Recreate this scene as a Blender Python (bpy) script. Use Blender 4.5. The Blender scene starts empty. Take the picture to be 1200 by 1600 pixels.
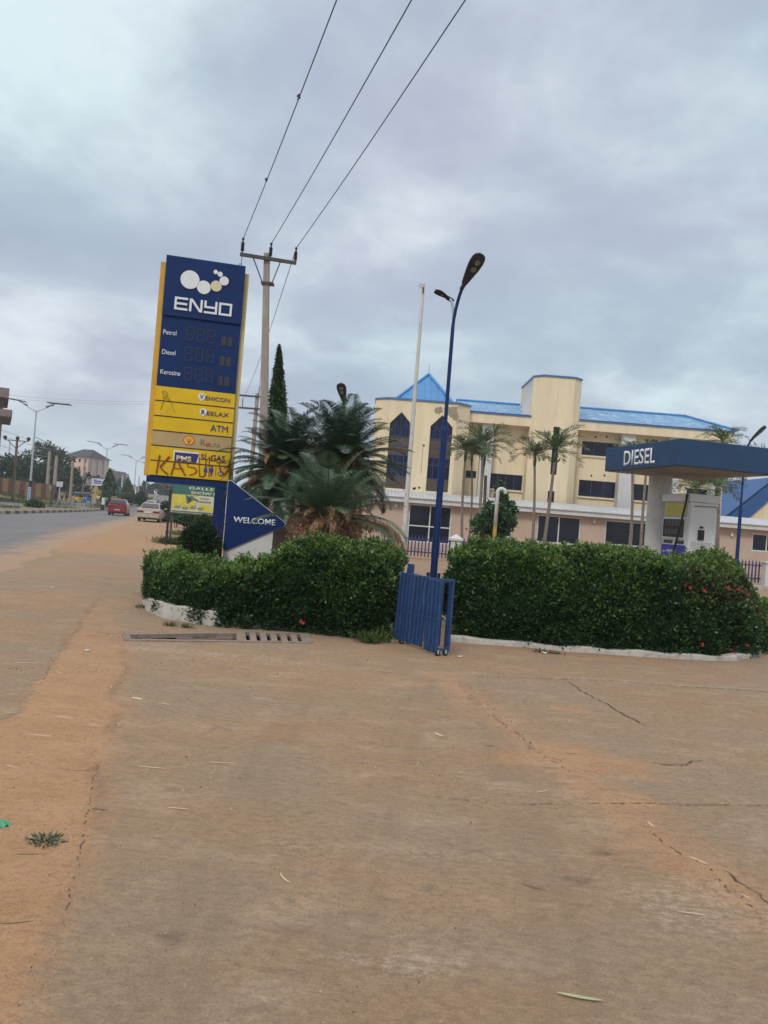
import bpy, math, random
import numpy as np
from mathutils import Vector, Matrix
random.seed(7); rng = np.random.default_rng(7)
C = bpy.context.scene.collection
SC = bpy.context.scene
PI = math.pi
# ---------------------------------------------------------------- camera
EYE = Vector((0, 0, 1.6)); PITCH = math.radians(0.52); ROLL = math.radians(4.5); F = 1200.0
R3 = Matrix.Rotation(PI/2+PITCH, 3, 'X') @ Matrix.Rotation(ROLL, 3, 'Z')
cd = bpy.data.cameras.new('camera'); cam = bpy.data.objects.new('camera', cd); C.objects.link(cam)
cam.matrix_world = Matrix.Translation(EYE) @ R3.to_4x4()
cd.sensor_fit = 'VERTICAL'; cd.sensor_height = 32; cd.lens = 24; cd.clip_start = 0.05; cd.clip_end = 5000
SC.camera = cam
# ---------------------------------------------------------------- world and sun
SUN_EL = math.radians(44); SUN_AZ = math.radians(205)      # direction the light comes from
wd = bpy.data.worlds.new('World'); SC.world = wd; wd.use_nodes = True
nt = wd.node_tree; N = nt.nodes; L = nt.links; N.clear()
def nn(t, **k):
    n = N.new(t)
    for a, b in k.items(): setattr(n, a, b)
    return n
out = nn('ShaderNodeOutputWorld'); bg = nn('ShaderNodeBackground')
tc = nn('ShaderNodeTexCoord'); sep = nn('ShaderNodeSeparateXYZ'); L.new(tc.outputs['Generated'], sep.inputs[0])
def mth(op, a, b=None, clamp=False):
    n = nn('ShaderNodeMath', operation=op); n.use_clamp = clamp
    for i, x in enumerate((a, b)):
        if x is None: continue
        if isinstance(x, (int, float)): n.inputs[i].default_value = x
        else: L.new(x, n.inputs[i])
    return n.outputs[0]
zc = mth('MAXIMUM', sep.outputs[2], 0.0)
den = mth('ADD', zc, 0.28)
cmb = nn('ShaderNodeCombineXYZ'); L.new(mth('DIVIDE', sep.outputs[0], den), cmb.inputs[0]); L.new(mth('DIVIDE', sep.outputs[1], den), cmb.inputs[1])
def noise(scale, det, rough, dist=0.0, off=0):
    mp = nn('ShaderNodeMapping'); mp.inputs['Location'].default_value = (off, off*.7, off*.3); L.new(cmb.outputs[0], mp.inputs[0])
    n = nn('ShaderNodeTexNoise'); L.new(mp.outputs[0], n.inputs['Vector'])
    n.inputs['Scale'].default_value = scale; n.inputs['Detail'].default_value = det; n.inputs['Roughness'].default_value = rough; n.inputs['Distortion'].default_value = dist
    return n.outputs['Fac']
n1 = noise(1.15, 7, .52, .25, 3.1); n2 = noise(2.6, 6, .55, .2, 9.7)
n2b = noise(7.5, 5, .6, .3, 31.0); cl = mth('ADD', mth('ADD', mth('MULTIPLY', n1, .58), mth('MULTIPLY', n2, .34)), mth('MULTIPLY', n2b, .08))
rp = nn('ShaderNodeValToRGB'); L.new(cl, rp.inputs[0]); e = rp.color_ramp.elements
e[0].position = .37; e[0].color = (.38, .425, .535, 1)
e[1].position = .61; e[1].color = (.78, .84, .90, 1)
x = rp.color_ramp.elements.new(.48); x.color = (.45, .495, .61, 1)
x = rp.color_ramp.elements.new(.54); x.color = (.57, .625, .71, 1)
rp.color_ramp.interpolation = 'B_SPLINE'
# a tint that drifts between blue grey and green grey
n3 = noise(.8, 3, .5, 0, 21.0)
tn = nn('ShaderNodeMixRGB', blend_type='MULTIPLY'); tn.inputs[2].default_value = (.93, 1.03, 1.0, 1); L.new(rp.outputs[0], tn.inputs[1])
L.new(mth('MULTIPLY', mth('SUBTRACT', n3, .42), 5.0, True), tn.inputs[0])
# towards the horizon the overcast evens out
hz = nn('ShaderNodeMixRGB'); hz.inputs[1].default_value = (.51, .585, .66, 1); L.new(tn.outputs[0], hz.inputs[2])
L.new(mth('MULTIPLY', zc, 6.5, True), hz.inputs[0])
# overcast: brightest overhead
up = nn('ShaderNodeMixRGB', blend_type='MULTIPLY'); up.inputs[2].default_value = (2.4, 2.25, 2.1, 1); L.new(hz.outputs[0], up.inputs[1])
L.new(mth('MULTIPLY', mth('SUBTRACT', zc, .62), 2.6, True), up.inputs[0])
sky = nn('ShaderNodeTexSky', sky_type='NISHITA', sun_disc=False, sun_elevation=SUN_EL, sun_rotation=SUN_AZ)
sks = nn('ShaderNodeMixRGB', blend_type='MULTIPLY'); sks.inputs[0].default_value = 1; sks.inputs[2].default_value = (.08,)*3+(1,); L.new(sky.outputs[0], sks.inputs[1])
fin = nn('ShaderNodeMixRGB'); fin.inputs[0].default_value = .93; L.new(sks.outputs[0], fin.inputs[1]); L.new(up.outputs[0], fin.inputs[2])
L.new(fin.outputs[0], bg.inputs[0]); bg.inputs[1].default_value = 1.0; L.new(bg.outputs[0], out.inputs[0])
sd = bpy.data.lights.new('sun', 'SUN'); sd.energy = 1.5; sd.angle = math.radians(16); sd.color = (1, .95, .88)
so = bpy.data.objects.new('sun', sd); C.objects.link(so)
sv = Vector((math.sin(SUN_AZ)*math.cos(SUN_EL), math.cos(SUN_AZ)*math.cos(SUN_EL), math.sin(SUN_EL)))
so.rotation_euler = sv.to_track_quat('Z', 'Y').to_euler(); so.location = (0, 0, 30)
SC.view_settings.view_transform = 'Standard'; SC.view_settings.look = 'None'; SC.view_settings.exposure = 0.18; SC.view_settings.gamma = 1
# ---------------------------------------------------------------- rays: where a sight line meets a plane in the place
def ray(px, py): return R3 @ Vector(((px-600)/F, (800-py)/F, -1))
def at(px, py, Y):
    d = ray(px, py); return EYE + d*(Y/d.y)
def atz(px, py, z):
    d = ray(px, py); return EYE + d*((z-EYE.z)/d.z)
def on(px, py): return atz(px, py, 0.0)
class Plane:
    def __init__(s, o, rz): s.o = Vector(o); s.rz = rz; s.u = Vector((math.cos(rz), math.sin(rz), 0)); s.n = Vector((-math.sin(rz), math.cos(rz), 0))
    def uv(s, px, py):
        d = ray(px, py); t = (s.o-EYE).dot(s.n)/d.dot(s.n); p = EYE+d*t-s.o
        return (p.dot(s.u), p.z)
# ---------------------------------------------------------------- terrain
def lerp_tab(tab, y):
    if y <= tab[0][0]: a, b = tab[0], tab[1]
    elif y >= tab[-1][0]: a, b = tab[-2], tab[-1]
    else:
        for a, b in zip(tab, tab[1:]):
            if a[0] <= y <= b[0]: break
    return a[1]+(b[1]-a[1])*(y-a[0])/(b[0]-a[0])
KERB = [(0, -13.0), (20, -17.8), (48, -24), (70, -28.2), (88, -32), (124, -40.5), (180, -54), (260, -76)]
EDGE = [(0, -3.2), (16.5, -8.3), (23.6, -10.1), (31, -12.4), (48, -16.8), (60, -19.6), (72, -23), (115, -34.5), (170, -47.5), (260, -68)]
def xk(y): return lerp_tab(KERB, y)
def xe(y): return lerp_tab(EDGE, y)
def sm(t): t = min(1, max(0, t)); return t*t*(3-2*t)
def g(x, y):
    t = min(1, max(0, (y-75)/150)); z = 3.4*t**2.1
    if y > 240: z -= (y-240)*.02
    s = xk(y)-x
    return z + 1.25*sm((s-14)/14)*sm((y-55)/45)
def gp(px, Y, py=780):
    p = at(px, py, Y); return Vector((p.x, Y, g(p.x, Y)))
# ---------------------------------------------------------------- materials
MATS = {}
def mat(name, col, rough=.7, var=.12, scale=3.0, bump=0.0, metal=0.0, dirt=None, dirt_amt=0.0, island=0.0, stretch=(1, 1, 1), spec=.5, trans=0.0):
    if name in MATS: return MATS[name]
    m = bpy.data.materials.new(name); m.use_nodes = True; t = m.node_tree; n = t.nodes; l = t.links
    b = n['Principled BSDF']; b.inputs['Roughness'].default_value = rough; b.inputs['Metallic'].default_value = metal
    b.inputs['Specular IOR Level'].default_value = spec
    c = n.new('ShaderNodeTexCoord'); mp = n.new('ShaderNodeMapping'); mp.inputs['Scale'].default_value = stretch; l.new(c.outputs['Object'], mp.inputs[0])
    no = n.new('ShaderNodeTexNoise'); no.inputs['Scale'].default_value = scale; no.inputs['Detail'].default_value = 6; no.inputs['Roughness'].default_value = .6; l.new(mp.outputs[0], no.inputs['Vector'])
    r = n.new('ShaderNodeValToRGB'); l.new(no.outputs['Fac'], r.inputs[0])
    r.color_ramp.elements[0].position = .3; r.color_ramp.elements[1].position = .7
    r.color_ramp.elements[0].color = tuple(max(0, k*(1-var)) for k in col)+(1,)
    r.color_ramp.elements[1].color = tuple(min(1, k*(1+var)) for k in col)+(1,)
    last = r.outputs[0]
    if dirt_amt:
        n2 = n.new('ShaderNodeTexNoise'); n2.inputs['Scale'].default_value = scale*2.3; n2.inputs['Detail'].default_value = 8; n2.inputs['Roughness'].default_value = .7
        mp2 = n.new('ShaderNodeMapping'); mp2.inputs['Scale'].default_value = stretch; mp2.inputs['Location'].default_value = (5, 3, 1); l.new(c.outputs['Object'], mp2.inputs[0]); l.new(mp2.outputs[0], n2.inputs['Vector'])
        mr = n.new('ShaderNodeMapRange'); mr.inputs[1].default_value = .5; mr.inputs[2].default_value = .72; mr.inputs[4].default_value = dirt_amt; l.new(n2.outputs['Fac'], mr.inputs[0])
        mx = n.new('ShaderNodeMixRGB'); mx.inputs[2].default_value = tuple(dirt)+(1,); l.new(mr.outputs[0], mx.inputs[0]); l.new(last, mx.inputs[1]); last = mx.outputs[0]
    if island:
        ge = n.new('ShaderNodeNewGeometry'); mr = n.new('ShaderNodeMapRange'); mr.inputs[3].default_value = 1-island; mr.inputs[4].default_value = 1+island
        l.new(ge.outputs['Random Per Island'], mr.inputs[0])
        hs = n.new('ShaderNodeHueSaturation'); l.new(last, hs.inputs['Color']); l.new(mr.outputs[0], hs.inputs['Value'])
        mr2 = n.new('ShaderNodeMapRange'); mr2.inputs[3].default_value = .5-.05*island; mr2.inputs[4].default_value = .5+.04*island
        ml = n.new('ShaderNodeMath'); ml.operation = 'FRACT'; m3 = n.new('ShaderNodeMath'); m3.operation = 'MULTIPLY'; m3.inputs[1].default_value = 17.3
        l.new(ge.outputs['Random Per Island'], m3.inputs[0]); l.new(m3.outputs[0], ml.inputs[0]); l.new(ml.outputs[0], mr2.inputs[0]); l.new(mr2.outputs[0], hs.inputs['Hue'])
        last = hs.outputs[0]
    l.new(last, b.inputs['Base Color'])
    if bump:
        bp = n.new('ShaderNodeBump'); bp.inputs['Strength'].default_value = bump; bp.inputs['Distance'].default_value = .02; l.new(no.outputs['Fac'], bp.inputs['Height']); l.new(bp.outputs[0], b.inputs['Normal'])
    if trans:
        tr = n.new('ShaderNodeBsdfTranslucent'); l.new(last, tr.inputs[0]); ms = n.new('ShaderNodeMixShader'); ms.inputs[0].default_value = trans
        l.new(b.outputs[0], ms.inputs[1]); l.new(tr.outputs[0], ms.inputs[2]); l.new(ms.outputs[0], n['Material Output'].inputs[0])
    MATS[name] = m; return m
NAVY = mat('navy_paint', (.006, .024, .105), .5, .12, 2, dirt=(.05, .07, .12), dirt_amt=.15, spec=.25)
NAVY2 = mat('navy_panel', (.005, .024, .105), .5, .08, 2, spec=.2)
CANB = mat('canopy_blue', (.012, .047, .118), .6, .15, 2, dirt=(.03, .055, .10), dirt_amt=.35)
SYEL = mat('sign_yellow', (.72, .46, .012), .5, .08, 3, dirt=(.50, .32, .03), dirt_amt=.3, spec=.25)
FYEL = mat('frame_yellow', (.62, .34, .03), .5, .1, 3)
PALE = mat('frame_pale', (.52, .42, .20), .55, .1, 3)
TAN = mat('panel_tan', (.44, .31, .13), .55, .08, 3)
DLINE = mat('dark_trim', (.02, .014, .02), .6, .1)
WHT = mat('white_letter', (.72, .73, .73), .45, .05)
CREAM = mat('cream_disc', (.66, .58, .36), .45, .05)
LETN = mat('navy_letter', (.02, .025, .16), .5, .1)
SEG = mat('display_segment', (.026, .028, .034), .5, .2)
RUST = mat('graffiti_red', (.27, .055, .015), .8, .3, 20)
WPAINT = mat('white_plaster', (.60, .60, .57), .75, .08, 4, dirt=(.34, .31, .26), dirt_amt=.4)
BARR = mat('barrier_blue', (.012, .050, .155), .5, .3, 9, dirt=(.06, .045, .05), dirt_amt=.6, metal=.0)
BLACK = mat('black_plastic', (.012, .012, .014), .45, .2)
LAMPB = mat('lamp_housing', (.012, .018, .035), .4, .2)
LEDM = mat('led_lens', (.16, .17, .12), .3, .1)
GALV = mat('galvanised', (.42, .45, .47), .45, .12, 5, metal=.3)
POLEW = mat('flagpole_paint', (.55, .54, .50), .55, .12, 5, dirt=(.25, .17, .10), dirt_amt=.7, stretch=(1, 1, .4))
CONC = mat('pole_concrete', (.30, .26, .22), .85, .18, 5, bump=.2, stretch=(1, 1, .3))
STEELD = mat('dark_steel', (.06, .055, .05), .6, .2)
CREAMW = mat('cream_wall', (.74, .615, .41), .85, .08, .9, dirt=(.50, .40, .28), dirt_amt=.5, stretch=(1.6, 1, .16))
GREYW = mat('white_pilaster', (.56, .55, .54), .8, .08, 2, dirt=(.38, .36, .34), dirt_amt=.4)
PATCH = mat('bare_render', (.32, .25, .18), .9, .15, 4)
PEACH = mat('peach_wall', (.49, .365, .285), .85, .06, 1, dirt=(.36, .26, .19), dirt_amt=.3, stretch=(1, 1, .4))
BRTRIM = mat('blue_trim', (.06, .15, .33), .5, .1)
GLASS = mat('dark_glass', (.008, .010, .020), .12, .5, .6, spec=.32)
GLASSB = mat('blue_glass', (.006, .010, .035), .15, .4, .8, spec=.3)
BROWNG = mat('brown_panel', (.075, .048, .032), .5, .25, 2)
BFRAME = mat('blue_frame', (.03, .05, .13), .5, .1)
WFRAME = mat('white_frame', (.62, .62, .60), .5, .05)
def roofmat(name, col, period, axis='X', worn=None, wamt=0):
    m = mat(name, col, .45, .14, .8, dirt=worn or col, dirt_amt=wamt or .01)
    n = m.node_tree.nodes; l = m.node_tree.links
    c = n.new('ShaderNodeTexCoord'); w = n.new('ShaderNodeTexWave'); w.bands_direction = axis; w.inputs['Scale'].default_value = 1/period*.314*1.0; l.new(c.outputs['Object'], w.inputs['Vector'])
    b = n.new('ShaderNodeBump'); b.inputs['Strength'].default_value = .9; b.inputs['Distance'].default_value = .05; l.new(w.outputs['Fac'], b.inputs['Height']); l.new(b.outputs[0], n['Principled BSDF'].inputs['Normal'])
    return m
ROOFB = roofmat('blue_roof_sheet', (.13, .28, .46), .33, worn=(.50, .58, .66), wamt=1.0)
ROOFB2 = roofmat('blue_roof_flat', (.055, .21, .46), .45)
ROOFW = roofmat('whitened_roof_sheet', (.52, .53, .54), .22, worn=(.30, .28, .27), wamt=.6)
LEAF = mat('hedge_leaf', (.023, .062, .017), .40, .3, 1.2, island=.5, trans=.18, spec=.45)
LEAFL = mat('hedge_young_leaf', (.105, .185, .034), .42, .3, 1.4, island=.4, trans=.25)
LEAFO = mat('hedge_olive_leaf', (.095, .105, .036), .5, .3, 2, island=.4, trans=.2)
LEAFD = mat('bush_leaf', (.020, .045, .015), .45, .3, 1.2, island=.4, trans=.15)
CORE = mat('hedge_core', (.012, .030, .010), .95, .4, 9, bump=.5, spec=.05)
CYC = mat('cycad_leaf', (.085, .140, .075), .36, .25, 1.5, island=.35, trans=.12, spec=.5)
CYCD = mat('cycad_dark_leaf', (.036, .074, .042), .38, .3, 1.5, island=.35, trans=.12)
CYCB = mat('cycad_dead_leaf', (.42, .26, .14), .85, .35, 3, island=.5, trans=.1)
RACH = mat('cycad_rachis', (.07, .085, .03), .6, .2)
ARE = mat('palm_leaf', (.090, .140, .052), .45, .3, 2, island=.4, trans=.2)
TRUNK = mat('palm_trunk', (.20, .16, .125), .9, .25, 6, bump=.4, stretch=(1, 1, 3))
BARK = mat('tree_bark', (.12, .09, .065), .9, .25, 6, bump=.4)
TREEL = mat('tree_leaf', (.022, .055, .018), .5, .35, .5, island=.45, trans=.2)
TREEG = mat('tree_grey_leaf', (.045, .065, .040), .55, .35, .5, island=.45, trans=.2)
POLY = mat('mast_tree_leaf', (.034, .074, .022), .45, .35, 1, island=.45, trans=.2)
GRASS = mat('grass_blade', (.060, .095, .025), .6, .35, 1, island=.5, trans=.25)
KERBW = mat('kerb_whitewash', (.44, .41, .36), .85, .12, 5, dirt=(.24, .175, .12), dirt_amt=.9, bump=.3)
FLW = mat('red_flower', (.36, .025, .02), .6, .25, 30, island=.3)
STRAW = mat('straw', (.48, .38, .24), .8, .2, 9, island=.3)
TWIG = mat('twig', (.13, .09, .06), .9, .3, 9, island=.3)
STONE = mat('pebble', (.30, .21, .14), .9, .3, 9, island=.5)
# ---- ground material: three masks in a vertex attribute: R red earth, G dark stain or crack, B pale scuff
def ground_mat(name='ground_concrete_earth'):
    m = bpy.data.materials.new(name); m.use_nodes = True; t = m.node_tree; n = t.nodes; l = t.links
    b = n['Principled BSDF']; b.inputs['Roughness'].default_value = .92; b.inputs['Specular IOR Level'].default_value = .25
    c = n.new('ShaderNodeTexCoord'); a = n.new('ShaderNodeAttribute'); a.attribute_name = 'mask'; s = n.new('ShaderNodeSeparateColor'); l.new(a.outputs['Color'], s.inputs[0])
    def nz(sc, det, ro, st=(1, 1, 1), dist=0):
        mp = n.new('ShaderNodeMapping'); mp.inputs['Scale'].default_value = st; mp.inputs['Rotation'].default_value = (0, 0, .12); l.new(c.outputs['Object'], mp.inputs[0])
        q = n.new('ShaderNodeTexNoise'); q.inputs['Scale'].default_value = sc; q.inputs['Detail'].default_value = det; q.inputs['Roughness'].default_value = ro; q.inputs['Distortion'].default_value = dist; l.new(mp.outputs[0], q.inputs['Vector']); return q.outputs['Fac']
    def M(op, x, y, cl=False):
        q = n.new('ShaderNodeMath'); q.operation = op; q.use_clamp = cl
        for i, v in enumerate((x, y)):
            if isinstance(v, (int, float)): q.inputs[i].default_value = v
            else: l.new(v, q.inputs[i])
        return q.outputs[0]
    def MX(f, x, y, bt='MIX'):
        q = n.new('ShaderNodeMixRGB'); q.blend_type = bt
        for i, v in enumerate((f, x, y)):
            if isinstance(v, (int, float)): q.inputs[i].default_value = v
            elif isinstance(v, tuple): q.inputs[i].default_value = v+(1,)
            else: l.new(v, q.inputs[i])
        return q.outputs[0]
    big = nz(.45, 5, .6, (1, 1.6, 1)); mid = nz(2.4, 9, .70, (.75, 1.35, 1)); fine = nz(95, 5, .75); fin2 = nz(21, 9, .75, (.8, 1.3, 1)); strk = nz(9, 8, .7, (.45, 1.4, 1))
    mot = nz(7, 8, .72, (.8, 1.25, 1), .4)
    con = MX(M('MULTIPLY', M('SUBTRACT', big, .42), 6, True), (.288, .204, .132), (.305, .192, .112))     # grey slab, slab under a film of red dust
    con = MX(M('MULTIPLY', M('SUBTRACT', mid, .51), 7.0, True), con, (.350, .246, .162))
    con = MX(M('MULTIPLY', M('SUBTRACT', .47, mot), 7.0, True), con, (.250, .174, .112))
    con = MX(M('MULTIPLY', M('SUBTRACT', strk, .54), 5.0, True), con, (.256, .178, .115))
    ear = MX(M('MULTIPLY', M('SUBTRACT', mid, .40), 5, True), (.385, .210, .108), (.43, .25, .135))
    ear = MX(M('MULTIPLY', M('SUBTRACT', fin2, .53), 6, True), ear, (.255, .155, .09))
    ef = M('ADD', s.outputs[0], M('MULTIPLY', M('SUBTRACT', fin2, .5), M('MULTIPLY', s.outputs[0], 1.6)), True)
    ef = M('ADD', ef, M('MULTIPLY', M('SUBTRACT', mot, .5), M('MULTIPLY', M('SUBTRACT', 1.0, s.outputs[0]), M('MULTIPLY', s.outputs[0], 9))), True)
    col = MX(ef, con, ear)
    col = MX(M('MULTIPLY', s.outputs[2], M('MULTIPLY', M('SUBTRACT', fin2, .46), 6, True)), col, (.44, .37, .29))
    col = MX(M('MULTIPLY', s.outputs[1], M('ADD', .2, M('MULTIPLY', M('SUBTRACT', fin2, .4), 5, True)), True), col, (.085, .060, .045))
    gr = M('ADD', .5, M('MULTIPLY', M('SUBTRACT', fin2, .5), 4.5), True); col = MX(.32, col, MX(1.0, col, MX(gr, (.55, .55, .55), (1.45, 1.45, 1.45)), 'MULTIPLY'))
    gf = M('ADD', .5, M('MULTIPLY', M('SUBTRACT', fine, .5), 5.5), True); col = MX(.20, col, MX(1.0, col, MX(gf, (.45, .45, .45), (1.55, 1.55, 1.55)), 'MULTIPLY'))
    sp = M('MULTIPLY', M('SUBTRACT', nz(38, 4, .6), .665), 16, True); col = MX(M('MULTIPLY', sp, .7), col, (.07, .048, .036))
    sp2 = M('MULTIPLY', M('SUBTRACT', nz(52, 3, .6), .675), 16, True); col = MX(M('MULTIPLY', sp2, .7), col, (.52, .43, .33))
    l.new(col, b.inputs['Base Color'])
    h = M('ADD', M('MULTIPLY', fine, .25), M('ADD', M('MULTIPLY', fin2, .6), M('MULTIPLY', mid, .5)))
    bp = n.new('ShaderNodeBump'); bp.inputs['Strength'].default_value = .8; bp.inputs['Distance'].default_value = .02; l.new(h, bp.inputs['Height']); l.new(bp.outputs[0], b.inputs['Normal'])
    return m
GMAT = ground_mat()
ASPH = mat('asphalt', (.160, .145, .138), .85, .14, .8, dirt=(.20, .15, .115), dirt_amt=.25, stretch=(1, .3, 1))
# ---------------------------------------------------------------- mesh builder
class MB:
    def __init__(s): s.v = []; s.f = []; s.m = []
    def add(s, vs, fs, mi=0):
        k = len(s.v); s.v += [tuple(p) for p in vs]; s.f += [tuple(i+k for i in q) for q in fs]; s.m += [mi]*len(fs); return s
    def box(s, c, d, rz=0, mi=0, M=None):
        x, y, z = d[0]/2, d[1]/2, d[2]/2; cr, sr = math.cos(rz), math.sin(rz); vs = []
        for a, b, e in ((-1,-1,-1),(1,-1,-1),(1,1,-1),(-1,1,-1),(-1,-1,1),(1,-1,1),(1,1,1),(-1,1,1)):
            p = Vector((a*x, b*y, e*z))
            if M: p = M @ p
            p = Vector((p.x*cr-p.y*sr, p.x*sr+p.y*cr, p.z)); vs.append((p.x+c[0], p.y+c[1], p.z+c[2]))
        return s.add(vs, [(0,3,2,1),(4,5,6,7),(0,1,5,4),(1,2,6,5),(2,3,7,6),(3,0,4,7)], mi)
    def bx(s, x0, x1, y0, y1, z0, z1, mi=0): return s.box(((x0+x1)/2, (y0+y1)/2, (z0+z1)/2), (abs(x1-x0), abs(y1-y0), abs(z1-z0)), 0, mi)
    def prism(s, pts, y0, y1, mi=0):        # outline in x,z extruded along y
        n = len(pts); vs = [(p[0], y0, p[1]) for p in pts]+[(p[0], y1, p[1]) for p in pts]
        return s.add(vs, [tuple(range(n)), tuple(range(2*n-1, n-1, -1))]+[(i, i+n, (i+1) % n+n, (i+1) % n) for i in range(n)], mi)
    def plan(s, pts, z0, z1, mi=0):         # outline in x,y extruded along z
        n = len(pts); vs = [(p[0], p[1], z0) for p in pts]+[(p[0], p[1], z1) for p in pts]
        return s.add(vs, [tuple(range(n-1, -1, -1)), tuple(range(n, 2*n))]+[(i, (i+1) % n, (i+1) % n+n, i+n) for i in range(n)], mi)
    def tube(s, pts, rad, n=8, mi=0, cap=True):
        pts = [Vector(p) for p in pts]; rad = rad if isinstance(rad, (list, tuple)) else [rad]*len(pts); vs = []; pr = None
        for i, p in enumerate(pts):
            d = (pts[min(i+1, len(pts)-1)]-pts[max(i-1, 0)]); d = d.normalized() if d.length > 1e-9 else Vector((0, 0, 1))
            if pr is None: a = d.orthogonal().normalized()
            else:
                a = pr-d*pr.dot(d); a = a.normalized() if a.length > 1e-6 else d.orthogonal().normalized()
            pr = a; b = d.cross(a)
            for k in range(n): t = 2*PI*k/n; vs.append(p+(a*math.cos(t)+b*math.sin(t))*rad[i])
        fs = [(i*n+k, i*n+(k+1) % n, (i+1)*n+(k+1) % n, (i+1)*n+k) for i in range(len(pts)-1) for k in range(n)]
        if cap: fs += [tuple(range(n-1, -1, -1)), tuple(range((len(pts)-1)*n, len(pts)*n))]
        return s.add(vs, fs, mi)
    def ball(s, c, r, nu=10, nv=7, mi=0, jit=0):
        r = r if isinstance(r, (list, tuple)) else (r, r, r); vs = []
        for j in range(nv+1):
            t = PI*j/nv
            for i in range(nu):
                a = 2*PI*i/nu; q = 1+random.uniform(-jit, jit); vs.append((c[0]+r[0]*q*math.sin(t)*math.cos(a), c[1]+r[1]*q*math.sin(t)*math.sin(a), c[2]+r[2]*math.cos(t)*q))
        return s.add(vs, [(j*nu+i, (j+1)*nu+i, (j+1)*nu+(i+1) % nu, j*nu+(i+1) % nu) for j in range(nv) for i in range(nu)], mi)
    def build(s, name, mats, parent=None, smooth=False, bevel=0):
        me = bpy.data.meshes.new(name); me.from_pydata(s.v, [], s.f)
        mats = mats if isinstance(mats, (list, tuple)) else [mats]
        for m in mats: me.materials.append(m)
        if len(mats) > 1: me.polygons.foreach_set('material_index', s.m)
        if smooth: me.polygons.foreach_set('use_smooth', [True]*len(s.f))
        me.update(); o = bpy.data.objects.new(name, me); C.objects.link(o)
        if parent: o.parent = parent
        if bevel: b = o.modifiers.new('bevel', 'BEVEL'); b.width = bevel; b.segments = 2; b.limit_method = 'ANGLE'
        return o
def thing(name, label, cat, loc=(0, 0, 0), rz=0, group=None):
    o = bpy.data.objects.new(name, None); C.objects.link(o); o.empty_display_size = .1
    o.location = loc; o.rotation_euler = (0, 0, rz); return tag(o, label, cat, group)
def tag(o, label, cat, group=None, kind=None):
    o['label'] = label; o['category'] = cat
    if group: o['group'] = group
    if kind: o['kind'] = kind
    return o
def struct(o): o['kind'] = 'structure'; return o
def copy_thing(root, label, loc, rz=None, scale=None):
    def cp(o, par):
        c = o.copy(); C.objects.link(c); c.parent = par
        for ch in o.children: cp(ch, c)
        return c
    r = cp(root, None); r.location = loc; r['label'] = label
    if rz is not None: r.rotation_euler = (0, 0, rz)
    if scale: r.scale = (scale,)*3 if not isinstance(scale, tuple) else scale
    return r
def text_part(txt, name, parent, u0, u1, v0, v1, y, m, depth=.012, bold=0.0, shear=0, slope=0):
    cu = bpy.data.curves.new('t', 'FONT'); cu.body = txt; cu.size = 1; cu.offset = bold; cu.extrude = 0; cu.shear = shear; cu.resolution_u = 4
    o = bpy.data.objects.new('t', cu); C.objects.link(o); bpy.context.view_layer.update()
    me = bpy.data.meshes.new_from_object(o.evaluated_get(bpy.context.evaluated_depsgraph_get()))
    bpy.data.objects.remove(o)
    n = len(me.vertices); co = np.empty(n*3); me.vertices.foreach_get('co', co); co = co.reshape(n, 3)
    mn = co.min(0); mxx = co.max(0); X = u0+(co[:, 0]-mn[0])/(mxx[0]-mn[0])*(u1-u0); Z = v0+(co[:, 1]-mn[1])/(mxx[1]-mn[1])*(v1-v0)+slope*(X-u0)
    me.vertices.foreach_set('co', np.stack([X, np.full(n, y), Z], 1).ravel()); me.materials.clear(); me.materials.append(m); me.update(); me.name = name
    o = bpy.data.objects.new(name, me); C.objects.link(o); o.parent = parent
    so_ = o.modifiers.new('thick', 'SOLIDIFY'); so_.thickness = depth; so_.offset = 0
    return o
def leafmesh(name, P, D, Ln, Wd, m, parent=None, fold=.12, mi=None, side=None, smooth=False):
    n = len(P); P = np.asarray(P, float); D = np.asarray(D, float); D /= np.linalg.norm(D, axis=1)[:, None]+1e-9
    if side is None:
        r = rng.normal(size=(n, 3)); S = np.cross(D, r)
    else: S = side - D*(side*D).sum(1)[:, None]
    S /= np.linalg.norm(S, axis=1)[:, None]+1e-9
    U = np.cross(S, D); Ln = np.broadcast_to(Ln, (n,))[:, None]; Wd = np.broadcast_to(Wd, (n,))[:, None]
    mid = P+D*Ln*.5; V = np.stack([P, mid+S*Wd/2+U*Wd*fold, P+D*Ln, mid-S*Wd/2+U*Wd*fold], 1).reshape(-1, 3)
    me = bpy.data.meshes.new(name); me.vertices.add(4*n); me.vertices.foreach_set('co', V.ravel())
    me.loops.add(4*n); me.loops.foreach_set('vertex_index', np.arange(4*n, dtype=np.int32)); me.polygons.add(n)
    me.polygons.foreach_set('loop_start', np.arange(0, 4*n, 4, dtype=np.int32))
    mats = m if isinstance(m, (list, tuple)) else [m]
    for q in mats: me.materials.append(q)
    if mi is not None: me.polygons.foreach_set('material_index', np.asarray(mi, np.int32))
    me.update(calc_edges=True); me.validate(); o = bpy.data.objects.new(name, me); C.objects.link(o)
    if parent: o.parent = parent
    return o
def vnoise(x, y, seed=0):
    xi = np.floor(x).astype(np.int64); yi = np.floor(y).astype(np.int64); fx = x-xi; fy = y-yi; fx = fx*fx*(3-2*fx); fy = fy*fy*(3-2*fy)
    def h(a, b):
        q = np.sin(a*127.1+b*311.7+seed*74.7)*43758.5453; return q-np.floor(q)
    return (h(xi, yi)*(1-fx)+h(xi+1, yi)*fx)*(1-fy)+(h(xi, yi+1)*(1-fx)+h(xi+1, yi+1)*fx)*fy
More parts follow.
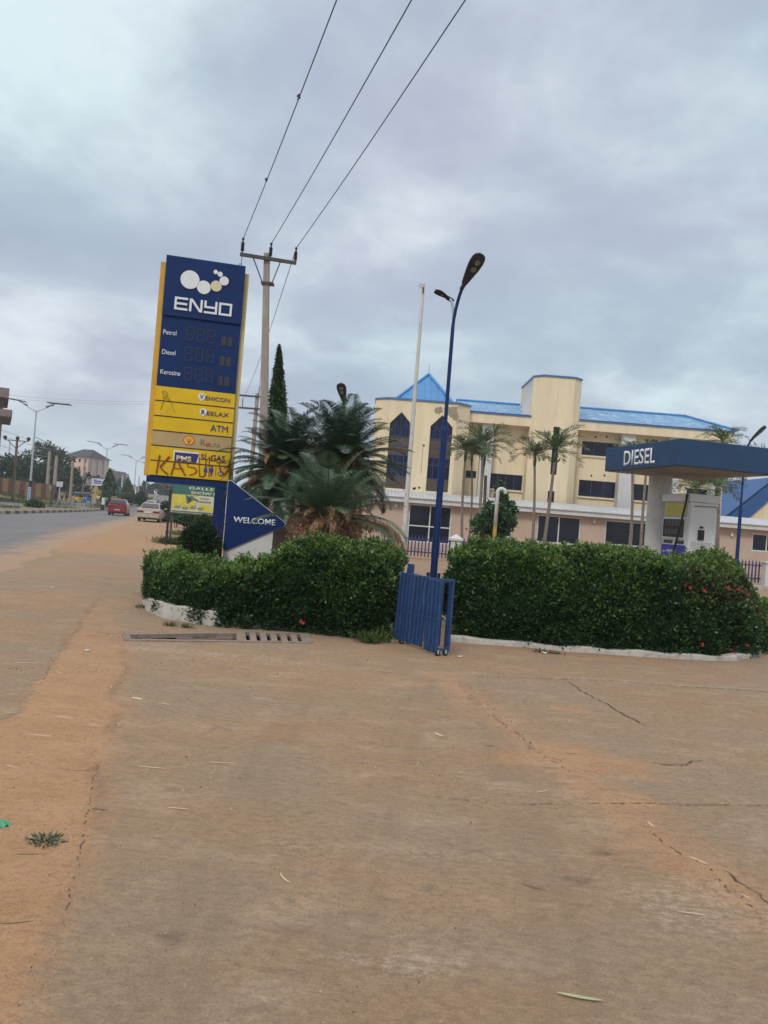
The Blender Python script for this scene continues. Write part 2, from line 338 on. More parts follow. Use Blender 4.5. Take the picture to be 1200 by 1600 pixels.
def fbm(x, y, seed=0, o=4):
    s = 0; a = .5
    for k in range(o): s = s+a*vnoise(x*2**k, y*2**k, seed+k); a *= .5
    return s/(1-.5**o)
# ---------------------------------------------------------------- ground
def grid_mesh(name, xs, ys, zf, maskf, m, cut=None):
    X, Y = np.meshgrid(xs, ys); nx = len(xs); ny = len(ys); Z = zf(X, Y)
    me = bpy.data.meshes.new(name); V = np.stack([X, Y, Z], 2).reshape(-1, 3)
    i, j = np.meshgrid(np.arange(nx-1), np.arange(ny-1)); a = (j*nx+i).ravel(); Fc = np.stack([a, a+1, a+nx+1, a+nx], 1)
    if cut is not None:
        cx = V[Fc].mean(1); keep = ~cut(cx[:, 0], cx[:, 1]); Fc = Fc[keep]
    nf = len(Fc); me.vertices.add(len(V)); me.vertices.foreach_set('co', V.ravel()); me.loops.add(4*nf); me.loops.foreach_set('vertex_index', Fc.ravel().astype(np.int32)); me.polygons.add(nf)
    me.polygons.foreach_set('loop_start', np.arange(0, 4*nf, 4, dtype=np.int32)); me.polygons.foreach_set('use_smooth', [True]*nf)
    if maskf:
        A = me.color_attributes.new('mask', 'FLOAT_COLOR', 'POINT'); Cc = np.ones((len(V), 4)); Cc[:, :3] = np.clip(maskf(V[:, 0], V[:, 1]), 0, 1); A.data.foreach_set('color', Cc.ravel())
    me.update(calc_edges=True); me.materials.append(m); o = bpy.data.objects.new(name, me); C.objects.link(o); return struct(o)
def poly(pts): return np.array([[on(*p).x, on(*p).y] for p in pts])
def dist(x, y, pl):
    d = np.full(x.shape, 1e9)
    for (ax, ay), (bx, by) in zip(pl, pl[1:]):
        dx, dy = bx-ax, by-ay; t = np.clip(((x-ax)*dx+(y-ay)*dy)/(dx*dx+dy*dy+1e-12), 0, 1); d = np.minimum(d, np.hypot(x-ax-t*dx, y-ay-t*dy))
    return d
def inside(x, y, pl):
    c = np.zeros(x.shape, bool)
    for (ax, ay), (bx, by) in zip(pl, np.roll(pl, -1, 0)):
        w = ((ay > y) != (by > y)) & (x < (bx-ax)*(y-ay)/(by-ay+1e-12)+ax); c ^= w
    return c
def ss(t): t = np.clip(t, 0, 1); return t*t*(3-2*t)
LR = poly([(60, 1600), (95, 1450), (130, 1300), (150, 1210), (165, 1180), (180, 1100), (192, 1050), (200, 1005)])
LL = poly([(-60, 1160), (0, 1127), (34, 1110), (68, 1063), (81, 1036), (111, 995), (140, 955), (159, 928), (176, 897), (192, 872)])
STRIP = np.vstack([LR, LL[::-1][2:], poly([(-300, 1250), (-700, 1600)])])
SEAM = poly([(690, 1055), (760, 1110), (830, 1170), (915, 1222), (1000, 1290), (1100, 1362), (1200, 1432), (1300, 1500)])
CR1 = poly([(700, 1056), (820, 1060), (950, 1064), (1075, 1074), (1200, 1081), (1350, 1092)])
CR2 = poly([(880, 1063), (915, 1083), (950, 1103), (985, 1122), (1015, 1137)])
CR3 = poly([(1020, 1194), (1050, 1197), (1075, 1196), (1088, 1190), (1100, 1190)])
CR4 = poly([(1128, 1362), (1150, 1380), (1175, 1395), (1200, 1414), (1240, 1440)])
CR5 = poly([(640, 1243), (740, 1252), (830, 1257), (900, 1259)]); CR6 = poly([(900, 1257), (1060, 1258), (1200, 1261), (1350, 1266)])
DR = poly([(196, 992), (374, 990), (376, 1003), (200, 1001)])      # open part of the drain
GR = poly([(376, 988), (478, 991), (484, 1005), (378, 1003)])
TYRES = [poly([(520, 1600), (560, 1400), (600, 1240), (640, 1120), (665, 1060)]), poly([(900, 1600), (860, 1400), (810, 1240), (770, 1130), (740, 1065)]), poly([(250, 1600), (330, 1380), (400, 1220), (460, 1110), (500, 1050)])]
def blob(x, y, px, py, rx, ry, wob=.35, seed=0):
    p = on(px, py); d = np.hypot((x-p.x)/rx, (y-p.y)/ry)+wob*(fbm(x*3, y*3, seed)-.5)*2; return ss((1.15-d)/.6)
def masks(x, y):
    wx = x+.10*(fbm(x*2.2, y*2.2, 5)-.5)*2; wy = y+.10*(fbm(x*2.2, y*2.2, 9)-.5)*2
    E = np.zeros(x.shape); D = np.zeros(x.shape); B = np.zeros(x.shape)
    ins = inside(wx, wy, STRIP); fade = .62+.38*ss((9.5-y)/3.5); fade = np.where(y > 9.3, fade*.55, fade)
    e = np.where(ins, fade*ss(dist(wx, wy, LR)/.10+.45), 0); e = np.where(~ins & (x < 0), np.maximum(e, .5*ss(1-dist(wx, wy, LR)/.16)*(y < 10)), e); E = np.maximum(E, e)
    n = fbm(x*1.4, y*1.4, 3); w = np.interp(dist(x, y, SEAM), [0, .10, .35], [.85, .6, 0])*(.55+.9*(n-.3)); E = np.maximum(E, w)
    E = np.maximum(E, .85*blob(x, y, 875, 1180, .50, .42, .5, 2)); E = np.maximum(E, .7*blob(x, y, 965, 1200, .45, .26, .5, 4)); E = np.maximum(E, .7*blob(x, y, 985, 1255, .25, .25, .4, 4))
    E = np.maximum(E, .7*blob(x, y, 890, 1108, .22, .16, .3, 6)); E = np.maximum(E, .55*blob(x, y, 1110, 1365, .16, .3, .4, 8)); E = np.maximum(E, .35*blob(x, y, 100, 940, 1.4, .8, .5, 1))
    E = np.maximum(E, .35*blob(x, y, 860, 1020, 2.8, .35, .4, 7)); E = np.maximum(E, .5*blob(x, y, 560, 1060, 1.0, .5, .4, 7)*0.6)
    # far edge of the concrete and the red verge beyond it
    far = y-(21.3+.09*(x+6)+1.1*(fbm(x*.5, y*.5, 11)-.5)); lf = ss(far/.9)*(x < 1.0)
    E = np.maximum(E, lf*(.50+1.1*(fbm(x*.35, y*.12, 12)-.42)))
    gx = x-(-6.0-.27*(y-21)); E = np.where((y > 22) & (gx > 2.2), E*np.clip(1-.55*ss((gx-2.2)/3)*(fbm(x*.3, y*.15, 14)+.2), .2, 1), E)
    E = E+np.where((y < 22), .20*ss((fbm(x*.6, y*.9, 15)-.52)*5), 0)*(1-E)
    D = np.maximum(D, .45*ss(1-dist(wx, wy, LR)/.05)*ss((fbm(x*2, y*2, 4)-.42)*6)*(y < 9))
    D = np.maximum(D, .4*ss(1-dist(wx, wy, LL)/.05)*ss((fbm(x*3, y*3, 6)-.45)*7))
    D = np.maximum(D, .7*ss(1-dist(x, y, SEAM)/.03)*ss((fbm(x*3, y*3, 16)-.55)*8))
    D = np.maximum(D, .25*ss(1-dist(x, y, DR)/.35)*(fbm(x*3, y*3, 16)))
    for px, py, r in ((272, 1463, .055), (945, 1332, .07), (902, 1375, .06), (800, 1422, .018), (822, 1408, .02), (1025, 1570, .03)):
        D = np.maximum(D, .75*blob(x, y, px, py, r, r*.7, .5, px))
    B = np.maximum(B, .5*blob(x, y, 610, 1500, .32, .08, .9, 2)); B = np.maximum(B, .40*blob(x, y, 1060, 1415, .35, .3, .9, 3)); B = np.maximum(B, .6*blob(x, y, 300, 1020, 1.1, .16, .6, 5))
    B = np.maximum(B, .45*blob(x, y, 450, 1035, 1.0, .25, .6, 6)); B = np.maximum(B, .6*ss(1-dist(x, y, CR1+np.array([0, .10]))/.10)*(x > 2.0)); B = np.maximum(B, .35*blob(x, y, 600, 1330, .6, .05, .6, 9)); B = np.maximum(B, .3*blob(x, y, 130, 925, 1.2, .3, .6, 9))
    for q in TYRES:      # faint dusty wheel tracks swept across the slab
        for o_ in (-.07, .07): D = np.maximum(D, .16*ss(1-dist(x+o_, y, q)/.10)*ss((fbm(x*1.3, y*1.3, 21)-.38)*5))
    for px, py, r in ((455, 1455, .05), (437, 1340, .02), (750, 1330, .03), (480, 1270, .025), (330, 1270, .02), (300, 1268, .02), (620, 1215, .03), (560, 1520, .02), (700, 1120, .04)): D = np.maximum(D, .5*blob(x, y, px, py, r, r*.6, .9, px+3))
    return np.stack([E, D, B], 1)
xs = np.unique(np.round(np.concatenate([np.arange(-14, -5, .16), np.arange(-5, 6.2, .045), np.arange(6.2, 18.1, .16)]), 4))
ys = np.unique(np.round(np.concatenate([np.arange(.8, 11.6, .045), np.arange(11.6, 30, .16)]), 4))
cutter = lambda x, y: inside(x, y, DR) | inside(x, y, GR)
def relief(X, Y):
    e = masks(X.ravel(), Y.ravel()); z = (-.010*e[:, 1]+.006*e[:, 0]).reshape(X.shape); return z+.012*(fbm(X*.8, Y*.8, 1)-.5)+.004*(fbm(X*7, Y*7, 8)-.5)*(e[:, 0].reshape(X.shape)+.15)
gridx = grid_mesh('forecourt', xs, ys, relief, masks, GMAT, cutter)
gx = np.unique(np.concatenate([np.arange(-400, -100, 20), np.arange(-100, 20, 1.5), np.arange(20, 60, 4), np.arange(60, 420, 20)]).astype(float)); gy = np.unique(np.concatenate([np.arange(-60, 0, 6), np.arange(0, 270, 1.5), np.arange(270, 1500, 40)]).astype(float))
def gz(X, Y):
    Z = np.vectorize(g)(X, Y)-.004; ins = (X > -13.5) & (X < 17.5) & (Y > 1.2) & (Y < 29); return np.where(ins, -.8, Z)
def gm(x, y):
    near = masks(x, y); E = near[:, 0]; k = np.array([xk(v) for v in y])
    E = np.where((k-x > 12), .30+.5*(fbm(x*.05, y*.05, 2)), E); E = np.where((x > -3) & (y > 29), .12, E)
    n = np.stack([E, near[:, 1]*0, near[:, 2]*0], 1); return n
grid_mesh('ground', gx, gy, gz, gm, GMAT)
def strip(name, f0, f1, y0, y1, dz, m, step=3, thick=0):
    b = MB(); y = y0; vs = []
    while y <= y1:
        a, c = f0(y), f1(y); vs.append([(a, y, g(a, y)+dz), (c, y, g(c, y)+dz)]); y += step
    for p, q in zip(vs, vs[1:]): b.add([p[0], p[1], q[1], q[0]], [(0, 1, 2, 3)])
    if thick:
        for p, q in zip(vs, vs[1:]):
            for i, s in ((0, 1), (1, -1)):
                lo = [(v[0], v[1], v[2]-thick) for v in (p[i], q[i])]; b.add([p[i], q[i], lo[1], lo[0]], [(0, 1, 2, 3)])
    return struct(b.build(name, m))
def edge_w(y): return xe(y)+.9+.10*math.sin(y*.55)*math.sin(y*.21+1)+.05*math.sin(y*1.7)
def road_mat():
    m = ASPH.copy(); m.name = 'asphalt_dusty_edge'; n = m.node_tree.nodes; l = m.node_tree.links; b = n['Principled BSDF']; src = b.inputs['Base Color'].links[0].from_socket
    a = n.new('ShaderNodeAttribute'); a.attribute_name = 'mask'; se = n.new('ShaderNodeSeparateColor'); l.new(a.outputs['Color'], se.inputs[0]); c = n.new('ShaderNodeTexCoord'); q = n.new('ShaderNodeTexNoise'); q.inputs['Scale'].default_value = 1.6; q.inputs['Detail'].default_value = 9; q.inputs['Roughness'].default_value = .7; l.new(c.outputs['Object'], q.inputs['Vector'])
    s1 = n.new('ShaderNodeMath'); s1.operation = 'SUBTRACT'; s1.inputs[1].default_value = .5; l.new(q.outputs['Fac'], s1.inputs[0]); s2 = n.new('ShaderNodeMath'); s2.operation = 'MULTIPLY_ADD'; s2.inputs[1].default_value = 2.2; l.new(s1.outputs[0], s2.inputs[0]); l.new(se.outputs[0], s2.inputs[2]); mr = n.new('ShaderNodeMapRange'); mr.inputs[1].default_value = .35; mr.inputs[2].default_value = .75; l.new(s2.outputs[0], mr.inputs[0])
    mx = n.new('ShaderNodeMixRGB'); mx.inputs[2].default_value = (.34, .215, .130, 1); l.new(mr.outputs[0], mx.inputs[0]); l.new(src, mx.inputs[1]); l.new(mx.outputs[0], b.inputs['Base Color']); return m
def build_road():
    ys_ = np.arange(-20, 290.1, .5); vs = []; mk = []; fs = []; offs = [0, .9, 1.5, 2.1, 2.8, 3.8]
    for y in ys_:
        e_ = edge_w(y); z = g(e_, y); row = [(e_-o, y, z+.010-(.016 if o == 0 else 0)) for o in offs]+[(xk(y)-.02, y, z+.012)]; vs += row; mk += [1.3, .85, .55, .3, .12, 0, 0]
    n = 7; fs = [(i*n+k, (i+1)*n+k, (i+1)*n+k+1, i*n+k+1) for i in range(len(ys_)-1) for k in range(n-1)]
    me = bpy.data.meshes.new('road'); me.from_pydata(vs, [], [f[::-1] for f in fs]); A = me.color_attributes.new('mask', 'FLOAT_COLOR', 'POINT'); A.data.foreach_set('color', np.repeat(np.array(mk)[:, None], 4, 1).ravel()); me.materials.append(road_mat()); o = bpy.data.objects.new('road', me); C.objects.link(o); struct(o)
build_road()
strip('far_road', lambda y: xk(y)-12.6, lambda y: xk(y)-4.6, -20, 290, .02, ASPH, 3)
MEDM = mat('median_earth', (.20, .15, .085), .95, .3, .6, dirt=(.07, .10, .03), dirt_amt=.8)
strip('median', lambda y: xk(y)-4.45, lambda y: xk(y)-.28, -20, 290, .17, MEDM, 3, .3)
# cracks and open joints in the slabs
CRM = mat('crack_dark', (.085, .058, .040), .95, .4, 20)  # dark brown of the ribbons drawn along the crack lines
def crack(pts, w, label, gaps=.12, jag=.012, z=.0085):
    b = MB(); q = [Vector((p[0], p[1])) for p in pts]; L_ = sum((c-a).length for a, c in zip(q, q[1:])); n = int(L_/.02); pr = None; off_ = 0
    for i, t_ in enumerate(np.linspace(0, 1, n)):
        s_ = t_*L_; k = 0
        while k < len(q)-2 and s_ > (q[k+1]-q[k]).length: s_ -= (q[k+1]-q[k]).length; k += 1
        d = (q[k+1]-q[k]).normalized(); nn_ = Vector((-d.y, d.x)); off_ = off_*.85+random.gauss(0, jag*.5); p = q[k]+d*s_+nn_*off_; ww = w*random.uniform(.35, 1.25)*min(1, 6*t_+.2, 6*(1-t_)+.2); a_, c_ = p+nn_*ww/2, p-nn_*ww/2
        if pr and random.random() > gaps: b.add([(pr[0].x, pr[0].y, z), (pr[1].x, pr[1].y, z), (c_.x, c_.y, z), (a_.x, a_.y, z)], [(0, 1, 2, 3)])
        pr = (a_, c_)
    o = b.build('pavement_crack', CRM); struct(o); o['label'] = label; return o
crack(CR2, .017, 'dark diagonal joint in the upper right slab', .10); crack(CR3, .015, 'short dark crack beside the orange dirt patch', .03, .016); crack(CR4, .010, 'dark crack at the right edge in the sandy seam', .03, .014); crack(CR5, .007, 'faint hairline joint left of the sandy seam', .45, .006); crack(CR6, .009, 'hairline joint right of the sandy seam', .3, .006); crack(CR1, .013, 'long straight joint across the upper right slab', .25, .004)
crack(SEAM[4:7], .008, 'broken crack along the sandy seam', .6, .03); crack(SEAM[1:4], .010, 'upper part of the crack along the sandy seam', .6, .02); crack(LR[1:5], .005, 'thin broken edge where the slab meets the red earth', .6, .010); crack(LL[2:8], .006, 'thin edge between the left concrete and the earth strip', .45, .02)
# kerb stones painted in turn
KM = bpy.data.materials.new('kerb_banded'); KM.use_nodes = True
_n = KM.node_tree.nodes; _l = KM.node_tree.links; _c = _n.new('ShaderNodeTexCoord'); _s = _n.new('ShaderNodeSeparateXYZ'); _l.new(_c.outputs['Object'], _s.inputs[0])
_m = _n.new('ShaderNodeMath'); _m.operation = 'MULTIPLY'; _m.inputs[1].default_value = 1/2.1; _l.new(_s.outputs[1], _m.inputs[0]); _f = _n.new('ShaderNodeMath'); _f.operation = 'FRACT'; _l.new(_m.outputs[0], _f.inputs[0])
_g = _n.new('ShaderNodeMath'); _g.operation = 'GREATER_THAN'; _g.inputs[1].default_value = .5; _l.new(_f.outputs[0], _g.inputs[0]); _x = _n.new('ShaderNodeMixRGB'); _x.inputs[1].default_value = (.40, .35, .28, 1); _x.inputs[2].default_value = (.085, .045, .035, 1); _l.new(_g.outputs[0], _x.inputs[0]); _l.new(_x.outputs[0], _n['Principled BSDF'].inputs['Base Color'])
strip('kerb', lambda y: xk(y)-.28, lambda y: xk(y)+.02, -20, 290, .22, KM, 1.05, .3)
strip('far_kerb', lambda y: xk(y)-4.62, lambda y: xk(y)-4.42, -20, 290, .2, KM, 3, .3)
# ================================================================ drain beside the hedge
def pxy(px, py, z=0): p = atz(px, py, z); return (p.x, p.y)
def drain(pl, name, label, cover):
    t = thing(name, label, 'drain', (0, 0, 0)); a, b_, c, d = [Vector((p[0], p[1])) for p in pl]
    b = MB(); o = [(*(p + (p-(a+b_+c+d)/4).normalized()*.05),) for p in (a, b_, c, d)]
    n = 4; vs = [(p[0], p[1], .0) for p in o]+[(p[0], p[1], -.32) for p in o]
    b.add(vs, [(7, 6, 5, 4)]+[(i, i+4, (i+1) % 4+4, (i+1) % 4) for i in range(4)]); b.build('channel', DRM, t)
    ed = [(a, b_), (b_, c), (c, d), (d, a)]; b = MB()
    for p, q in ed:
        ns = 9; rr = [p.lerp(q, k/ns)+Vector((random.uniform(-.008, .008), random.uniform(-.008, .008))) for k in range(ns+1)]
        for r0, r1 in zip(rr, rr[1:]):
            dd = (r1-r0); ang = math.atan2(dd.y, dd.x); m_ = (r0+r1)/2; b.box((m_.x, m_.y, -.014+random.uniform(0, .005)), (dd.length+.012, .085, .05), ang)
    b.build('rim', GMAT2, t)
    if cover:
        b = MB(); u = (b_-a)/13
        for k in range(0, 14):
            if k % 2 == 0:
                p = a+u*(k-.35 if k else 0); q = a+u*(k+.85 if k < 12 else 1+12); s0 = d+(c-d)/13*(k-.35 if k else 0); s1 = d+(c-d)/13*(k+.85 if k < 12 else 13)
                b.plan([p, q, s1, s0][::1] if True else 0, -.05, .012)
        b.build('grating', GMAT2, t)
    else:
        b = MB(); e0 = a.lerp(d, .18); e1 = b_.lerp(c, .12)
        for k in range(14):
            p = e0.lerp(e1, k/14); q = e0.lerp(e1, (k+1)/14); w = random.uniform(.02, .05); b.box(((p.x+q.x)/2, (p.y+q.y)/2, -.075+random.uniform(-.012, .012)), ((q-p).length+.01, w, .07), math.atan2((q-p).y, (q-p).x))
        b.build('broken_lip', GMAT2, t)
        b = MB()
        for k in range(40):
            p = a.lerp(b_, random.random()).lerp(d.lerp(c, random.random()), random.random()); b.ball((p.x, p.y, -.24), (random.uniform(.02, .06), random.uniform(.02, .06), .03), 6, 4, jit=.3)
        b.build('rubble', STONE, t)['kind'] = 'stuff'
GMAT2 = mat('drain_concrete', (.25, .19, .145), .92, .2, 9, bump=.5, dirt=(.12, .085, .06), dirt_amt=.6)
DRM = mat('drain_dark', (.075, .055, .042), .95, .4, 6, bump=.5)
drain(DR, 'drain_channel', 'open concrete drain channel with broken lip in front of the low hedge', False)
drain(GR, 'drain_grating', 'concrete drain cover with six slots in front of the hedge', True)
# ================================================================ hedges and their kerbs
def path_pts(pp): return [Vector(pxy(*p)) for p in pp]
def resample(pts, n):
    L_ = [0]
    for a, b in zip(pts, pts[1:]): L_.append(L_[-1]+(b-a).length)
    o = []
    for k in range(n):
        s = L_[-1]*k/(n-1)
        for i in range(len(pts)-1):
            if s <= L_[i+1]+1e-9: o.append(pts[i].lerp(pts[i+1], (s-L_[i])/max(1e-9, L_[i+1]-L_[i]))); break
    return o
def hedge(name, label, front, back, hf, nleaf, young=.25, olive=None, mats=None, group=None, llen=(.032, .070), side_bulge=.055):
    """front and back are rows of ground points; hf(t) is the height along the row"""
    t = thing(name, label, 'hedge', (0, 0, 0), group=group); n = 40; m = 14
    Fp = resample(front, n); Bp = resample(back, n); G = np.zeros((n, m, 3))
    for i in range(n):
        h = hf(i/(n-1)); f, b_ = Fp[i], Bp[i]; e = min(1, min(i, n-1-i)/3.0+.28)
        for j in range(m):
            a = j/(m-1); # profile from front foot, up, over, down the back
            if a < .42: q = a/.42; y = -side_bulge*math.sin(q*PI*.9)+.10*q*q*q; z = h*q
            elif a < .62: q = (a-.42)/.2; y = .10+q*.8; z = h*(1+.03*math.sin(q*PI))
            else: q = (a-.62)/.38; y = .90+.10*q; z = h*(1-q)
            p = f.lerp(b_, (1-e)*.28+y*(1-(1-e)*.56) if abs((b_-f).length) > .2 else y)
            G[i, j] = (p.x, p.y, z*(.80+.20*e))
    s = np.arange(n)[:, None]; G += .17*(np.stack([fbm(G[..., 0]*2.5+G[..., 2]*2, G[..., 1]*2.5+G[..., 2]*1.7, k) for k in (1, 2, 3)], 2)-.5)*2*np.clip(G[..., 2:]*3, 0, 1)
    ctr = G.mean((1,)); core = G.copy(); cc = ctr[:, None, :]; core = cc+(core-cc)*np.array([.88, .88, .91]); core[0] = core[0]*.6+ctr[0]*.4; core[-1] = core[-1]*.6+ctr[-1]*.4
    b = MB(); idx = lambda i, j: i*m+j; b.add(core.reshape(-1, 3).tolist(), [(idx(i, j), idx(i, j+1), idx(i+1, j+1), idx(i+1, j)) for i in range(n-1) for j in range(m-1)]+[tuple(idx(0, j) for j in range(m-1, -1, -1)), tuple(idx(n-1, j) for j in range(m))])
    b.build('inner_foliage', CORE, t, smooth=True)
    # leaves spread over the skin, denser where a leaf clump sticks out
    P00 = G[:-1, :-1]; P10 = G[1:, :-1]; P11 = G[1:, 1:]; P01 = G[:-1, 1:]; Nn = np.cross(P10-P00, P01-P00); A = np.linalg.norm(Nn, axis=2); Nn = Nn/(A[..., None]+1e-9)
    w = A.copy(); w[:, 9:] *= .25; w = w.ravel()/w.sum(); k = rng.choice(len(w), nleaf, p=w); ii, jj = np.unravel_index(k, A.shape); u = rng.random((nleaf, 1)); v = rng.random((nleaf, 1))
    P = (P00[ii, jj]*(1-u)+P10[ii, jj]*u)*(1-v)+(P01[ii, jj]*(1-u)+P11[ii, jj]*u)*v; nm = Nn[ii, jj]
    c0 = ctr[ii]; sg = np.sign(((P-c0)*nm).sum(1))[:, None]; nm = nm*sg
    # ends
    ne = nleaf//7; ei = rng.choice([0, n-1], ne); ej = rng.random((ne, 1)); j2 = rng.integers(0, m-1, ne); Pe = core[ei, j2]*ej+ctr[ei]*(1-ej); ax = (G[-1]-G[0]).mean(0); ax /= np.linalg.norm(ax); nme = np.where(ei[:, None] == 0, -ax, ax)
    P = np.vstack([P, Pe+nme*.05]); nm = np.vstack([nm, nme]); N_ = len(P)
    cl = fbm(P[:, 0]*5+P[:, 1]*3, P[:, 2]*5+P[:, 1]*2, 4)-.5
    P = P+nm*(cl*.24-.025+rng.normal(0, .022, N_))[:, None]; top = P[:, 2] > 0.0
    D = nm*.9+rng.normal(0, .55, (N_, 3))+np.array([0, 0, .45]); Ln = rng.uniform(*llen, N_)
    hh = np.array([hf(min(1, max(0, 0)))]); hloc = np.interp(np.concatenate([ii, ei])/(n-1), np.linspace(0, 1, 20), [hf(q) for q in np.linspace(0, 1, 20)])
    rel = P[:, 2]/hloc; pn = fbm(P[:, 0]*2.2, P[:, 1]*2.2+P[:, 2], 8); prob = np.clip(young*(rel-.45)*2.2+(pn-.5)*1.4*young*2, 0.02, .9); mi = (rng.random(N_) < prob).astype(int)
    if olive is not None:
        px_ = np.concatenate([ii, ei])/(n-1); oo = (px_ > olive[0]) & (px_ < olive[1]) & (rel > .6) & (rng.random(N_) < .6); mi = np.where(oo, 2, mi)
    keep = P[:, 2] > .01; P, D, Ln, mi = P[keep], D[keep], Ln[keep], mi[keep]
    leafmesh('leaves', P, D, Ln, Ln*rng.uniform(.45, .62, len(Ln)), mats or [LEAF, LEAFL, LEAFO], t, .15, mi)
    # shoots that stick out above the clipped top
    ns = int(N_*.016); sel = rng.choice(np.where(rel[keep] > .9)[0], ns); PP = []; DD = []; LL_ = []
    for q in sel:
        h = rng.uniform(.03, .15); tilt = rng.normal(0, .25, 2)
        for z in np.arange(0, h, .014):
            for _ in range(2): PP.append(P[q]+np.array([tilt[0]*z, tilt[1]*z, z])); DD.append(np.array([*rng.normal(0, 1, 2), .7])); LL_.append(rng.uniform(.035, .06))
    leafmesh('young_shoots', PP, DD, np.array(LL_), np.array(LL_)*.5, LEAFL, t, .15)
    return t, G
def flowers(t, G, spots, r=.02):
    Q = G.reshape(-1, 3)-np.array(EYE); Q = Q; Ln_ = np.linalg.norm(Q, axis=1)
    for px, py in spots:
        d = np.array(ray(px, py).normalized()); c_ = (Q@d)/Ln_; k = np.argmax(c_-Ln_*2e-5-np.where(c_ < c_.max()-3e-5, 1, 0)); dist_ = (Q@d)[k]; p = EYE+Vector(d)*(dist_-.09); b = MB()
        for k in range(random.randint(5, 8)):
            c = p+Vector((random.uniform(-r, r), random.uniform(-r, r)*.5, random.uniform(-r, r)))
            for q in range(5):
                a = q*1.257+random.random(); d_ = Vector((math.cos(a), -.5, math.sin(a)))*.015; e_ = Vector((-math.sin(a), 0, math.cos(a)))*.007; b.add([c, c+d_*.6+e_, c+d_, c+d_*.6-e_], [(0, 1, 2, 3)])
        b.build('flower', FLW, t)
def kerb_wall(pts, z1, w, name, label):
    pts = resample(pts, 46); b = MB(); L_ = []
    for i, p in enumerate(pts):
        d = (pts[min(i+1, 45)]-pts[max(i-1, 0)]).normalized(); nn_ = Vector((-d.y, d.x)); z = z1+.012*math.sin(i*1.7)+.008*random.uniform(-1, 1); j = .008*math.sin(i*2.9)
        L_.append([(p.x+nn_.x*j, p.y+nn_.y*j, -.05), (p.x+nn_.x*(j+.012), p.y+nn_.y*(j+.012), z-.02), (p.x+nn_.x*.03, p.y+nn_.y*.03, z), (p.x+nn_.x*w, p.y+nn_.y*w, z), (p.x+nn_.x*w, p.y+nn_.y*w, -.05)])
    vs = [v for r in L_ for v in r]; fs = [(i*5+k, (i+1)*5+k, (i+1)*5+k+1, i*5+k+1) for i in range(45) for k in range(4)]+[(0, 1, 2, 3, 4), tuple(225+k for k in (4, 3, 2, 1, 0))]
    b.add(vs, fs); o = b.build(name, KERBW); return tag(o, label, 'planter kerb')
kl = path_pts([(240, 905), (226, 925), (222, 942), (228, 955), (255, 966), (300, 974), (340, 979), (385, 982), (430, 984), (480, 987), (540, 992), (612, 996)])
kerb_wall(kl, .20, .14, 'planter_kerb', 'peeling whitewashed kerb curving round the left planting bed')
kr = path_pts([(702, 1003), (760, 1008), (820, 1012), (880, 1018), (950, 1023), (1040, 1029), (1110, 1033), (1150, 1033), (1185, 1026), (1215, 1008), (1230, 985)])
kerb_wall(kr, .075, .14, 'planter_kerb', 'low dirty white kerb under the long right hand hedge')
def off(pts, d):
    o = []
    for i, p in enumerate(pts):
        v = (pts[min(i+1, len(pts)-1)]-pts[max(i-1, 0)]).normalized(); o.append(p+Vector((-v.y, v.x))*d)
    return o
# right hedge
fr = off(path_pts([(700, 1000), (760, 1006), (820, 1012), (880, 1017), (950, 1022), (1040, 1028), (1120, 1032), (1180, 1026), (1222, 1008)]), .03)
bk = [p+Vector((.06*i/8, 1.45)) for i, p in enumerate(fr)]; bk[-1] = fr[-1]+Vector((.55, 1.3))
def hr(t): return np.interp(t, [0, .08, .25, .5, .60, .67, .74, .85, 1], [1.22, 1.33, 1.34, 1.33, 1.32, 1.12, .86, .62, .5])
H1, G1 = hedge('clipped_hedge', 'long clipped dark green hedge with red flowers at its right end', fr, bk, hr, 56000, .42, olive=(.46, .80))
flowers(H1, G1, [(1066, 905), (1070, 913), (1078, 918), (1100, 922), (1136, 918), (1153, 921), (1165, 922), (1169, 929), (1097, 1007), (1141, 1016), (1148, 1021), (1170, 1012), (1167, 1008)])
# left hedge, dark main body
fl = off(path_pts([(318, 976), (350, 982), (385, 983), (430, 986), (480, 991), (540, 998), (612, 1001)]), .05)
bl = [p+Vector((.10, 1.5)) for p in fl]
def hl(t): return np.interp(t, [0, .12, .28, .4, .55, .75, 1], [.62, .70, .90, 1.08, 1.17, 1.16, 1.10])
H2, G2 = hedge('clipped_hedge', 'dark green hedge between the welcome board and the folded blue barrier', fl, bl, hl, 46000, .42)
flowers(H2, G2, [(470, 970), (474, 973)], .015)
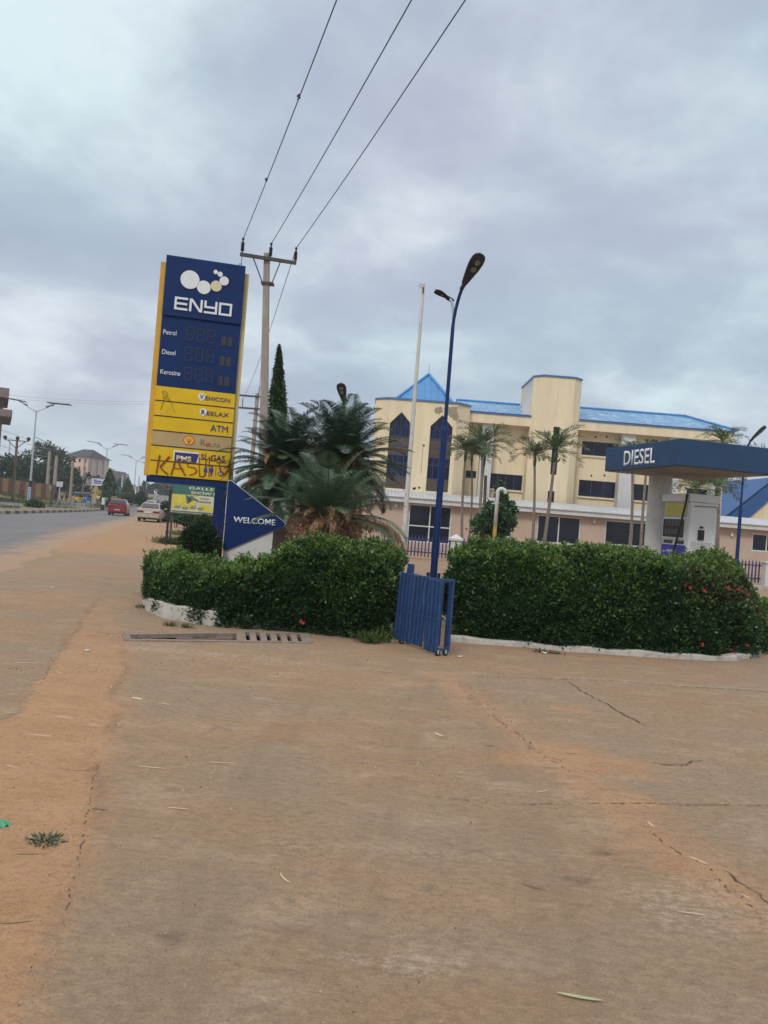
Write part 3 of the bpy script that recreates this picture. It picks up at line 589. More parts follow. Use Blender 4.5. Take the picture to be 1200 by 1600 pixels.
# left hedge, low pale end
f0 = off(path_pts([(224, 925), (226, 946), (240, 960), (280, 970), (330, 980)]), .04)
b0 = [f0[0]+Vector((.45, .30)), f0[1]+Vector((.7, .75)), f0[2]+Vector((.65, 1.1)), f0[3]+Vector((.45, 1.3)), f0[4]+Vector((.3, 1.4))]
H3, _ = hedge('clipped_hedge', 'low pale green rounded hedge end at the left corner of the bed', f0, b0, lambda t: np.interp(t, [0, .15, .5, .8, 1], [.52, .63, .68, .68, .60]), 30000, .55, llen=(.03, .055))
def bush(name, label, px, py, Y, r, n, mats, ll=(.04, .07), group=None, z0=0, cat='bush'):
    c = at(px, py, Y); t = thing(name, label, cat, (c.x, Y, g(c.x, Y)+z0), group=group)
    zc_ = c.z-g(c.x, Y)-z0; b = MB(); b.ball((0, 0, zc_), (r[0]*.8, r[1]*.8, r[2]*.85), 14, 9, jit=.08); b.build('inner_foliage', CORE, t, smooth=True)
    v = rng.normal(size=(n, 3)); v /= np.linalg.norm(v, axis=1)[:, None]; lump = 1+.35*(fbm(v[:, 0]*2.5+5, v[:, 2]*2.5+v[:, 1]*2, px)-.5)
    P = v*np.array(r)*(lump*rng.uniform(.78, 1.03, n))[:, None]+np.array([0, 0, zc_]); k = P[:, 2] > .02; v, P = v[k], P[k]; D = v+rng.normal(0, .6, v.shape)+np.array([0, 0, .3]); Ln = rng.uniform(*ll, len(P))
    mi = (rng.random(len(P)) < .3*(v[:, 2] > .2)).astype(int); leafmesh('leaves', P, D, Ln, Ln*.5, mats, t, .15, mi)
    b = MB(); 
    for k in range(5): a = k*1.3; b.tube([(math.cos(a)*.05, math.sin(a)*.05, 0), (math.cos(a)*r[0]*.5, math.sin(a)*r[1]*.5, zc_)], [.02, .008], 6)
    b.build('stem', BARK, t); return t
bush('rounded_bush', 'dark rounded bush at the foot of the blue sign post', 311, 858, 13.6, (.36, .36, .46), 9000, [LEAFD, LEAF])
bush('scraggly_bush', 'pale weedy bush left of the sign post behind the round dark bush', 318, 832, 16.5, (.28, .3, .35), 2500, [LEAFL, GRASS])
bush('scraggly_bush', 'small brownish shrub between the sign post and the dark hedge', 345, 905, 12.1, (.28, .3, .30), 2600, [LEAFO, LEAFO])
# grass tufts
def grass(label, patches, n, h=(.05, .16), name='grass'):
    PP = []; k = n//len(patches)
    for px, py, rx, ry in patches:
        c = on(px, py); a = rng.normal(0, .5, (k, 2)); PP.append(np.stack([c.x+a[:, 0]*rx, c.y+a[:, 1]*ry, np.zeros(k)], 1))
    P = np.vstack(PP); P[:, 2] = [g(x, y)-.01 for x, y in P[:, :2]]
    D = rng.normal(0, .45, P.shape); D[:, 2] = 1; Ln = rng.uniform(*h, len(P)); o = leafmesh(name, P, D, Ln, Ln*.07+.004, GRASS, None, .1); return tag(o, label, 'grass', kind='stuff')
grass('tufts of grass growing at the foot of the hedge beside the barrier', [(588, 1003, .25, .12), (605, 998, .2, .1), (1, 1, .01, .01) if False else (575, 1005, .15, .06)], 500, (.06, .22))
grass('weeds in the kerb joint by the drain and under the right hedge', [(265, 978, .10, .05), (222, 950, .10, .10), (290, 981, .12, .04), (868, 1022, .10, .05), (845, 1020, .1, .05)], 380, (.03, .10))
grass('weeds on the dirt verge under the furniture billboard', [(300, 838, 1.0, .8), (318, 823, .9, .8), (275, 851, .7, .3), (310, 812, 2.5, 2), (332, 808, 2.5, 2.5), (265, 800, 2.5, 5), (330, 820, 1.2, 2)], 9000, (.10, .40))
grass('low grass on the bank left of the far carriageway', [(10, 781, 9, 5), (25, 779, 7, 5), (8, 785, 8, 4)], 4500, (.3, .9))
def median_grass():
    ys_ = rng.uniform(40, 200, 9000); P = np.array([[xk(y)-.4-3.9*rng.random(), y, 0] for y in ys_]); P = P[fbm(P[:, 0]*.3, P[:, 1]*.12, 3) > .44]; P[:, 2] = [g(x, y)+.16 for x, y in P[:, :2]]
    D = rng.normal(0, .5, P.shape); D[:, 2] = 1; Ln = rng.uniform(.10, .35, len(P)); tag(leafmesh('grass', P, D, Ln, .05, GRASS), 'patchy grass along the raised road median', 'grass', kind='stuff')
median_grass()
# ================================================================ cycads
def cycad(name, label, px, py, Y, nf, Lf, el, m, trunk_h, dead=0, seed=1, droopy=1.0, extra=(), wid=.26):
    r_ = np.random.default_rng(seed); c = at(px, py, Y); t = thing(name, label, 'cycad', (c.x, Y, 0)); zc_ = c.z
    b = MB(); b.tube([(0, 0, 0), (0, 0, zc_*.5), (0, 0, zc_)], [.20, .24, .16], 12); b.build('trunk', TRUNK, t)
    def frond(az, e0, L_, mm, nm_, wid=.15, droop=1.0, ds=1.0):
        n = 17; p = np.array([0, 0, zc_]); pts = [p]; h = np.array([math.cos(az), math.sin(az)]); e = e0
        for k in range(n):
            d = np.array([h[0]*math.cos(e), h[1]*math.cos(e), math.sin(e)]); p = p+d*L_/n; pts.append(p); e -= droop*(.015+.20*(k/n)**2.0)
        pts = np.array(pts); R = [tuple(q) for q in pts]; bb = MB(); bb.tube(R, [.014*(1-.8*k/n) for k in range(n+1)], 5); fr_ = bb.build(nm_, RACH if mm is not CYCB else CYCB, t, smooth=True)
        K = int(L_*80); s = np.linspace(.12, .99, K); ip = s*n; i0 = np.minimum(ip.astype(int), n-1); f = (ip-i0)[:, None]; base = pts[i0]*(1-f)+pts[i0+1]*f; tan = pts[i0+1]-pts[i0]; tan /= np.linalg.norm(tan, axis=1)[:, None]
        sd_ = np.array([-h[1], h[0], 0.0]); upv = np.cross(sd_[None]*np.ones((K, 1)), tan); P = []; D = []; Lx = []; env = np.sin(np.clip(s*1.02, 0, 1)**.75*PI)**.55*wid*1.15
        for sg in (-1, 1):
            d = sg*sd_[None]*1.0+tan*(.42+.35*s[:, None]**2)-np.sign(upv[:, 2:])*upv*(-.32*ds); d = d+r_.normal(0, .05, d.shape); P.append(base); D.append(d); Lx.append(env*r_.uniform(.9, 1.08, K))
        gr_ = np.array([0, 0, -.50])*max(0.1, math.cos(max(0, e0))); D = [d+gr_ for d in D]
        if mm is CYCB: D = [d+r_.normal(0, .25, d.shape)-np.array([0, 0, .4]) for d in D]
        P = np.vstack(P); D = np.vstack(D); Lx = np.concatenate(Lx); side = np.tile(tan, (2, 1)); leafmesh('leaflets', P, D, Lx, .0125, mm, fr_, .05, side=side)
    for k in range(nf):
        az = k*2.39996+r_.uniform(-.15, .15); q = (k+.5)/nf; e0 = el[0]+(el[1]-el[0])*q**.8+r_.uniform(-.08, .08); frond(az, e0, Lf*r_.uniform(.85, 1.08), m if r_.random() < .8 else (CYC if m is CYCD else CYCD), 'frond', wid, droopy*r_.uniform(.8, 1.2))
    for az, e0, L_, mm, dr in extra: frond(az, e0, L_, mm, 'frond' if mm is not CYCB else 'dead_frond', wid, dr)
    for k in range(dead): frond(r_.uniform(0, 2*PI), r_.uniform(-.3, .85), Lf*r_.uniform(.35, .8), CYCB, 'dead_frond', .13, 2.2)
    if dead:
        n = 2600; a = r_.uniform(0, 2*PI, n); z = zc_-r_.uniform(.0, .55, n); rr = .16+r_.uniform(0, .42, n)*(1.2-(zc_-z)); P = np.stack([np.cos(a)*rr, np.sin(a)*rr, z], 1); D = np.stack([np.cos(a)*.7, np.sin(a)*.7, r_.uniform(-.8, .8, n)], 1)+r_.normal(0, .35, (n, 3)); leafmesh('dead_leaf_skirt', P, D, r_.uniform(.08, .2, n), .012, CYCB, t, .05)
    return t
cycad('cycad', 'dark cycad directly behind the tip of the welcome board', 448, 735, 15.2, 84, 1.42, (1.52, -.75), CYCD, 0, 22, 3, 1.0, extra=((PI*.98, -.25, 1.2, CYCB, .8), (PI*.9, .35, 1.5, CYCD, .9), (PI*1.05, .5, 1.5, CYCD, 1.0)), wid=.30)
cycad('cycad', 'dark tall cycad nearest the cream building behind the greener one', 534, 722, 14.6, 80, 1.42, (1.52, -.60), CYCD, 0, 14, 8, .95, extra=((.1, .45, 1.4, CYCD, .6), (-.1, .15, 1.35, CYCD, .5)), wid=.30)
cycad('cycad', 'greener low cycad with brown dead fronds round its heart', 510, 812, 12.3, 24, 1.34, (1.35, .35), CYC, 0, 60, 5, .75, extra=((-.45, .25, 1.6, CYC, 1.3), (-.30, .2, 1.65, CYCB, 1.7), (-.2, .15, 1.6, CYCB, 1.6), (-.42, .15, 1.6, CYCB, 1.6), (-.6, .15, 1.5, CYC, 1.2), (PI+.5, .15, 1.35, CYC, .8), (PI+.25, .42, 1.4, CYC, .8)))
# ================================================================ the price sign
po = at(231.5, 765, 15.0); SG = Plane((po.x, po.y, 0), math.atan2(.36, 1.6))
sign = thing('price_sign', 'tall blue and yellow fuel price pylon with red graffiti at its foot', 'sign', (po.x, po.y, 0), SG.rz)
def S(px, py): return SG.uv(px, py)
uL = (S(258, 398)[0]+S(250, 560)[0])/2; uR = S(384, 417)[0]
def band(pyl): return S(250, pyl)[1]
ztop = S(258, 398)[1]; zlogo = S(253, 492)[1]; zpr = S(245, 602)[1]
ys_l = [602.5, 625.5, 649, 672, 695.5, 719, 742.5]; zl = [S(246-(y-602)*.09, y)[1] for y in ys_l]
fx0 = S(245.5, 500)[0]-.02; fx1 = uR+.085
b = MB(); b.bx(fx0, uL+.03, .05, .30, zl[-1]-.0, ztop-.13); b.build('left_frame', FYEL, sign)
b = MB(); b.bx(uR-.03, fx1, .05, .30, zl[-1]-.02, ztop-.13); b.build('right_frame', PALE, sign)
b = MB(); b.bx(uL+.03, uR-.03, .07, .28, zl[-1]+.005, ztop-.15); b.build('cabinet', STEELD, sign)
b = MB(); b.bx(uL, uR, -.035, .065, zlogo, ztop); LP = b.build('logo_panel', NAVY2, sign, bevel=.008)
b = MB(); b.bx(uL+.004, uR-.004, .0, .062, zpr, zlogo-.006); PP_ = b.build('price_panel', NAVY2, sign)
def disc(px, py, r, m, par, y=-.05):
    u, v = S(px, py); b = MB(); n = 32; rr = r; vs = [(u+rr*math.cos(2*PI*k/n), v+rr*math.sin(2*PI*k/n)) for k in range(n)]; b.prism(vs[::-1], y, y+.018); return b.build('disc', m, par)
for px, py, r in ((297, 438, 14.2), (318.5, 450, 10.4), (350.2, 440, 7.0), (344, 429.5, 3.9), (337, 426, 3.3)): disc(px, py, r*.01275, WHT, LP)
disc(337.8, 448, 8.4*.01275, CREAM, LP)
u0, v0 = S(272, 484); u1, v1 = S(361, 493); _, vt = S(273, 464)
hL = vt-v0; wL = (u1-u0); cw = wL/4.25; st = .043
def stroke_letters():
    b = MB(); yy = (-.052, -.034)
    def H(x0, x1, z): b.bx(x0, x1, yy[0], yy[1], z-st/2, z+st/2)
    def V(x, z0, z1): b.bx(x-st/2, x+st/2, yy[0]-.002, yy[1], z0, z1)
    z0 = v0; z1 = v0+hL; zm = (z0+z1)/2; x = u0
    w = cw*.98; H(x, x+w, z1-st/2); H(x, x+w*.96, zm); H(x, x+w, z0+st/2); V(x+st/2, z0+st, z1-st*1.0)
    x += cw*1.10; V(x+st/2, z0, z1); V(x+w-st/2, z0, z1); b.prism([(x, z1), (x+st*1.3, z1), (x+w, z0), (x+w-st*1.3, z0)], yy[0]-.004, yy[1])
    x += cw*1.10; V(x+st/2, zm-.005, z1); V(x+w-st/2, z0-.0, z1); H(x, x+w, zm); H(x, x+w, z0+st/2)
    x += cw*1.10; V(x+st/2, z0, z1); V(x+w-st/2, z0, z1); H(x+st, x+w-st, z1-st/2); H(x+st, x+w-st, z0+st/2)
    b.build('lettering', WHT, LP, bevel=.004)
stroke_letters()
def txt(t_, par, pl, a, b_, h, m, y=-.006, bold=.0, d=.010):
    """a,b_: photo points of the lower left and lower right of the word, h: height in metres"""
    (x0, z0), (x1, z1) = pl.uv(*a), pl.uv(*b_); return text_part(t_, 'lettering', par, x0, x1, z0, z0+h, y, m, d, bold, 0, (z1-z0)/(x1-x0)*0)
txt('Petrol', PP_, SG, (255, 522), (275.5, 523.5), .092, WHT, bold=.0); txt('Diesel', PP_, SG, (253, 553), (274, 555), .092, WHT, bold=.0); txt('Kerosine', PP_, SG, (250.5, 584), (281.5, 587), .092, WHT, bold=.0)
def seg7(b, x, z, w, h, s=.013):
    for x0, x1, z0, z1 in ((x+s, x+w-s, z+h-s, z+h), (x+s, x+w-s, z+h/2-s/2, z+h/2+s/2), (x+s, x+w-s, z, z+s), (x, x+s, z+h/2+s, z+h-s), (x, x+s, z+s, z+h/2-s), (x+w-s, x+w, z+h/2+s, z+h-s), (x+w-s, x+w, z+s, z+h/2-s)): b.bx(x0, x1, -.008, .002, z0, z1)
SEGF = mat('display_frame', (.006, .025, .100), .5, .2)
for pa, pb in (((288, 533), (345, 540)), ((286, 564), (342.5, 571)), ((285, 595), (340, 602))):
    x0, z0 = S(*pa); b = MB()
    for k in range(3): b = MB(); seg7(b, x0+.02+k*.205, z0+.02, .15, .27, .019); b.build('digit', SEG, PP_)
    x1, z1 = S(*pb)
    for k in range(2): b = MB(); b.bx(x1+k*.125, x1+k*.125+.095, -.008, .002, z1, z1+.185); b.build('small_digit', SEG, PP_)
    b = MB(); b.bx(x0-.02, x0+.62, -.003, .001, z0, z0+.33); b.build('digit_backing', NAVY2, PP_)
pan = []
for i in range(6):
    b = MB(); b.bx(uL+.002, uR-.002, .0, .062, zl[i+1]+.016, zl[i]-.0); pan.append(b.build('service_panel', TAN if i == 3 else SYEL, sign))
    b = MB(); b.bx(uL+.004, uR-.004, -.004, .06, zl[i+1]-.006, zl[i+1]+.015); b.build('divider', DLINE, sign) if i < 5 else None
def pin(px, py, par, ch):
    u, v = S(px, py); b = MB(); n = 24; vs = [(u+.066*math.cos(a), v+.012+.066*math.sin(a)) for a in [math.radians(q) for q in range(-35, 216, 12)]]+[(u, v-.085)]
    b.prism(vs[::-1], -.010, .004); b.build('badge', WHT, par); text_part(ch, 'lettering', par, u-.036, u+.036, v-.035, v+.05, -.016, LETN, .008, .02)
pin(315, 620.5, pan[0], 'V'); txt('EHICON', pan[0], SG, (321, 625), (359, 628), .078, LETN, bold=.0)
pin(317.5, 644.5, pan[1], 'R'); txt('EELAX', pan[1], SG, (323, 648.5), (357, 651.5), .078, LETN, bold=.0)
txt('ATM', pan[2], SG, (328.5, 673.5), (355.5, 676), .125, LETN, bold=.0)
def shell():
    u, v = S(295, 688.5); b = MB(); R_ = .105
    def fan(k, y, mi): 
        vs = [(u-.045*k, v-.085*k)]; 
        for q in range(0, 25): a = math.radians(196-q*212/24); r = R_*k*(1+.05*abs(math.sin(q*PI/3.43))); vs.append((u+r*math.cos(a), v+.0+r*math.sin(a)*.93))
        vs += [(u+.045*k, v-.085*k)]; b.prism(vs, y, y+.006, mi)
    fan(1, -.006, 0); fan(.84, -.010, 1)
    for q in range(7): a = math.radians(180-24-q*132/6); b.prism([(u-.004+.0*q, v-.06), (u+.004, v-.06), (u+.003+R_*.76*math.cos(a), v+R_*.72*math.sin(a)), (u-.003+R_*.76*math.cos(a), v+R_*.72*math.sin(a))], -.013, -.009, 0)
    b.build('shell_emblem', [mat('emblem_red', (.55, .05, .02), .5), mat('emblem_yellow', (.78, .50, .05), .5)], pan[3])
shell()
REDL = mat('faded_red', (.50, .10, .05), .6, .2, 30); GRYL = mat('faded_grey', (.27, .20, .16), .7, .25, 30)
txt('R', pan[3], SG, (312.5, 695), (320.5, 695.6), .11, GRYL, bold=.0); txt('O', pan[3], SG, (321, 697), (327, 697.5), .075, REDL, bold=.05); txt('LTA', pan[3], SG, (328, 697.5), (344.5, 699), .07, GRYL)
b = MB(); (x0, z0), (x1, _) = S(272, 719), S(309, 722); zt_ = S(271, 703.5)[1]; b.bx(x0-.018, x1+.01, -.006, .002, z0-.01, zt_); b.build('badge', WHT, pan[4])
b = MB(); b.prism([(x0+.004, zt_-.032), (x1+.012, zt_-.032), (x1-.03, z0-.012), (x0+.004, z0-.012)], -.010, -.004); b.build('badge', mat('badge_purple', (.04, .02, .13), .5), pan[4])
txt('PMS', pan[4], SG, (275.5, 720), (299, 721.5), .105, mat('badge_letter', (.72, .70, .42), .5), y=-.014, bold=.03)
txt('SL-GAS', pan[4], SG, (313.5, 718), (351, 721), .115, LETN, bold=.015)
# pictograms
b = MB()
for px in (320.5, 330):
    u, v = S(px, 741); b.ball((u, -.004, v+.15), (.022, .012, .022), 10, 6); b.prism([(u-.03, v+.12), (u+.03, v+.12), (u+.036, v+.05), (u+.018, v+.04), (u+.014, v-.03), (u-.014, v-.03), (u-.018, v+.04), (u-.036, v+.05)], -.008, .002)
u, v = S(336.5, 741); b.bx(u-.004, u+.004, -.006, .002, v-.03, v+.15); u, v = S(344, 742); b.ball((u-.01, -.004, v+.13), (.018, .01, .018), 8, 6)
for k in range(18): a, c_ = math.radians(150+k*14), math.radians(164+k*14); b.prism([(u+.055*math.cos(a), v+.03+.055*math.sin(a)), (u+.055*math.cos(c_), v+.03+.055*math.sin(c_)), (u+.040*math.cos(c_), v+.03+.040*math.sin(c_)), (u+.040*math.cos(a), v+.03+.040*math.sin(a))], -.008, .001)
b.prism([(u-.018, v+.11), (u+.004, v+.11), (u+.01, v+.06), (u+.05, v+.06), (u+.06, v-.01), (u+.045, v-.012), (u+.035, v+.042), (u-.012, v+.045)], -.010, .001); b.build('pictograms', mat('picto_blue', (.03, .04, .25), .5), pan[5])
# painted scrawl
def scrawl(lines, par, w=.032, y=-.012, m=RUST, pl=SG, name='graffiti'):
    b = MB()
    for ln in lines:
        q = [pl.uv(*p) for p in ln]
        for i, ((ax, az), (bx_, bz)) in enumerate(zip(q, q[1:])):
            d = Vector((bx_-ax, bz-az)); 
            if d.length < 1e-6: continue
            d.normalize(); nn_ = Vector((-d.y, d.x))*w/2*random.uniform(.75, 1.15); e_ = d*w*.15; yo = y-.0007*i-random.uniform(0, .002)
            b.prism([(ax-e_.x+nn_.x, az-e_.y+nn_.y), (bx_+e_.x+nn_.x, bz+e_.y+nn_.y), (bx_+e_.x-nn_.x, bz+e_.y-nn_.y), (ax-e_.x-nn_.x, az-e_.y-nn_.y)], yo, yo+.004)
    b.build(name, m, par)
def Z2(x, y): return (225+x/7.5, 680+y/7.5)
K_ = [[(185, 235), (165, 330), (145, 450)], [(300, 250), (190, 370), (215, 405), (280, 460)], [(360, 320), (345, 380), (315, 465)], [(400, 310), (430, 380), (485, 470)], [(345, 385), (465, 395)], [(500, 320), (520, 370), (590, 380), (620, 420), (590, 450), (530, 465)],
      [(650, 260), (645, 400), (650, 480), (700, 485), (720, 440), (725, 300)], [(765, 250), (760, 490)], [(765, 290), (850, 300)], [(880, 300), (885, 400), (960, 470)], [(850, 320), (960, 320)], [(1000, 300), (985, 400), (930, 470)], [(1000, 310), (1025, 470)], [(960, 420), (1015, 425)]]
scrawl([[Z2(*p) for p in l] for l in K_[:4]], pan[5], .034); scrawl([[Z2(*p) for p in l] for l in K_[4:]], pan[5], .018)
scrawl([[(254, 610), (260, 618), (268, 630), (273, 645)], [(254, 610), (256, 625), (251, 640)], [(258, 611), (263, 616), (256, 622), (266, 625)]], pan[0], .008, m=mat('marker_brown', (.16, .07, .02), .7))
b = MB(); zb0 = S(233, 752.5)[1]; b.bx(fx0+.055, uR+.01, .03, .27, zb0, zl[-1]-.002); b.build('crossbeam', NAVY, sign)
xp0 = S(335.5, 768)[0]; xp1 = S(354.5, 768)[0]; b = MB(); b.bx(xp0, xp1, .04, .26, -.05, zb0-.002); post = b.build('post', NAVY, sign)
scrawl([[(341, 800), (336, 806)], [(345, 790), (350, 800)], [(334, 822), (339, 820), (340, 828), (337, 836)], [(341, 832), (347, 828), (346, 840)], [(336, 845), (338, 850)], [(334, 858), (342, 862)], [(333, 872), (338, 868), (341, 876), (334, 880)], [(343, 852), (345, 858)]], post, .009, y=.034, m=mat('scratch_red', (.16, .03, .05), .7))
b = MB()
ue = S(375, 414); b.tube([(ue[0]+.025*math.cos(a), 0.02, ztop+.012+.035*math.sin(a)) for a in [k*PI/8 for k in range(-1, 10)]], .007, 6); b.build('lifting_eye', STEELD, sign)
# ================================================================ welcome board
pw = at(349, 860, 13.8); WG = Plane((pw.x, pw.y, 0), math.radians(6)); W = WG.uv
wel = thing('welcome_board', 'blue rounded triangular welcome board on a white tapering base', 'sign', (pw.x, pw.y, 0), WG.rz)
def rounded(pts, r, n=6):
    o = []; k = len(pts)
    for i in range(k):
        p = Vector(pts[i]); a = (Vector(pts[i-1])-p).normalized(); c = (Vector(pts[(i+1) % k])-p).normalized(); s0 = p+a*r; s1 = p+c*r
        for q in range(n+1): t = q/n; o.append(tuple(s0*(1-t)**2+p*2*t*(1-t)+s1*t*t))
    return o
A, B_, Cc = W(357.5, 748), W(449, 819.5), W(348.5, 862)
tri = rounded([A, B_, Cc], .09); b = MB(); b.prism(tri, -.05, .10); tb = b.build('board', NAVY2, wel)
ctr_ = ((A[0]+B_[0]+Cc[0])/3, (A[1]+B_[1]+Cc[1])/3); tri2 = [(ctr_[0]+(p[0]-ctr_[0])*1.018, ctr_[1]+(p[1]-ctr_[1])*1.018) for p in tri]; b = MB(); b.prism(tri2, -.035, .085); b.build('rim', WPAINT, wel)
txt('WELCOME', tb, WG, (365, 816.3), (430.5, 818.6), .108, WHT, y=-.056, bold=.018)
x0 = W(347.5, 878)[0]; x1 = W(426, 840)[0]; b = MB(); b.prism([(x0, W(350, 856)[1]), (x1, W(426, 826)[1]), (x1, -.05), (x0, -.05)][::1], -.02, .07); b.build('base', WPAINT, wel)
b = MB(); b.bx(x0+.085, x0+.092, -.024, -.018, .0, W(352, 864)[1]); b.build('seam', PALE, wel)
# ================================================================ blue street lamp type
def lamp_post(label, px, pbase, Y, zbase, H, head_rz, twin=False, group='blue forecourt lamp posts', plinth=0, sc=1.0, name='lamp_post', el=.9, hs=1.0):
    p = at(px, pbase, Y); t = thing(name, label, 'lamp post', (p.x, Y, zbase), group=group)
    b = MB(); b.tube([(0, 0, .02), (0, 0, 2.35*sc), (0, 0, 2.42*sc)], [.056*sc, .047*sc, .034*sc], 14); b.tube([(0, 0, 2.3*sc), (0, 0, 2.36*sc)], .052*sc, 14); 
    hx, hy = math.cos(head_rz), math.sin(head_rz); h2 = H
    pts = [(0, 0, 2.38*sc), (0, 0, h2*.86)]+[(hx*.14*(k/6)**2.0, hy*.14*(k/6)**2.0, h2*(.86+.14*k/6)) for k in range(1, 7)]
    b.tube(pts, [.030*sc]*2+[.026*sc]*6, 12); b.build('pole', NAVY, t, smooth=False)
    b = MB(); b.box((0, 0, .0), (.26*sc, .26*sc, .024)); 
    for sx in (-1, 1):
        for sy in (-1, 1): b.tube([(sx*.1*sc, sy*.1*sc, .0), (sx*.1*sc, sy*.1*sc, .05)], .012, 6)
    for k in range(4): a = k*PI/2; b.box((math.cos(a)*.085*sc, math.sin(a)*.085*sc, .07), (.05 if k % 2 == 0 else .008, .008 if k % 2 == 0 else .05, .12))
    b.build('base_flange', NAVY, t)
    def head(o0, d, up, L_, Wd, lens):
        d = Vector(d).normalized(); up = Vector(up); s = d.cross(up).normalized(); up = s.cross(d).normalized(); o0 = Vector(o0); prof = [(0, .34), (.06, .40), (.25, .62), (.5, .88), (.72, 1), (.86, .93), (.95, .72), (1, .3)]; b = MB(); vs = []
        for a, w in prof:
            for kx, kz in ((-1, 0), (-.92, .16), (-.5, .30), (0, .35), (.5, .30), (.92, .16), (1, 0), (.9, -.06), (0, -.07), (-.9, -.06)): vs.append(o0+d*(a*L_)+s*(kx*w*Wd/2)+up*(kz*Wd*(.5 if a > .05 else .4)))
        n = 10; b.add(vs, [(i*n+k, i*n+(k+1) % n, (i+1)*n+(k+1) % n, (i+1)*n+k) for i in range(len(prof)-1) for k in range(n)]+[tuple(range(n-1, -1, -1)), tuple(range(7*n, 8*n))]); b.tube([o0-d*.09, o0+d*.03], .034, 10)
        hd = b.build('lamp_head', LAMPB, t, smooth=False); b = MB()
        for a in lens:
            c_ = o0+d*(a*L_)-up*(Wd*.055); ang = [k*PI/4+PI/8 for k in range(8)]; vs = [c_+d*(math.cos(q)*Wd*.15)+s*(math.sin(q)*Wd*.19)-up*.012 for q in ang]+[c_+d*(math.cos(q)*Wd*.15)+s*(math.sin(q)*Wd*.19)+up*.02 for q in ang]; b.add(vs, [tuple(range(8)), tuple(range(15, 7, -1))]+[(k, (k+1) % 8, (k+1) % 8+8, k+8) for k in range(8)])
        b.build('led_lens', LEDM, hd)
    tip = Vector(pts[-1]); dv = (hx*math.cos(el), hy*math.cos(el), math.sin(el)); head(tip+Vector(dv)*.06, dv, (-hx*math.sin(el), -hy*math.sin(el), math.cos(el)), .52*sc*hs, .29*sc*hs, (.50, .72))
    if twin:
        b = MB(); q = [(-.09*(k/6)**2.2, .03*k/6, h2*(.90+.07*math.sin(k/6*1.45))) for k in range(7)]; b.tube([(x-.01, y, z) for x, y, z in q], .022, 10); b.build('arm', GALV, t)
        e2 = Vector(q[-1])+Vector((-.01, 0, 0)); head(e2, (-.8, -.5, .22), (-.1, .1, 1), .27, .15, (.5,))
    if plinth: b = MB(); b.box((0, 0, -plinth/2-.0125), (.34, .34, plinth)); b.build('plinth', WPAINT, t, bevel=.02)
    return t
lamp_post('tall blue twin headed lamp post rising behind the folded barrier', 676.5, 908, 12.0, at(676.5, 908, 12).z, 4.58, math.radians(-50), True, plinth=at(676.5, 908, 12).z, el=.90)
lamp_post('blue lamp post mostly hidden behind the dark cycad', 527, 800, 21.0, 0, 4.65, math.radians(250), el=1.0)
lamp_post('blue lamp post behind the diesel canopy', 1150, 892, 22.0, .3, 4.35, math.radians(-48), el=.80, hs=.95)
# ================================================================ flagpole and vent pipe
pf = gp(631, 22.5, 838); t = thing('flagpole', 'weathered white flagpole in front of the cream building', 'flagpole', pf)
ztf = at(665, 443, 22.5).z; b = MB(); b.tube([(0, 0, 0), (0, 0, 3), (0, 0, 5.5), (0, 0, ztf)], [.078, .07, .055, .042], 12); b.build('pole', POLEW, t)
b = MB(); b.tube([(-.04+.05*math.cos(a)-.03, 0, ztf-.09+.05*math.sin(a)) for a in [k*PI/6 for k in range(13)]], .008, 6); b.tube([(.0, -.05, ztf-.12), (.0, -.05, ztf-.3)], .022, 6); b.build('pulley', STEELD, t)
b = MB(); b.tube([(-.085, 0, ztf-.1), (-.07, 0, ztf*.75), (-.08, -.02, ztf*.5)], .005, 4); b.build('halyard', WPAINT, t)
pv = gp(771.5, 20.0, 850); t = thing('vent_pipe', 'white hooked vent pipe with a yellow lower end', 'vent pipe', pv); zt_ = at(777, 765, 20).z
b = MB(); b.tube([(0, 0, 1.62), (0, 0, zt_-.06)]+[(.10-.10*math.cos(a), 0, zt_-.06+.09*math.sin(a)) for a in [k*PI/8 for k in range(1, 9)]]+[(.20, 0, zt_-.10)], .048, 12); b.build('pipe', WPAINT, t, smooth=True)
b = MB(); b.tube([(0, 0, 0), (0, 0, 1.62)], .05, 12); b.build('lower_pipe', mat('vent_yellow', (.42, .28, .04), .6, .2), t)
# ================================================================ diesel canopy, column, pump
pn = at(1061.5, 727, 13.6); pl_ = at(944.5, 737, 16.1); da = Vector((pl_.x-pn.x, pl_.y-pn.y)); La = da.length; da.normalize(); db = Vector((-da.y, da.x)); db = db if db.x > 0 else -db
rzc = math.atan2(-da.y, -da.x)                 # local x: left corner -> near corner, local y: to the back
can = thing('fuel_canopy', 'flat blue DIESEL canopy on a round white column', 'canopy', (pl_.x, pl_.y, 0), rzc)
Lb = 2.05; zc0 = pn.z; zc1 = at(1063.5, 684.5, 13.6).z
b = MB(); b.bx(0, La, 0, Lb, zc0, zc1); fas = b.build('fascia', CANB, can, bevel=.012)
b = MB(); b.bx(.05, La-.05, .05, Lb-.05, zc0-.006, zc0+.05); b.build('soffit', mat('soffit', (.24, .22, .20), .8, .3, 1.2, dirt=(.10, .085, .07), dirt_amt=.6), can)
CG = Plane((pl_.x, pl_.y, 0), rzc)
(x0, z0), (x1, _z) = CG.uv(974, 728), CG.uv(1023, 722); z0 = (CG.uv(974, 728.5)[1]+CG.uv(1022, 723.5)[1])/2; zt_ = (CG.uv(974.5, 705)[1]+CG.uv(1020, 699)[1])/2
text_part('DIESEL', 'lettering', fas, x0, x1, z0, zt_, -.004, WHT, .006, .012)
c1 = CG.uv(1029, 800); colx = c1[0]
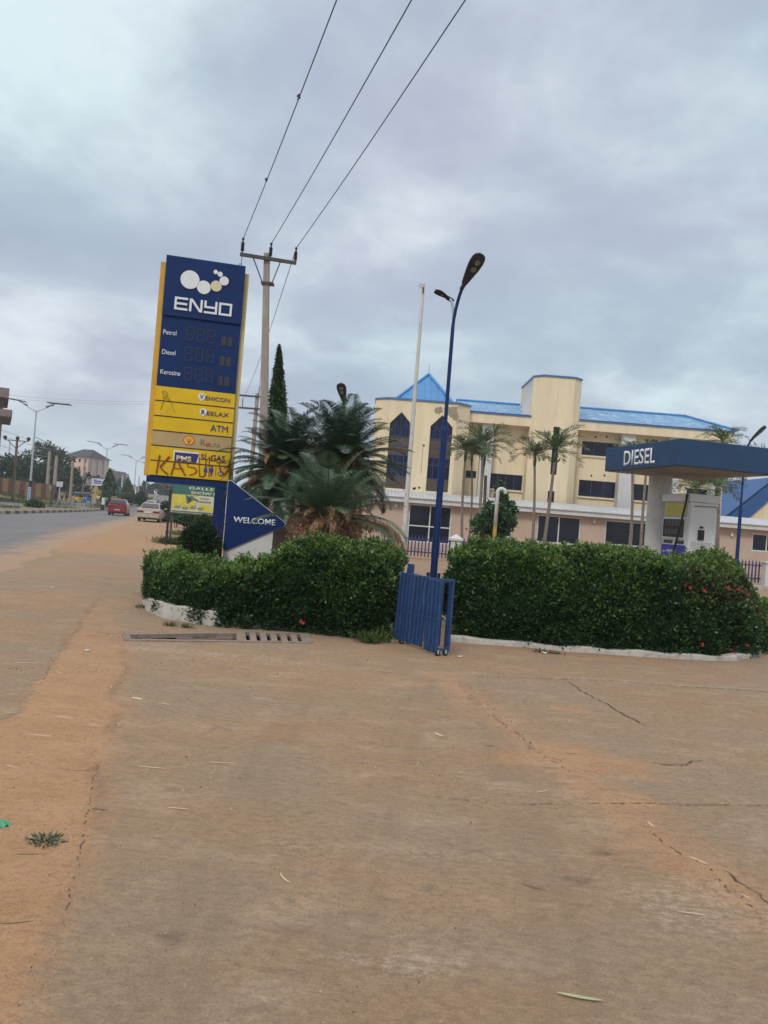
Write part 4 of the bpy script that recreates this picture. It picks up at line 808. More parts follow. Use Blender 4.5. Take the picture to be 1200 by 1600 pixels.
# round column: centre on the sight line through its middle
pc = at(1028.5, 800, 16.1); v = Vector((pc.x-pl_.x, pc.y-pl_.y)); lx = v.dot(-da); ly = v.dot(db)
b = MB(); n = 28; b.tube([(lx, ly, -.05), (lx, ly, zc0-.002)], .235, n); b.build('column', WPAINT, can, smooth=False)
pp = at(1079, 800, 14.9); PWH = mat('pump_white', (.70, .70, .69), .5, .05, 3, dirt=(.45, .43, .40), dirt_amt=.2); pump = thing('fuel_pump', 'white diesel pump with blue lower door and black hose', 'fuel pump', (pp.x, pp.y, 0), rzc)
PW, PD = .86, .60; zt_ = at(1080, 771, 14.9).z
b = MB(); b.bx(-PW, 0, 0, PD, .15, zt_-.16); body = b.build('cabinet', PWH, pump, bevel=.015)
b = MB(); b.bx(-PW-.03, .04, -.06, PD+.03, zt_-.16, zt_); b.build('header', PWH, pump, bevel=.02)
b = MB(); b.bx(-PW-.1, .1, -.1, PD+.1, -.02, .15); b.build('plinth', KERBW, pump, bevel=.02)
PG = Plane((pp.x, pp.y, 0), rzc); Q = PG.uv
def rect(par, nm, a, c, y0, y1, m, bev=0):
    (x0, z0), (x1, z1) = Q(*a), Q(*c); b = MB(); b.bx(x0, x1, y0, y1, z0, z1); return b.build(nm, m, par, bevel=bev)
x0 = -PW+.07; zA = Q(1060, 779)[1]; zB = Q(1060, 809)[1]; zD = Q(1060, 842)[1]; zE = Q(1060, 850)[1]
POST = mat('poster', (.55, .50, .09), .5, .25, 2.5, dirt=(.58, .30, .10), dirt_amt=.8)
b = MB(); b.bx(-PW+.03, -.10, -.008, .002, zB+.02, zt_-.18); b.build('poster_recess', mat('recess_grey', (.42, .42, .41), .6), pump)
b = MB(); b.bx(-PW+.09, -.13, -.016, -.006, zB+.04, zt_-.19); ps = b.build('poster', POST, pump)
b = MB(); b.bx(-PW+.02, -.11, -.03, .003, zD, zB); dh = b.build('display_housing', PWH, pump, bevel=.01)
b = MB(); b.bx(-PW+.05, -.13, -.036, -.028, zD+.03, zB-.03); ds_ = b.build('display', BLACK, dh)
b = MB()
for r in range(2):
    for k in range(5): seg7(b, -PW+.13+k*.105, zD+.09+r*.17, .07, .10, .014)
sg = b.build('digits', mat('lcd_grey', (.16, .18, .17), .5), dh); sg.location = (0, -.030, 0)
b = MB(); b.bx(-PW+.06, -.50, -.012, .002, zE+.005, zD-.03); b.bx(-.42, -.14, -.012, .002, zE+.005, zD-.03); b.build('keypad', STEELD, pump)
b = MB(); b.bx(-PW+.01, -.08, -.014, .002, .22, zE-.02); dr = b.build('door', mat('door_blue', (.035, .03, .33), .4, .1), pump)
text_part('ENYO', 'lettering', dr, -PW+.20, -PW+.42, zE-.18, zE-.12, -.018, WHT, .004, .01)
b = MB(); b.tube([(-PW+.11+.035*math.cos(a), -.018, zE-.145+.03*math.sin(a)) for a in [k*PI/6+PI for k in range(7)]], .008, 6); b.build('emblem', WHT, dr)
b = MB(); hp = [(-.02, -.09, zt_-.02), (-.02, -.10, zt_-.15), (-.05, -.14, zt_-.5), (-.14, -.17, zt_-.95), (-.26, -.18, zt_-1.35), (-.30, -.17, zt_-1.7), (-.2, -.14, .45), (.06, -.05, .5), (.07, .1, .8)]; b.tube(hp, .022, 10); b.build('hose', BLACK, pump, smooth=True)
b = MB(); b.box((.012, .26, 1.77), (.02, .13, .2)); b.box((.012, .26, 1.92), (.014, .07, .04)); b.build('card_reader', BLACK, pump)
b = MB(); b.box((.012, .28, 1.33), (.03, .17, .26)); nz = b.build('nozzle_holder', BLACK, pump); b = MB(); b.tube([(.035, .25, 1.43), (.045, .29, 1.37), (.04, .31, 1.27)], .016, 8); b.build('nozzle', GALV, nz)
b = MB()
for r in range(5):
    for k in range(7): b.box((.004, .08+k*.068, 1.50+r*.03), (.008, .05, .010))
b.build('vents', mat('vent_grey', (.38, .38, .37), .6), pump)
b = MB(); b.tube([(.02, PD*.1, zt_-.24), (.03, PD*.9, zt_-.22), (.035, PD+.02, zt_-.33)], .007, 5); b.build('cable', BLACK, pump)
# ================================================================ folded barrier
pa = Vector(pxy(617, 1004)); pb = Vector(pxy(683, 1026)); dv = pb-pa; Lx = dv.length*.97; rzb = math.atan2(dv.y, dv.x)
bar = thing('folding_barrier', 'folded blue steel crowd barrier on castors at the hedge gap', 'barrier', (pa.x, pa.y, 0), rzb)
Hb = .93
for k in range(11):
    x = Lx*(k+.3)/11.2; b = MB(); tl = -.030+random.uniform(-.008, .008); w = .040; dz = .012*k/9; h0 = .055; h1 = Hb+random.uniform(-.012, .012)
    if k < 8: b.add([(x+tl, -.02, h0), (x+tl+w, -.02, h0), (x+tl+w, .012, h0), (x+tl, .012, h0), (x, -.02, h1), (x+w, -.02, h1), (x+w, .012, h1), (x, .012, h1)], [(0, 3, 2, 1), (4, 5, 6, 7), (0, 1, 5, 4), (1, 2, 6, 5), (2, 3, 7, 6), (3, 0, 4, 7)])
    else: b.box((x+tl*.4+w/2, -.006*(k % 2), (h0+h1)/2-.02), (w*1.25, .03, h1-h0))
    b.tube([(x+.012+(tl if 0 else 0), -.024, h1-.03), (x+.012, .25, h1-.03)], .008, 6); b.build('slat', BARR, bar, bevel=.004)
b = MB()
for k in range(6): x = Lx*(k+.6)/6.2; b.box((x, .20, Hb/2+.03), (.034, .03, Hb-.1))
b.build('rear_slats', BARR, bar, bevel=.004)['kind'] = 'stuff'
b = MB(); yf = .175
b.box((Lx+.0, .0, Hb/2+.03), (.03, .035, Hb-.07)); b.box((Lx+.0, yf, Hb/2+.03), (.035, .035, Hb-.05)); b.box((Lx, yf/2, Hb-.015), (.04, yf, .04)); b.box((Lx, yf/2, .08), (.03, yf, .03)); b.box((Lx, yf/2-.02, Hb*.47), (.012, yf*.8, .014)); b.build('end_frame', BARR, bar, bevel=.004)
b = MB(); b.box((.06, .12, Hb+.03), (.12, .03, .16)); b.tube([(.0, .12, .1), (.0, .12, Hb+.05)], .018, 8); b.build('latch_plate', BARR, bar)
for x in (.12, Lx-.0):
    for y in (.02, yf-.04):
        b = MB(); b.tube([(x-.012, y, .034), (x+.012, y, .034)], .033, 14); c_ = b.build('castor', BLACK, bar); b = MB(); b.bx(x-.018, x-.014, y-.012, y+.012, .034, .075); b.bx(x+.014, x+.018, y-.012, y+.012, .034, .075); b.tube([(x-.02, y, .034), (x+.02, y, .034)], .009, 8); b.build('fork', GALV, c_)
b = MB(); b.tube([(x_, -.028, Hb*.47-.0) for x_ in (.02, Lx*.5, Lx)], .005, 5); b.build('link_rod', BARR, bar)
# ================================================================ cream building behind the forecourt
def win(par, x0, x1, z0, z1, y, frame, glass=GLASS, nx=1, nz=0, t=.05, name='window', zs=None):
    """frame in the opening with a pane set behind it; y is the wall face"""
    b = MB(); ya, yb = y+.05, y+.11
    b.bx(x0, x0+t, ya, yb, z0, z1); b.bx(x1-t, x1, ya, yb, z0, z1); b.bx(x0+t, x1-t, ya+.002, yb, z0, z0+t); b.bx(x0+t, x1-t, ya+.002, yb, z1-t, z1)
    for k in range(1, nx+1): x = x0+(x1-x0)*k/(nx+1); b.bx(x-t/2, x+t/2, ya+.004, yb-.004, z0+t, z1-t)
    for z in (zs or []): b.bx(x0+t, x1-t, ya+.006, yb-.002, z-t/2, z+t/2)
    w = b.build(name, frame, par); b = MB(); b.bx(x0+t*.4, x1-t*.4, y+.085, y+.10, z0+t*.4, z1-t*.4); b.build('pane', glass, w)
    return w
def wall(par, x0, x1, z0, z1, y, holes, m, name='wall', depth=.16, thick=.3, extra=None):
    xs_ = sorted({x0, x1, *[h[0] for h in holes], *[h[1] for h in holes]}); zs_ = sorted({z0, z1, *[h[2] for h in holes], *[h[3] for h in holes]}); xs_ = [x for x in xs_ if x0 <= x <= x1]; zs_ = [z for z in zs_ if z0 <= z <= z1]
    b = MB()
    for a, c in zip(xs_, xs_[1:]):
        for d, e_ in zip(zs_, zs_[1:]):
            mx, mz = (a+c)/2, (d+e_)/2
            if any(h[0] < mx < h[1] and h[2] < mz < h[3] for h in holes): continue
            b.add([(a, y, d), (c, y, d), (c, y, e_), (a, y, e_)], [(0, 1, 2, 3)])
    for h in holes:
        a, c, d, e_ = h; b.add([(a, y, d), (c, y, d), (c, y, e_), (a, y, e_), (a, y+depth, d), (c, y+depth, d), (c, y+depth, e_), (a, y+depth, e_)], [(0, 4, 5, 1), (1, 5, 6, 2), (2, 6, 7, 3), (3, 7, 4, 0)])
    b.add([(x0, y, z0), (x1, y, z0), (x1, y+thick, z0), (x0, y+thick, z0), (x0, y, z1), (x1, y, z1), (x1, y+thick, z1), (x0, y+thick, z1)], [(0, 3, 2, 1), (4, 5, 6, 7), (1, 2, 6, 5), (3, 0, 4, 7)])
    if extra: extra(b)
    return b.build(name, m, par)
def X(px, py, Y): return at(px, py, Y).x
def Z(px, py, Y): return at(px, py, Y).z
bl = thing('office_building', 'cream three storey building with blue roofs and pointed windows', 'building', (0, 0, 0))
YB, YW, YT = 50.0, 52.2, 50.6
# --- left block with pointed windows
bx0, bx1 = X(586, 640, YB), X(736, 650, YB); bzt = Z(620, 624, YB); ch = .9
wx = [(X(605.5, 711, YB), X(639.5, 711, YB)), (X(669, 716, YB), X(703.5, 718, YB))]
zs0, zbt, zap = Z(609, 660.5, YB), Z(602.5, 762, YB), Z(627, 643.5, YB)
def arches(b):
    for a, c in wx:
        m_ = (a+c)/2
        for s in ((a, m_), (c, m_)): pts = [(s[0], zs0), (s[1], zap), (s[0], zap)]; pts = pts if s[0] > s[1] else pts[::-1]; b.prism(pts[::-1], YB, YB+.2)
wall(bl, bx0+ch, bx1-ch, 0, bzt, YB, [(a, c, zbt, zap) for a, c in wx], CREAMW, extra=arches, depth=.2)
b = MB(); b.add([(bx0, YB+.8, 0), (bx0+ch, YB, 0), (bx0+ch, YB, bzt), (bx0, YB+.8, bzt), (bx0, YB+9, 0), (bx0, YB+9, bzt)], [(0, 1, 2, 3), (4, 0, 3, 5)])
b.add([(bx1, YB+.8, 0), (bx1-ch, YB, 0), (bx1-ch, YB, bzt), (bx1, YB+.8, bzt), (bx1, YB+9, 0), (bx1, YB+9, bzt)], [(1, 0, 3, 2), (0, 4, 5, 3)]); b.build('wall', CREAMW, bl)
b = MB(); pl_o = [(bx0-.06, YB+.78), (bx0+ch-.03, YB-.08), (bx1-ch+.03, YB-.08), (bx1+.06, YB+.78), (bx1+.06, YB+9), (bx0-.06, YB+9)]; b.plan(pl_o, bzt+.002, bzt+.11); b.build('coping', BRTRIM, bl)
for a, c in wx:
    m_ = (a+c)/2; y = YB+.12; h = zap-zbt; z1 = zbt+(zs0-zbt)*.80; z2 = zbt+(zs0-zbt)*.52; z3 = zbt+(zs0-zbt)*.19
    b = MB(); b.prism([(a, zbt), (a, zs0), (m_, zap), (c, zs0), (c, zbt)], y, y+.05); w = b.build('arched_window', GLASSB, bl)
    b = MB(); b.bx(a, c, y-.012, y+.05, z2, z1); b.build('spandrel_panel', BROWNG, w); b = MB(); b.bx(a, c, y-.012, y+.05, zbt, z3); b.build('spandrel_panel', BROWNG, w)
    b = MB()
    for z in (z1, z2, z3, (z1+z2)/2, z1+.02+(zs0-z1)*.02): b.bx(a, c, y-.04, y-.014, z-.03, z+.03)
    for k in range(1, 4): xx = a+(c-a)*k/4; b.bx(xx-.018, xx+.018, y-.036, y-.016, z3, z2); 
    for k in range(1, 4): xx = a+(c-a)*k/4; b.bx(xx-.012, xx+.012, y-.034, y-.016, z2, z1) if k == 2 else None; b.bx(xx-.015, xx+.015, y-.034, y-.016, z1, zs0+(zap-zs0)*(.9 if k == 2 else .45)); b.bx(xx-.012, xx+.012, y-.03, y-.016, zbt, z3)
    b.bx(a, c, y-.035, y-.015, z3+(z2-z3)*.62, z3+(z2-z3)*.62+.05)
    for xx in (m_-.33, m_+.33): b.tube([(xx-.22, y-.03, z1+.05), (xx-.22, y-.03, z1+.5), (xx-.1, y-.03, z1+.78), (xx, y-.03, z1+.88), (xx+.1, y-.03, z1+.78), (xx+.22, y-.03, z1+.5), (xx+.22, y-.03, z1+.05)], .02, 5)
    b.build('mullions', BFRAME, w)
# pyramid roof
ap = at(670, 585, YB+4.2); e0 = at(613, 625, YB+1.5); e1 = at(713, 632, YB+1.5); zb = bzt+.06; hw = (e1.x-e0.x)/2; cx = (e1.x+e0.x)/2
b = MB(); b.add([(cx-hw, YB+1.5, zb), (cx+hw, YB+1.5, zb), (cx+hw, YB+7, zb), (cx-hw, YB+7, zb), (ap.x, ap.y, ap.z)], [(0, 1, 4), (1, 2, 4), (2, 3, 4), (3, 0, 4)]); pr = b.build('pyramid_roof', ROOFB2, bl)
b = MB(); A_ = Vector((ap.x, ap.y, ap.z))
for s in (-1, 1): b.tube([Vector((cx+s*hw, YB+1.47, zb+.04)), A_+Vector((0, -.03, .05))], .09, 6)
b.tube([A_, A_+Vector((0, 0, .7))], .018, 5); b.build('ridge_cap', mat('ridge_blue', (.09, .30, .58), .5), pr)
# bare render patches
def wpatch(pts, Y=YB, m=PATCH, nm='bare_patch'):
    q = [at(px, py, Y) for px, py in pts]; o = []
    for a, c in zip(q, q[1:]+q[:1]):
        for k in range(4): p = a.lerp(c, k/4); o.append((p.x+random.uniform(-.04, .04), p.z+random.uniform(-.04, .04)))
    b = MB(); b.prism(o[::-1], Y-.008, Y+.01); b.build(nm, m, bl)
wpatch([(678, 641), (681, 637), (690, 635), (692, 643), (687, 647), (681, 646)]); wpatch([(693, 636), (716, 636), (714, 645), (717, 650), (715, 658), (709, 657), (703, 650), (695, 645)])
for px, py in ((662, 696), (646.5, 763.5), (648, 763), (655, 762)): p = at(px, py, YB); b = MB(); b.box((p.x, YB-.005, p.z), (.13, .03, .12)); b.build('wall_hole', BLACK, bl)
p = at(661, 698, YB); q = at(659, 739, YB); b = MB(); b.bx(p.x-.012, p.x+.012, YB-.006, YB+.004, q.z, p.z); b.build('stain_line', BROWNG, bl)
# --- wings
def wing(px0, px1, ytop_px, band_px, wins, pil, zroof, name):
    x0, x1 = px0, px1
def Zw(px, py): return Z(px, py, YW)
wz_t = Zw(900, 663); wz_b = Zw(740, 664)
lw0, lw1 = bx1-.2, X(822, 700, YW); tw0, tw1 = X(829, 690, YT), X(905, 690, YT); rw1 = X(1128, 760, YW)
zeav = Z(737, 642, YB+.4); zband = Z(780, 663.5, YW-.7)
zr_e = Z(911, 657, YB+.8); zr_r = Z(1010, 646, YW+3)
def wrect(px0, py0, px1, py1, Y=YW):
    pc_ = ((px0+px1)/2, (py0+py1)/2); return (X(px0, pc_[1], Y), X(px1, pc_[1], Y), Z(pc_[0], py1, Y), Z(pc_[0], py0, Y))
lwn = [wrect(727.5, 735.5, 744, 747), wrect(764.5, 741, 816, 765)]
wall(bl, lw0, lw1+.5, 0, zeav, YW, lwn, CREAMW)
for h in lwn: win(bl, *h, YW, BFRAME, GLASS, 3 if h[1]-h[0] > 1.5 else 0, t=.04)
rwn = [wrect(909, 691, 967, 713), wrect(993, 698, 1050, 718), wrect(904, 751.5, 962.5, 777), wrect(986, 758, 1046, 782)]; rwn = [(a, c, rwn[0][2], rwn[0][3]) if i < 2 else (a, c, rwn[2][2], rwn[2][3]) for i, (a, c, d, e_) in enumerate(rwn)]
rwn += [(X(1072, 705, YW), X(1112, 705, YW), rwn[0][2], rwn[0][3]), (X(1072, 775, YW), X(1108, 775, YW), rwn[2][2], rwn[2][3])]
wall(bl, tw1-.5, rw1, 0, zr_e, YW, rwn, CREAMW)
for h in rwn: win(bl, *h, YW, BFRAME, GLASS, 2, t=.04)
for h in lwn[1:]+rwn: b = MB(); b.bx(h[0]-.06, h[1]+.06, YW-.10, YW+.04, h[2]-.12, h[2]-.002); b.build('window_sill', CREAMW, bl)
for h in rwn[:4]:
    for k in range(2): b = MB(); xx = h[0]+(h[1]-h[0])*random.uniform(.3, .6)+k*.18; b.ball((xx, YW-.01, h[3]+.33+k*.08), (.07, .03, .07), 6, 4, jit=.3); b.build('wall_hole', BLACK, bl)
# fascia bands carried by white pilasters
for x0, x1, zt_, zb_ in ((bx1-.05, tw0+.05, zeav, zband), (tw1-.05, rw1+.15, zr_e, zr_e-(zeav-zband)*.95)):
    b = MB(); b.bx(x0, x1, YW-1.0, YW+.02, zb_, zt_); b.build('parapet_band', CREAMW, bl)
    b = MB(); b.bx(x0+.004, x1-.004, YW-1.06, YW-.95, zt_+.002, zt_+.12); b.build('gutter', BRTRIM, bl)
for a, c, q in ((751, 771, 700), (967.5, 989.5, 560), (1043, 1062, 560), (1113, 1130, 560)):
    py = 715 if a < 800 else 740; x0, x1 = X(a if a > 800 else 750, py, YW-.7), X(c if a > 800 else 768.5, py, YW-.7); x0 -= 0; b = MB(); b.bx(x0-.0, x1-.0, YW-.75, YW-.001, 0, (zband if a < 800 else zr_e-(zeav-zband)*.95)-.002); b.build('pilaster', GREYW, bl)
# roofs
def roof(x0, x1, hip, zt_, ze, name='roof'):
    b = MB(); ya, yb, yc = YW-1.1, YW+3.2, YW+7.5; b.add([(x0, ya, ze), (x1, ya, ze), (x1-hip, yb, zt_), (x0, yb, zt_), (x1, yc, ze), (x0, yc, ze)], [(0, 1, 2, 3), (1, 4, 2), (3, 2, 4, 5)]); r_ = b.build(name, ROOFB, bl)
    b = MB(); b.tube([(x0, yb, zt_+.05), (x1-hip, yb, zt_+.05)], .10, 6); b.tube([(x1-hip, yb, zt_+.05), (x1, ya, ze+.05)], .09, 6) if hip else None; b.build('ridge_cap', ROOFB2, r_)
roof(bx1-.6, X(824, 640, YW), 0.0, Z(760, 629.5, YW+3.2), zeav+.13); roof(tw1-.3, rw1+.3, 1.9, Z(1000, 645.5, YW+3.2), zr_e+.13)
# --- stair tower with a curved flare on its left
tzt = Z(875, 590, YT); xa, xb = tw0+.0, tw1; tc_ = .55
twn = [(X(862.5, 703, YT), X(872.5, 703, YT), Z(868, 742, YT), Z(872, 667, YT)), (X(855.5, 776, YT), X(866, 776, YT), Z(862, 785, YT), Z(862, 767.5, YT))]
wall(bl, xa+tc_, xb-tc_, 0, tzt, YT, twn, CREAMW)
for h in twn: win(bl, *h, YT, BFRAME, GLASS, 0, t=.03)
b = MB(); b.add([(xa, YT+.6, 0), (xa+tc_, YT, 0), (xa+tc_, YT, tzt), (xa, YT+.6, tzt), (xa, YT+5, 0), (xa, YT+5, tzt)], [(0, 1, 2, 3), (4, 0, 3, 5)])
b.add([(xb, YT+.5, 0), (xb-tc_, YT, 0), (xb-tc_, YT, tzt), (xb, YT+.5, tzt), (xb, YT+5, 0), (xb, YT+5, tzt)], [(1, 0, 3, 2), (0, 4, 5, 3)]); b.build('wall', CREAMW, bl)
b = MB(); b.plan([(xa-.05, YT+.58), (xa+tc_-.02, YT-.06), (xb-tc_+.02, YT-.06), (xb+.05, YT+.48), (xb+.05, YT+5), (xa-.05, YT+5)], tzt+.002, tzt+.12); b.build('coping', BRTRIM, bl)
zf0 = Z(825, 645, YT+.5); pts = [(xa+.01, zf0-.5)]; 
for k in range(9): q = k/8; pts.append((xa-.52*(1-q)**2.0, zf0-.1+(tzt-zf0)*q*.98))
pts = [(xa-.002, zf0-.6), (xa-.002, tzt-.04)]+pts[::-1][:-1]+[(xa-.55, zf0-.5)]; b = MB(); b.prism(pts, YT+.7, YT+3.2); b.build('curved_fin', GREYW, bl)
# --- single storey annexe in front
YA = 47.0; ax0, ax1 = X(560, 800, YA), X(1420, 850, YA); zf_b = Z(800, 798, YA); zf_t = Z(800, 791.5, YA)
aw = [(637, 704, 786, 866, 1, 823), (744, 801, 796, 838, 1, 829), (839, 907, 806.5, 849.5, 1, None), (944.5, 1030, 815.5, 870, 1, 853), (1175, 1222, 835, 862.5, 1, None), (1262, 1318, 842, 868, 1, None)]
holes = []
for a, c, t0, t1, nx, hz_ in aw:
    h = wrect(a, t0, c, t1, YA); holes.append((h[0], h[1], max(.35, h[2]), min(h[3], zf_b-.06)))
an = thing('annexe_building', 'low peach annexe with whitened sheet roof in front of the cream building', 'building', (0, 0, 0))
wall(an, ax0, ax1, -.1, zf_b+.1, YA, holes, PEACH, thick=2.4)
for h, (a, c, t0, t1, nx, hz_) in zip(holes, aw): win(an, *h, YA, WFRAME, GLASS, nx, t=.07, zs=[Z((a+c)/2, hz_, YA)] if hz_ else None)
b = MB(); b.bx(ax0-.3, ax1+.3, YA-.5, YA-.42, zf_b, zf_t); b.bx(ax0-.3, ax1+.3, YA-.42, YA+.0, zf_b+.03, zf_b+.08); b.build('fascia_board', GREYW, an)
zrt = Z(800, 780, YB-.2); b = MB(); b.add([(ax0-.3, YA-.56, zf_t+.03), (ax1+.3, YA-.56, zf_t+.03), (ax1+.3, YB-.01, zrt), (ax0-.3, YB-.01, zrt)], [(0, 1, 2, 3)]); b.build('roof', ROOFW, an)
b = MB(); n = int((ax1-ax0)/.11); vs = []
for k in range(n): x = ax0-.3+k*.11; zz = zf_t+.03+(.03 if k % 2 else 0); vs += [(x, YA-.57, zz), (x, YA-.57, zz-.05)]
b.add(vs, [(2*k, 2*k+1, 2*k+3, 2*k+2) for k in range(n-1)]); b.build('roof_edge', mat('roof_edge', (.30, .29, .28), .7), an)
for px, py in ((619, 790), (928, 815), (1142.5, 836), (1296, 848)): p = at(px, py, YA); b = MB(); b.ball((p.x, YA-.10, p.z), (.10, .09, .13), 10, 6); b.box((p.x, YA-.03, p.z+.16), (.10, .06, .08)); b.build('wall_light', WFRAME, an)
# neighbour roofs on the right
GABB = mat('gable_blue', (.02, .085, .25), .5, .15)
nb = thing('blue_gable_building', 'blue gabled roof building beyond the right end of the annexe', 'building', (0, 0, 0)); YN = 62
g0 = at(1128, 810, YN); g1 = at(1212, 745, YN); b = MB(); dxn = g1.x-g0.x; b.add([(g0.x, YN, g0.z), (g1.x, YN, g1.z), (g1.x+dxn, YN, g0.z), (g0.x, YN+12, g0.z), (g1.x, YN+12, g1.z), (g1.x+dxn, YN+12, g0.z)], [(0, 1, 4, 3), (1, 2, 5, 4)]); so_ = b.build('roof', GABB, nb); q = so_.modifiers.new('thick', 'SOLIDIFY'); q.thickness = .1
b = MB(); b.prism([(g0.x+.1, g0.z-.15), (g1.x, g1.z-.15), (g1.x+dxn-.1, g0.z-.15), (g1.x+dxn-.1, g0.z-1.0), (g1.x, g1.z-1.5), (g0.x+1.4, g0.z-.5)], YN-.15, YN-.08); b.build('gable_board', mat('gable_blue', (.02, .085, .25), .5, .15), nb)
b = MB(); b.prism([(g0.x+.8, 0), (g0.x+.8, g0.z-.2), (g1.x, g1.z-.6), (g1.x+dxn-.8, g0.z-.2), (g1.x+dxn-.8, 0)][::-1], YN, YN+11.5); b.build('wall', CREAMW, nb)
nb = thing('dark_roof_building', 'small building with a dark sheet roof between the cream and blue buildings', 'building', (0, 0, 0)); YN = 70
p0, p1 = at(1118, 789, YN), at(1156, 795, YN); zt_ = Z(1131, 773, YN+2); b = MB(); b.add([(p0.x-2, YN, p0.z), (p1.x+2, YN, p0.z-.4), (p1.x, YN+3, zt_-.9), (p0.x, YN+3, zt_+.2)], [(0, 1, 2, 3)]); q = b.build('roof', mat('dark_roof', (.10, .095, .10), .7, .2), nb).modifiers.new('thick', 'SOLIDIFY'); q.thickness = .1
b = MB(); b.bx(p0.x-1.5, p1.x+1.5, YN+.3, YN+6, 0, p0.z-.45); b.build('wall', CONC, nb)
# ================================================================ palisade fence with capped post
def fence(label, x0, x1, Y, post_x=(), gap=(), lean=()):
    t = thing('palisade_fence', label, 'fence', (x0, Y, 0), group='blue palisade fence runs'); b = MB(); b.bx(0, x1-x0, .02, .06, .28, .33); b.bx(0, x1-x0, .02, .06, .84, .89); b.build('rails', NAVYF, t)
    b = MB(); x = .08; k = 0; pm = None
    while x < x1-x0-.05:
        w = .055; h = 1.08+random.uniform(-.02, .02); ln = random.choice([0]*9+[.09])*random.choice((-1, 1)); q = MB(); q.prism([(x-w/2, .12), (x+w/2, .12), (x+w/2+ln, h-.12), (x+ln, h), (x-w/2+ln, h-.12)][::-1], -.012, .016)
        if k < 100: q.build('paling', NAVYF, t)
        else: b.v += []; b.add(q.v, q.f)
        x += .148; k += 1
    if b.v: o = b.build('palings', NAVYF, t); o['kind'] = 'stuff'
    return t
NAVYF = mat('fence_navy', (.030, .034, .13), .5, .2)
YF = 33.0
fence('blue palisade fence seen left of the capped post under the lamp', X(598, 840, YF), X(706, 850, YF), YF); fence('blue palisade fence behind the long hedge and the diesel pump', X(722, 850, YF), X(1225, 890, YF), YF)
p = gp(711, YF-.1, 860); t = thing('fence_post', 'white masonry fence post with a pyramid cap', 'fence post', p); b = MB(); b.box((0, 0, .45), (.42, .42, .95)); b.build('shaft', WPAINT, t); b = MB(); zt_ = Z(711, 836, YF)
b.box((0, 0, .97), (.56, .56, .09)); b.add([(-.28, -.28, 1.015), (.28, -.28, 1.015), (.28, .28, 1.015), (-.28, .28, 1.015), (0, 0, 1.2)], [(0, 1, 4), (1, 2, 4), (2, 3, 4), (3, 0, 4)]); b.build('cap', WPAINT, t)
p = gp(1196, YF-.4, 900); t = thing('fence_post', 'plain pale end post in the fence at the right edge of the picture', 'fence post', p); b = MB(); b.box((.1, 0, .5), (.4, .4, 1.0)); b.build('shaft', WPAINT, t, bevel=.02); b = MB(); b.box((.1, 0, 1.04), (.5, .5, .08)); b.build('cap', WPAINT, t, bevel=.01)
b = MB(); b.bx(X(1150, 915, 30), X(1420, 930, 30), 30, 30.25, -.05, .16); q = b.build('low_kerb', KERBW); tag(q, 'low concrete kerb in front of the fence at the right edge', 'kerb edging')
tc2 = gp(1182, 20, 925); t = thing('rubber_tyre', 'black tyre lying behind the right end of the hedge', 'tyre', tc2)
b = MB(); n, m_ = 24, 8; vs = []
for i in range(n):
    a = 2*PI*i/n
    for j in range(m_): c_ = 2*PI*j/m_; r_ = .27+.09*math.cos(c_); vs.append((r_*math.cos(a), r_*math.sin(a), .10+.10*math.sin(c_)))
b.add(vs, [(i*m_+j, i*m_+(j+1) % m_, ((i+1) % n)*m_+(j+1) % m_, ((i+1) % n)*m_+j) for i in range(n) for j in range(m_)]); b.build('tread', BLACK, t, smooth=True); b = MB(); b.tube([(0, 0, .05), (0, 0, .13)], .17, 16); b.build('hub', STEELD, t)
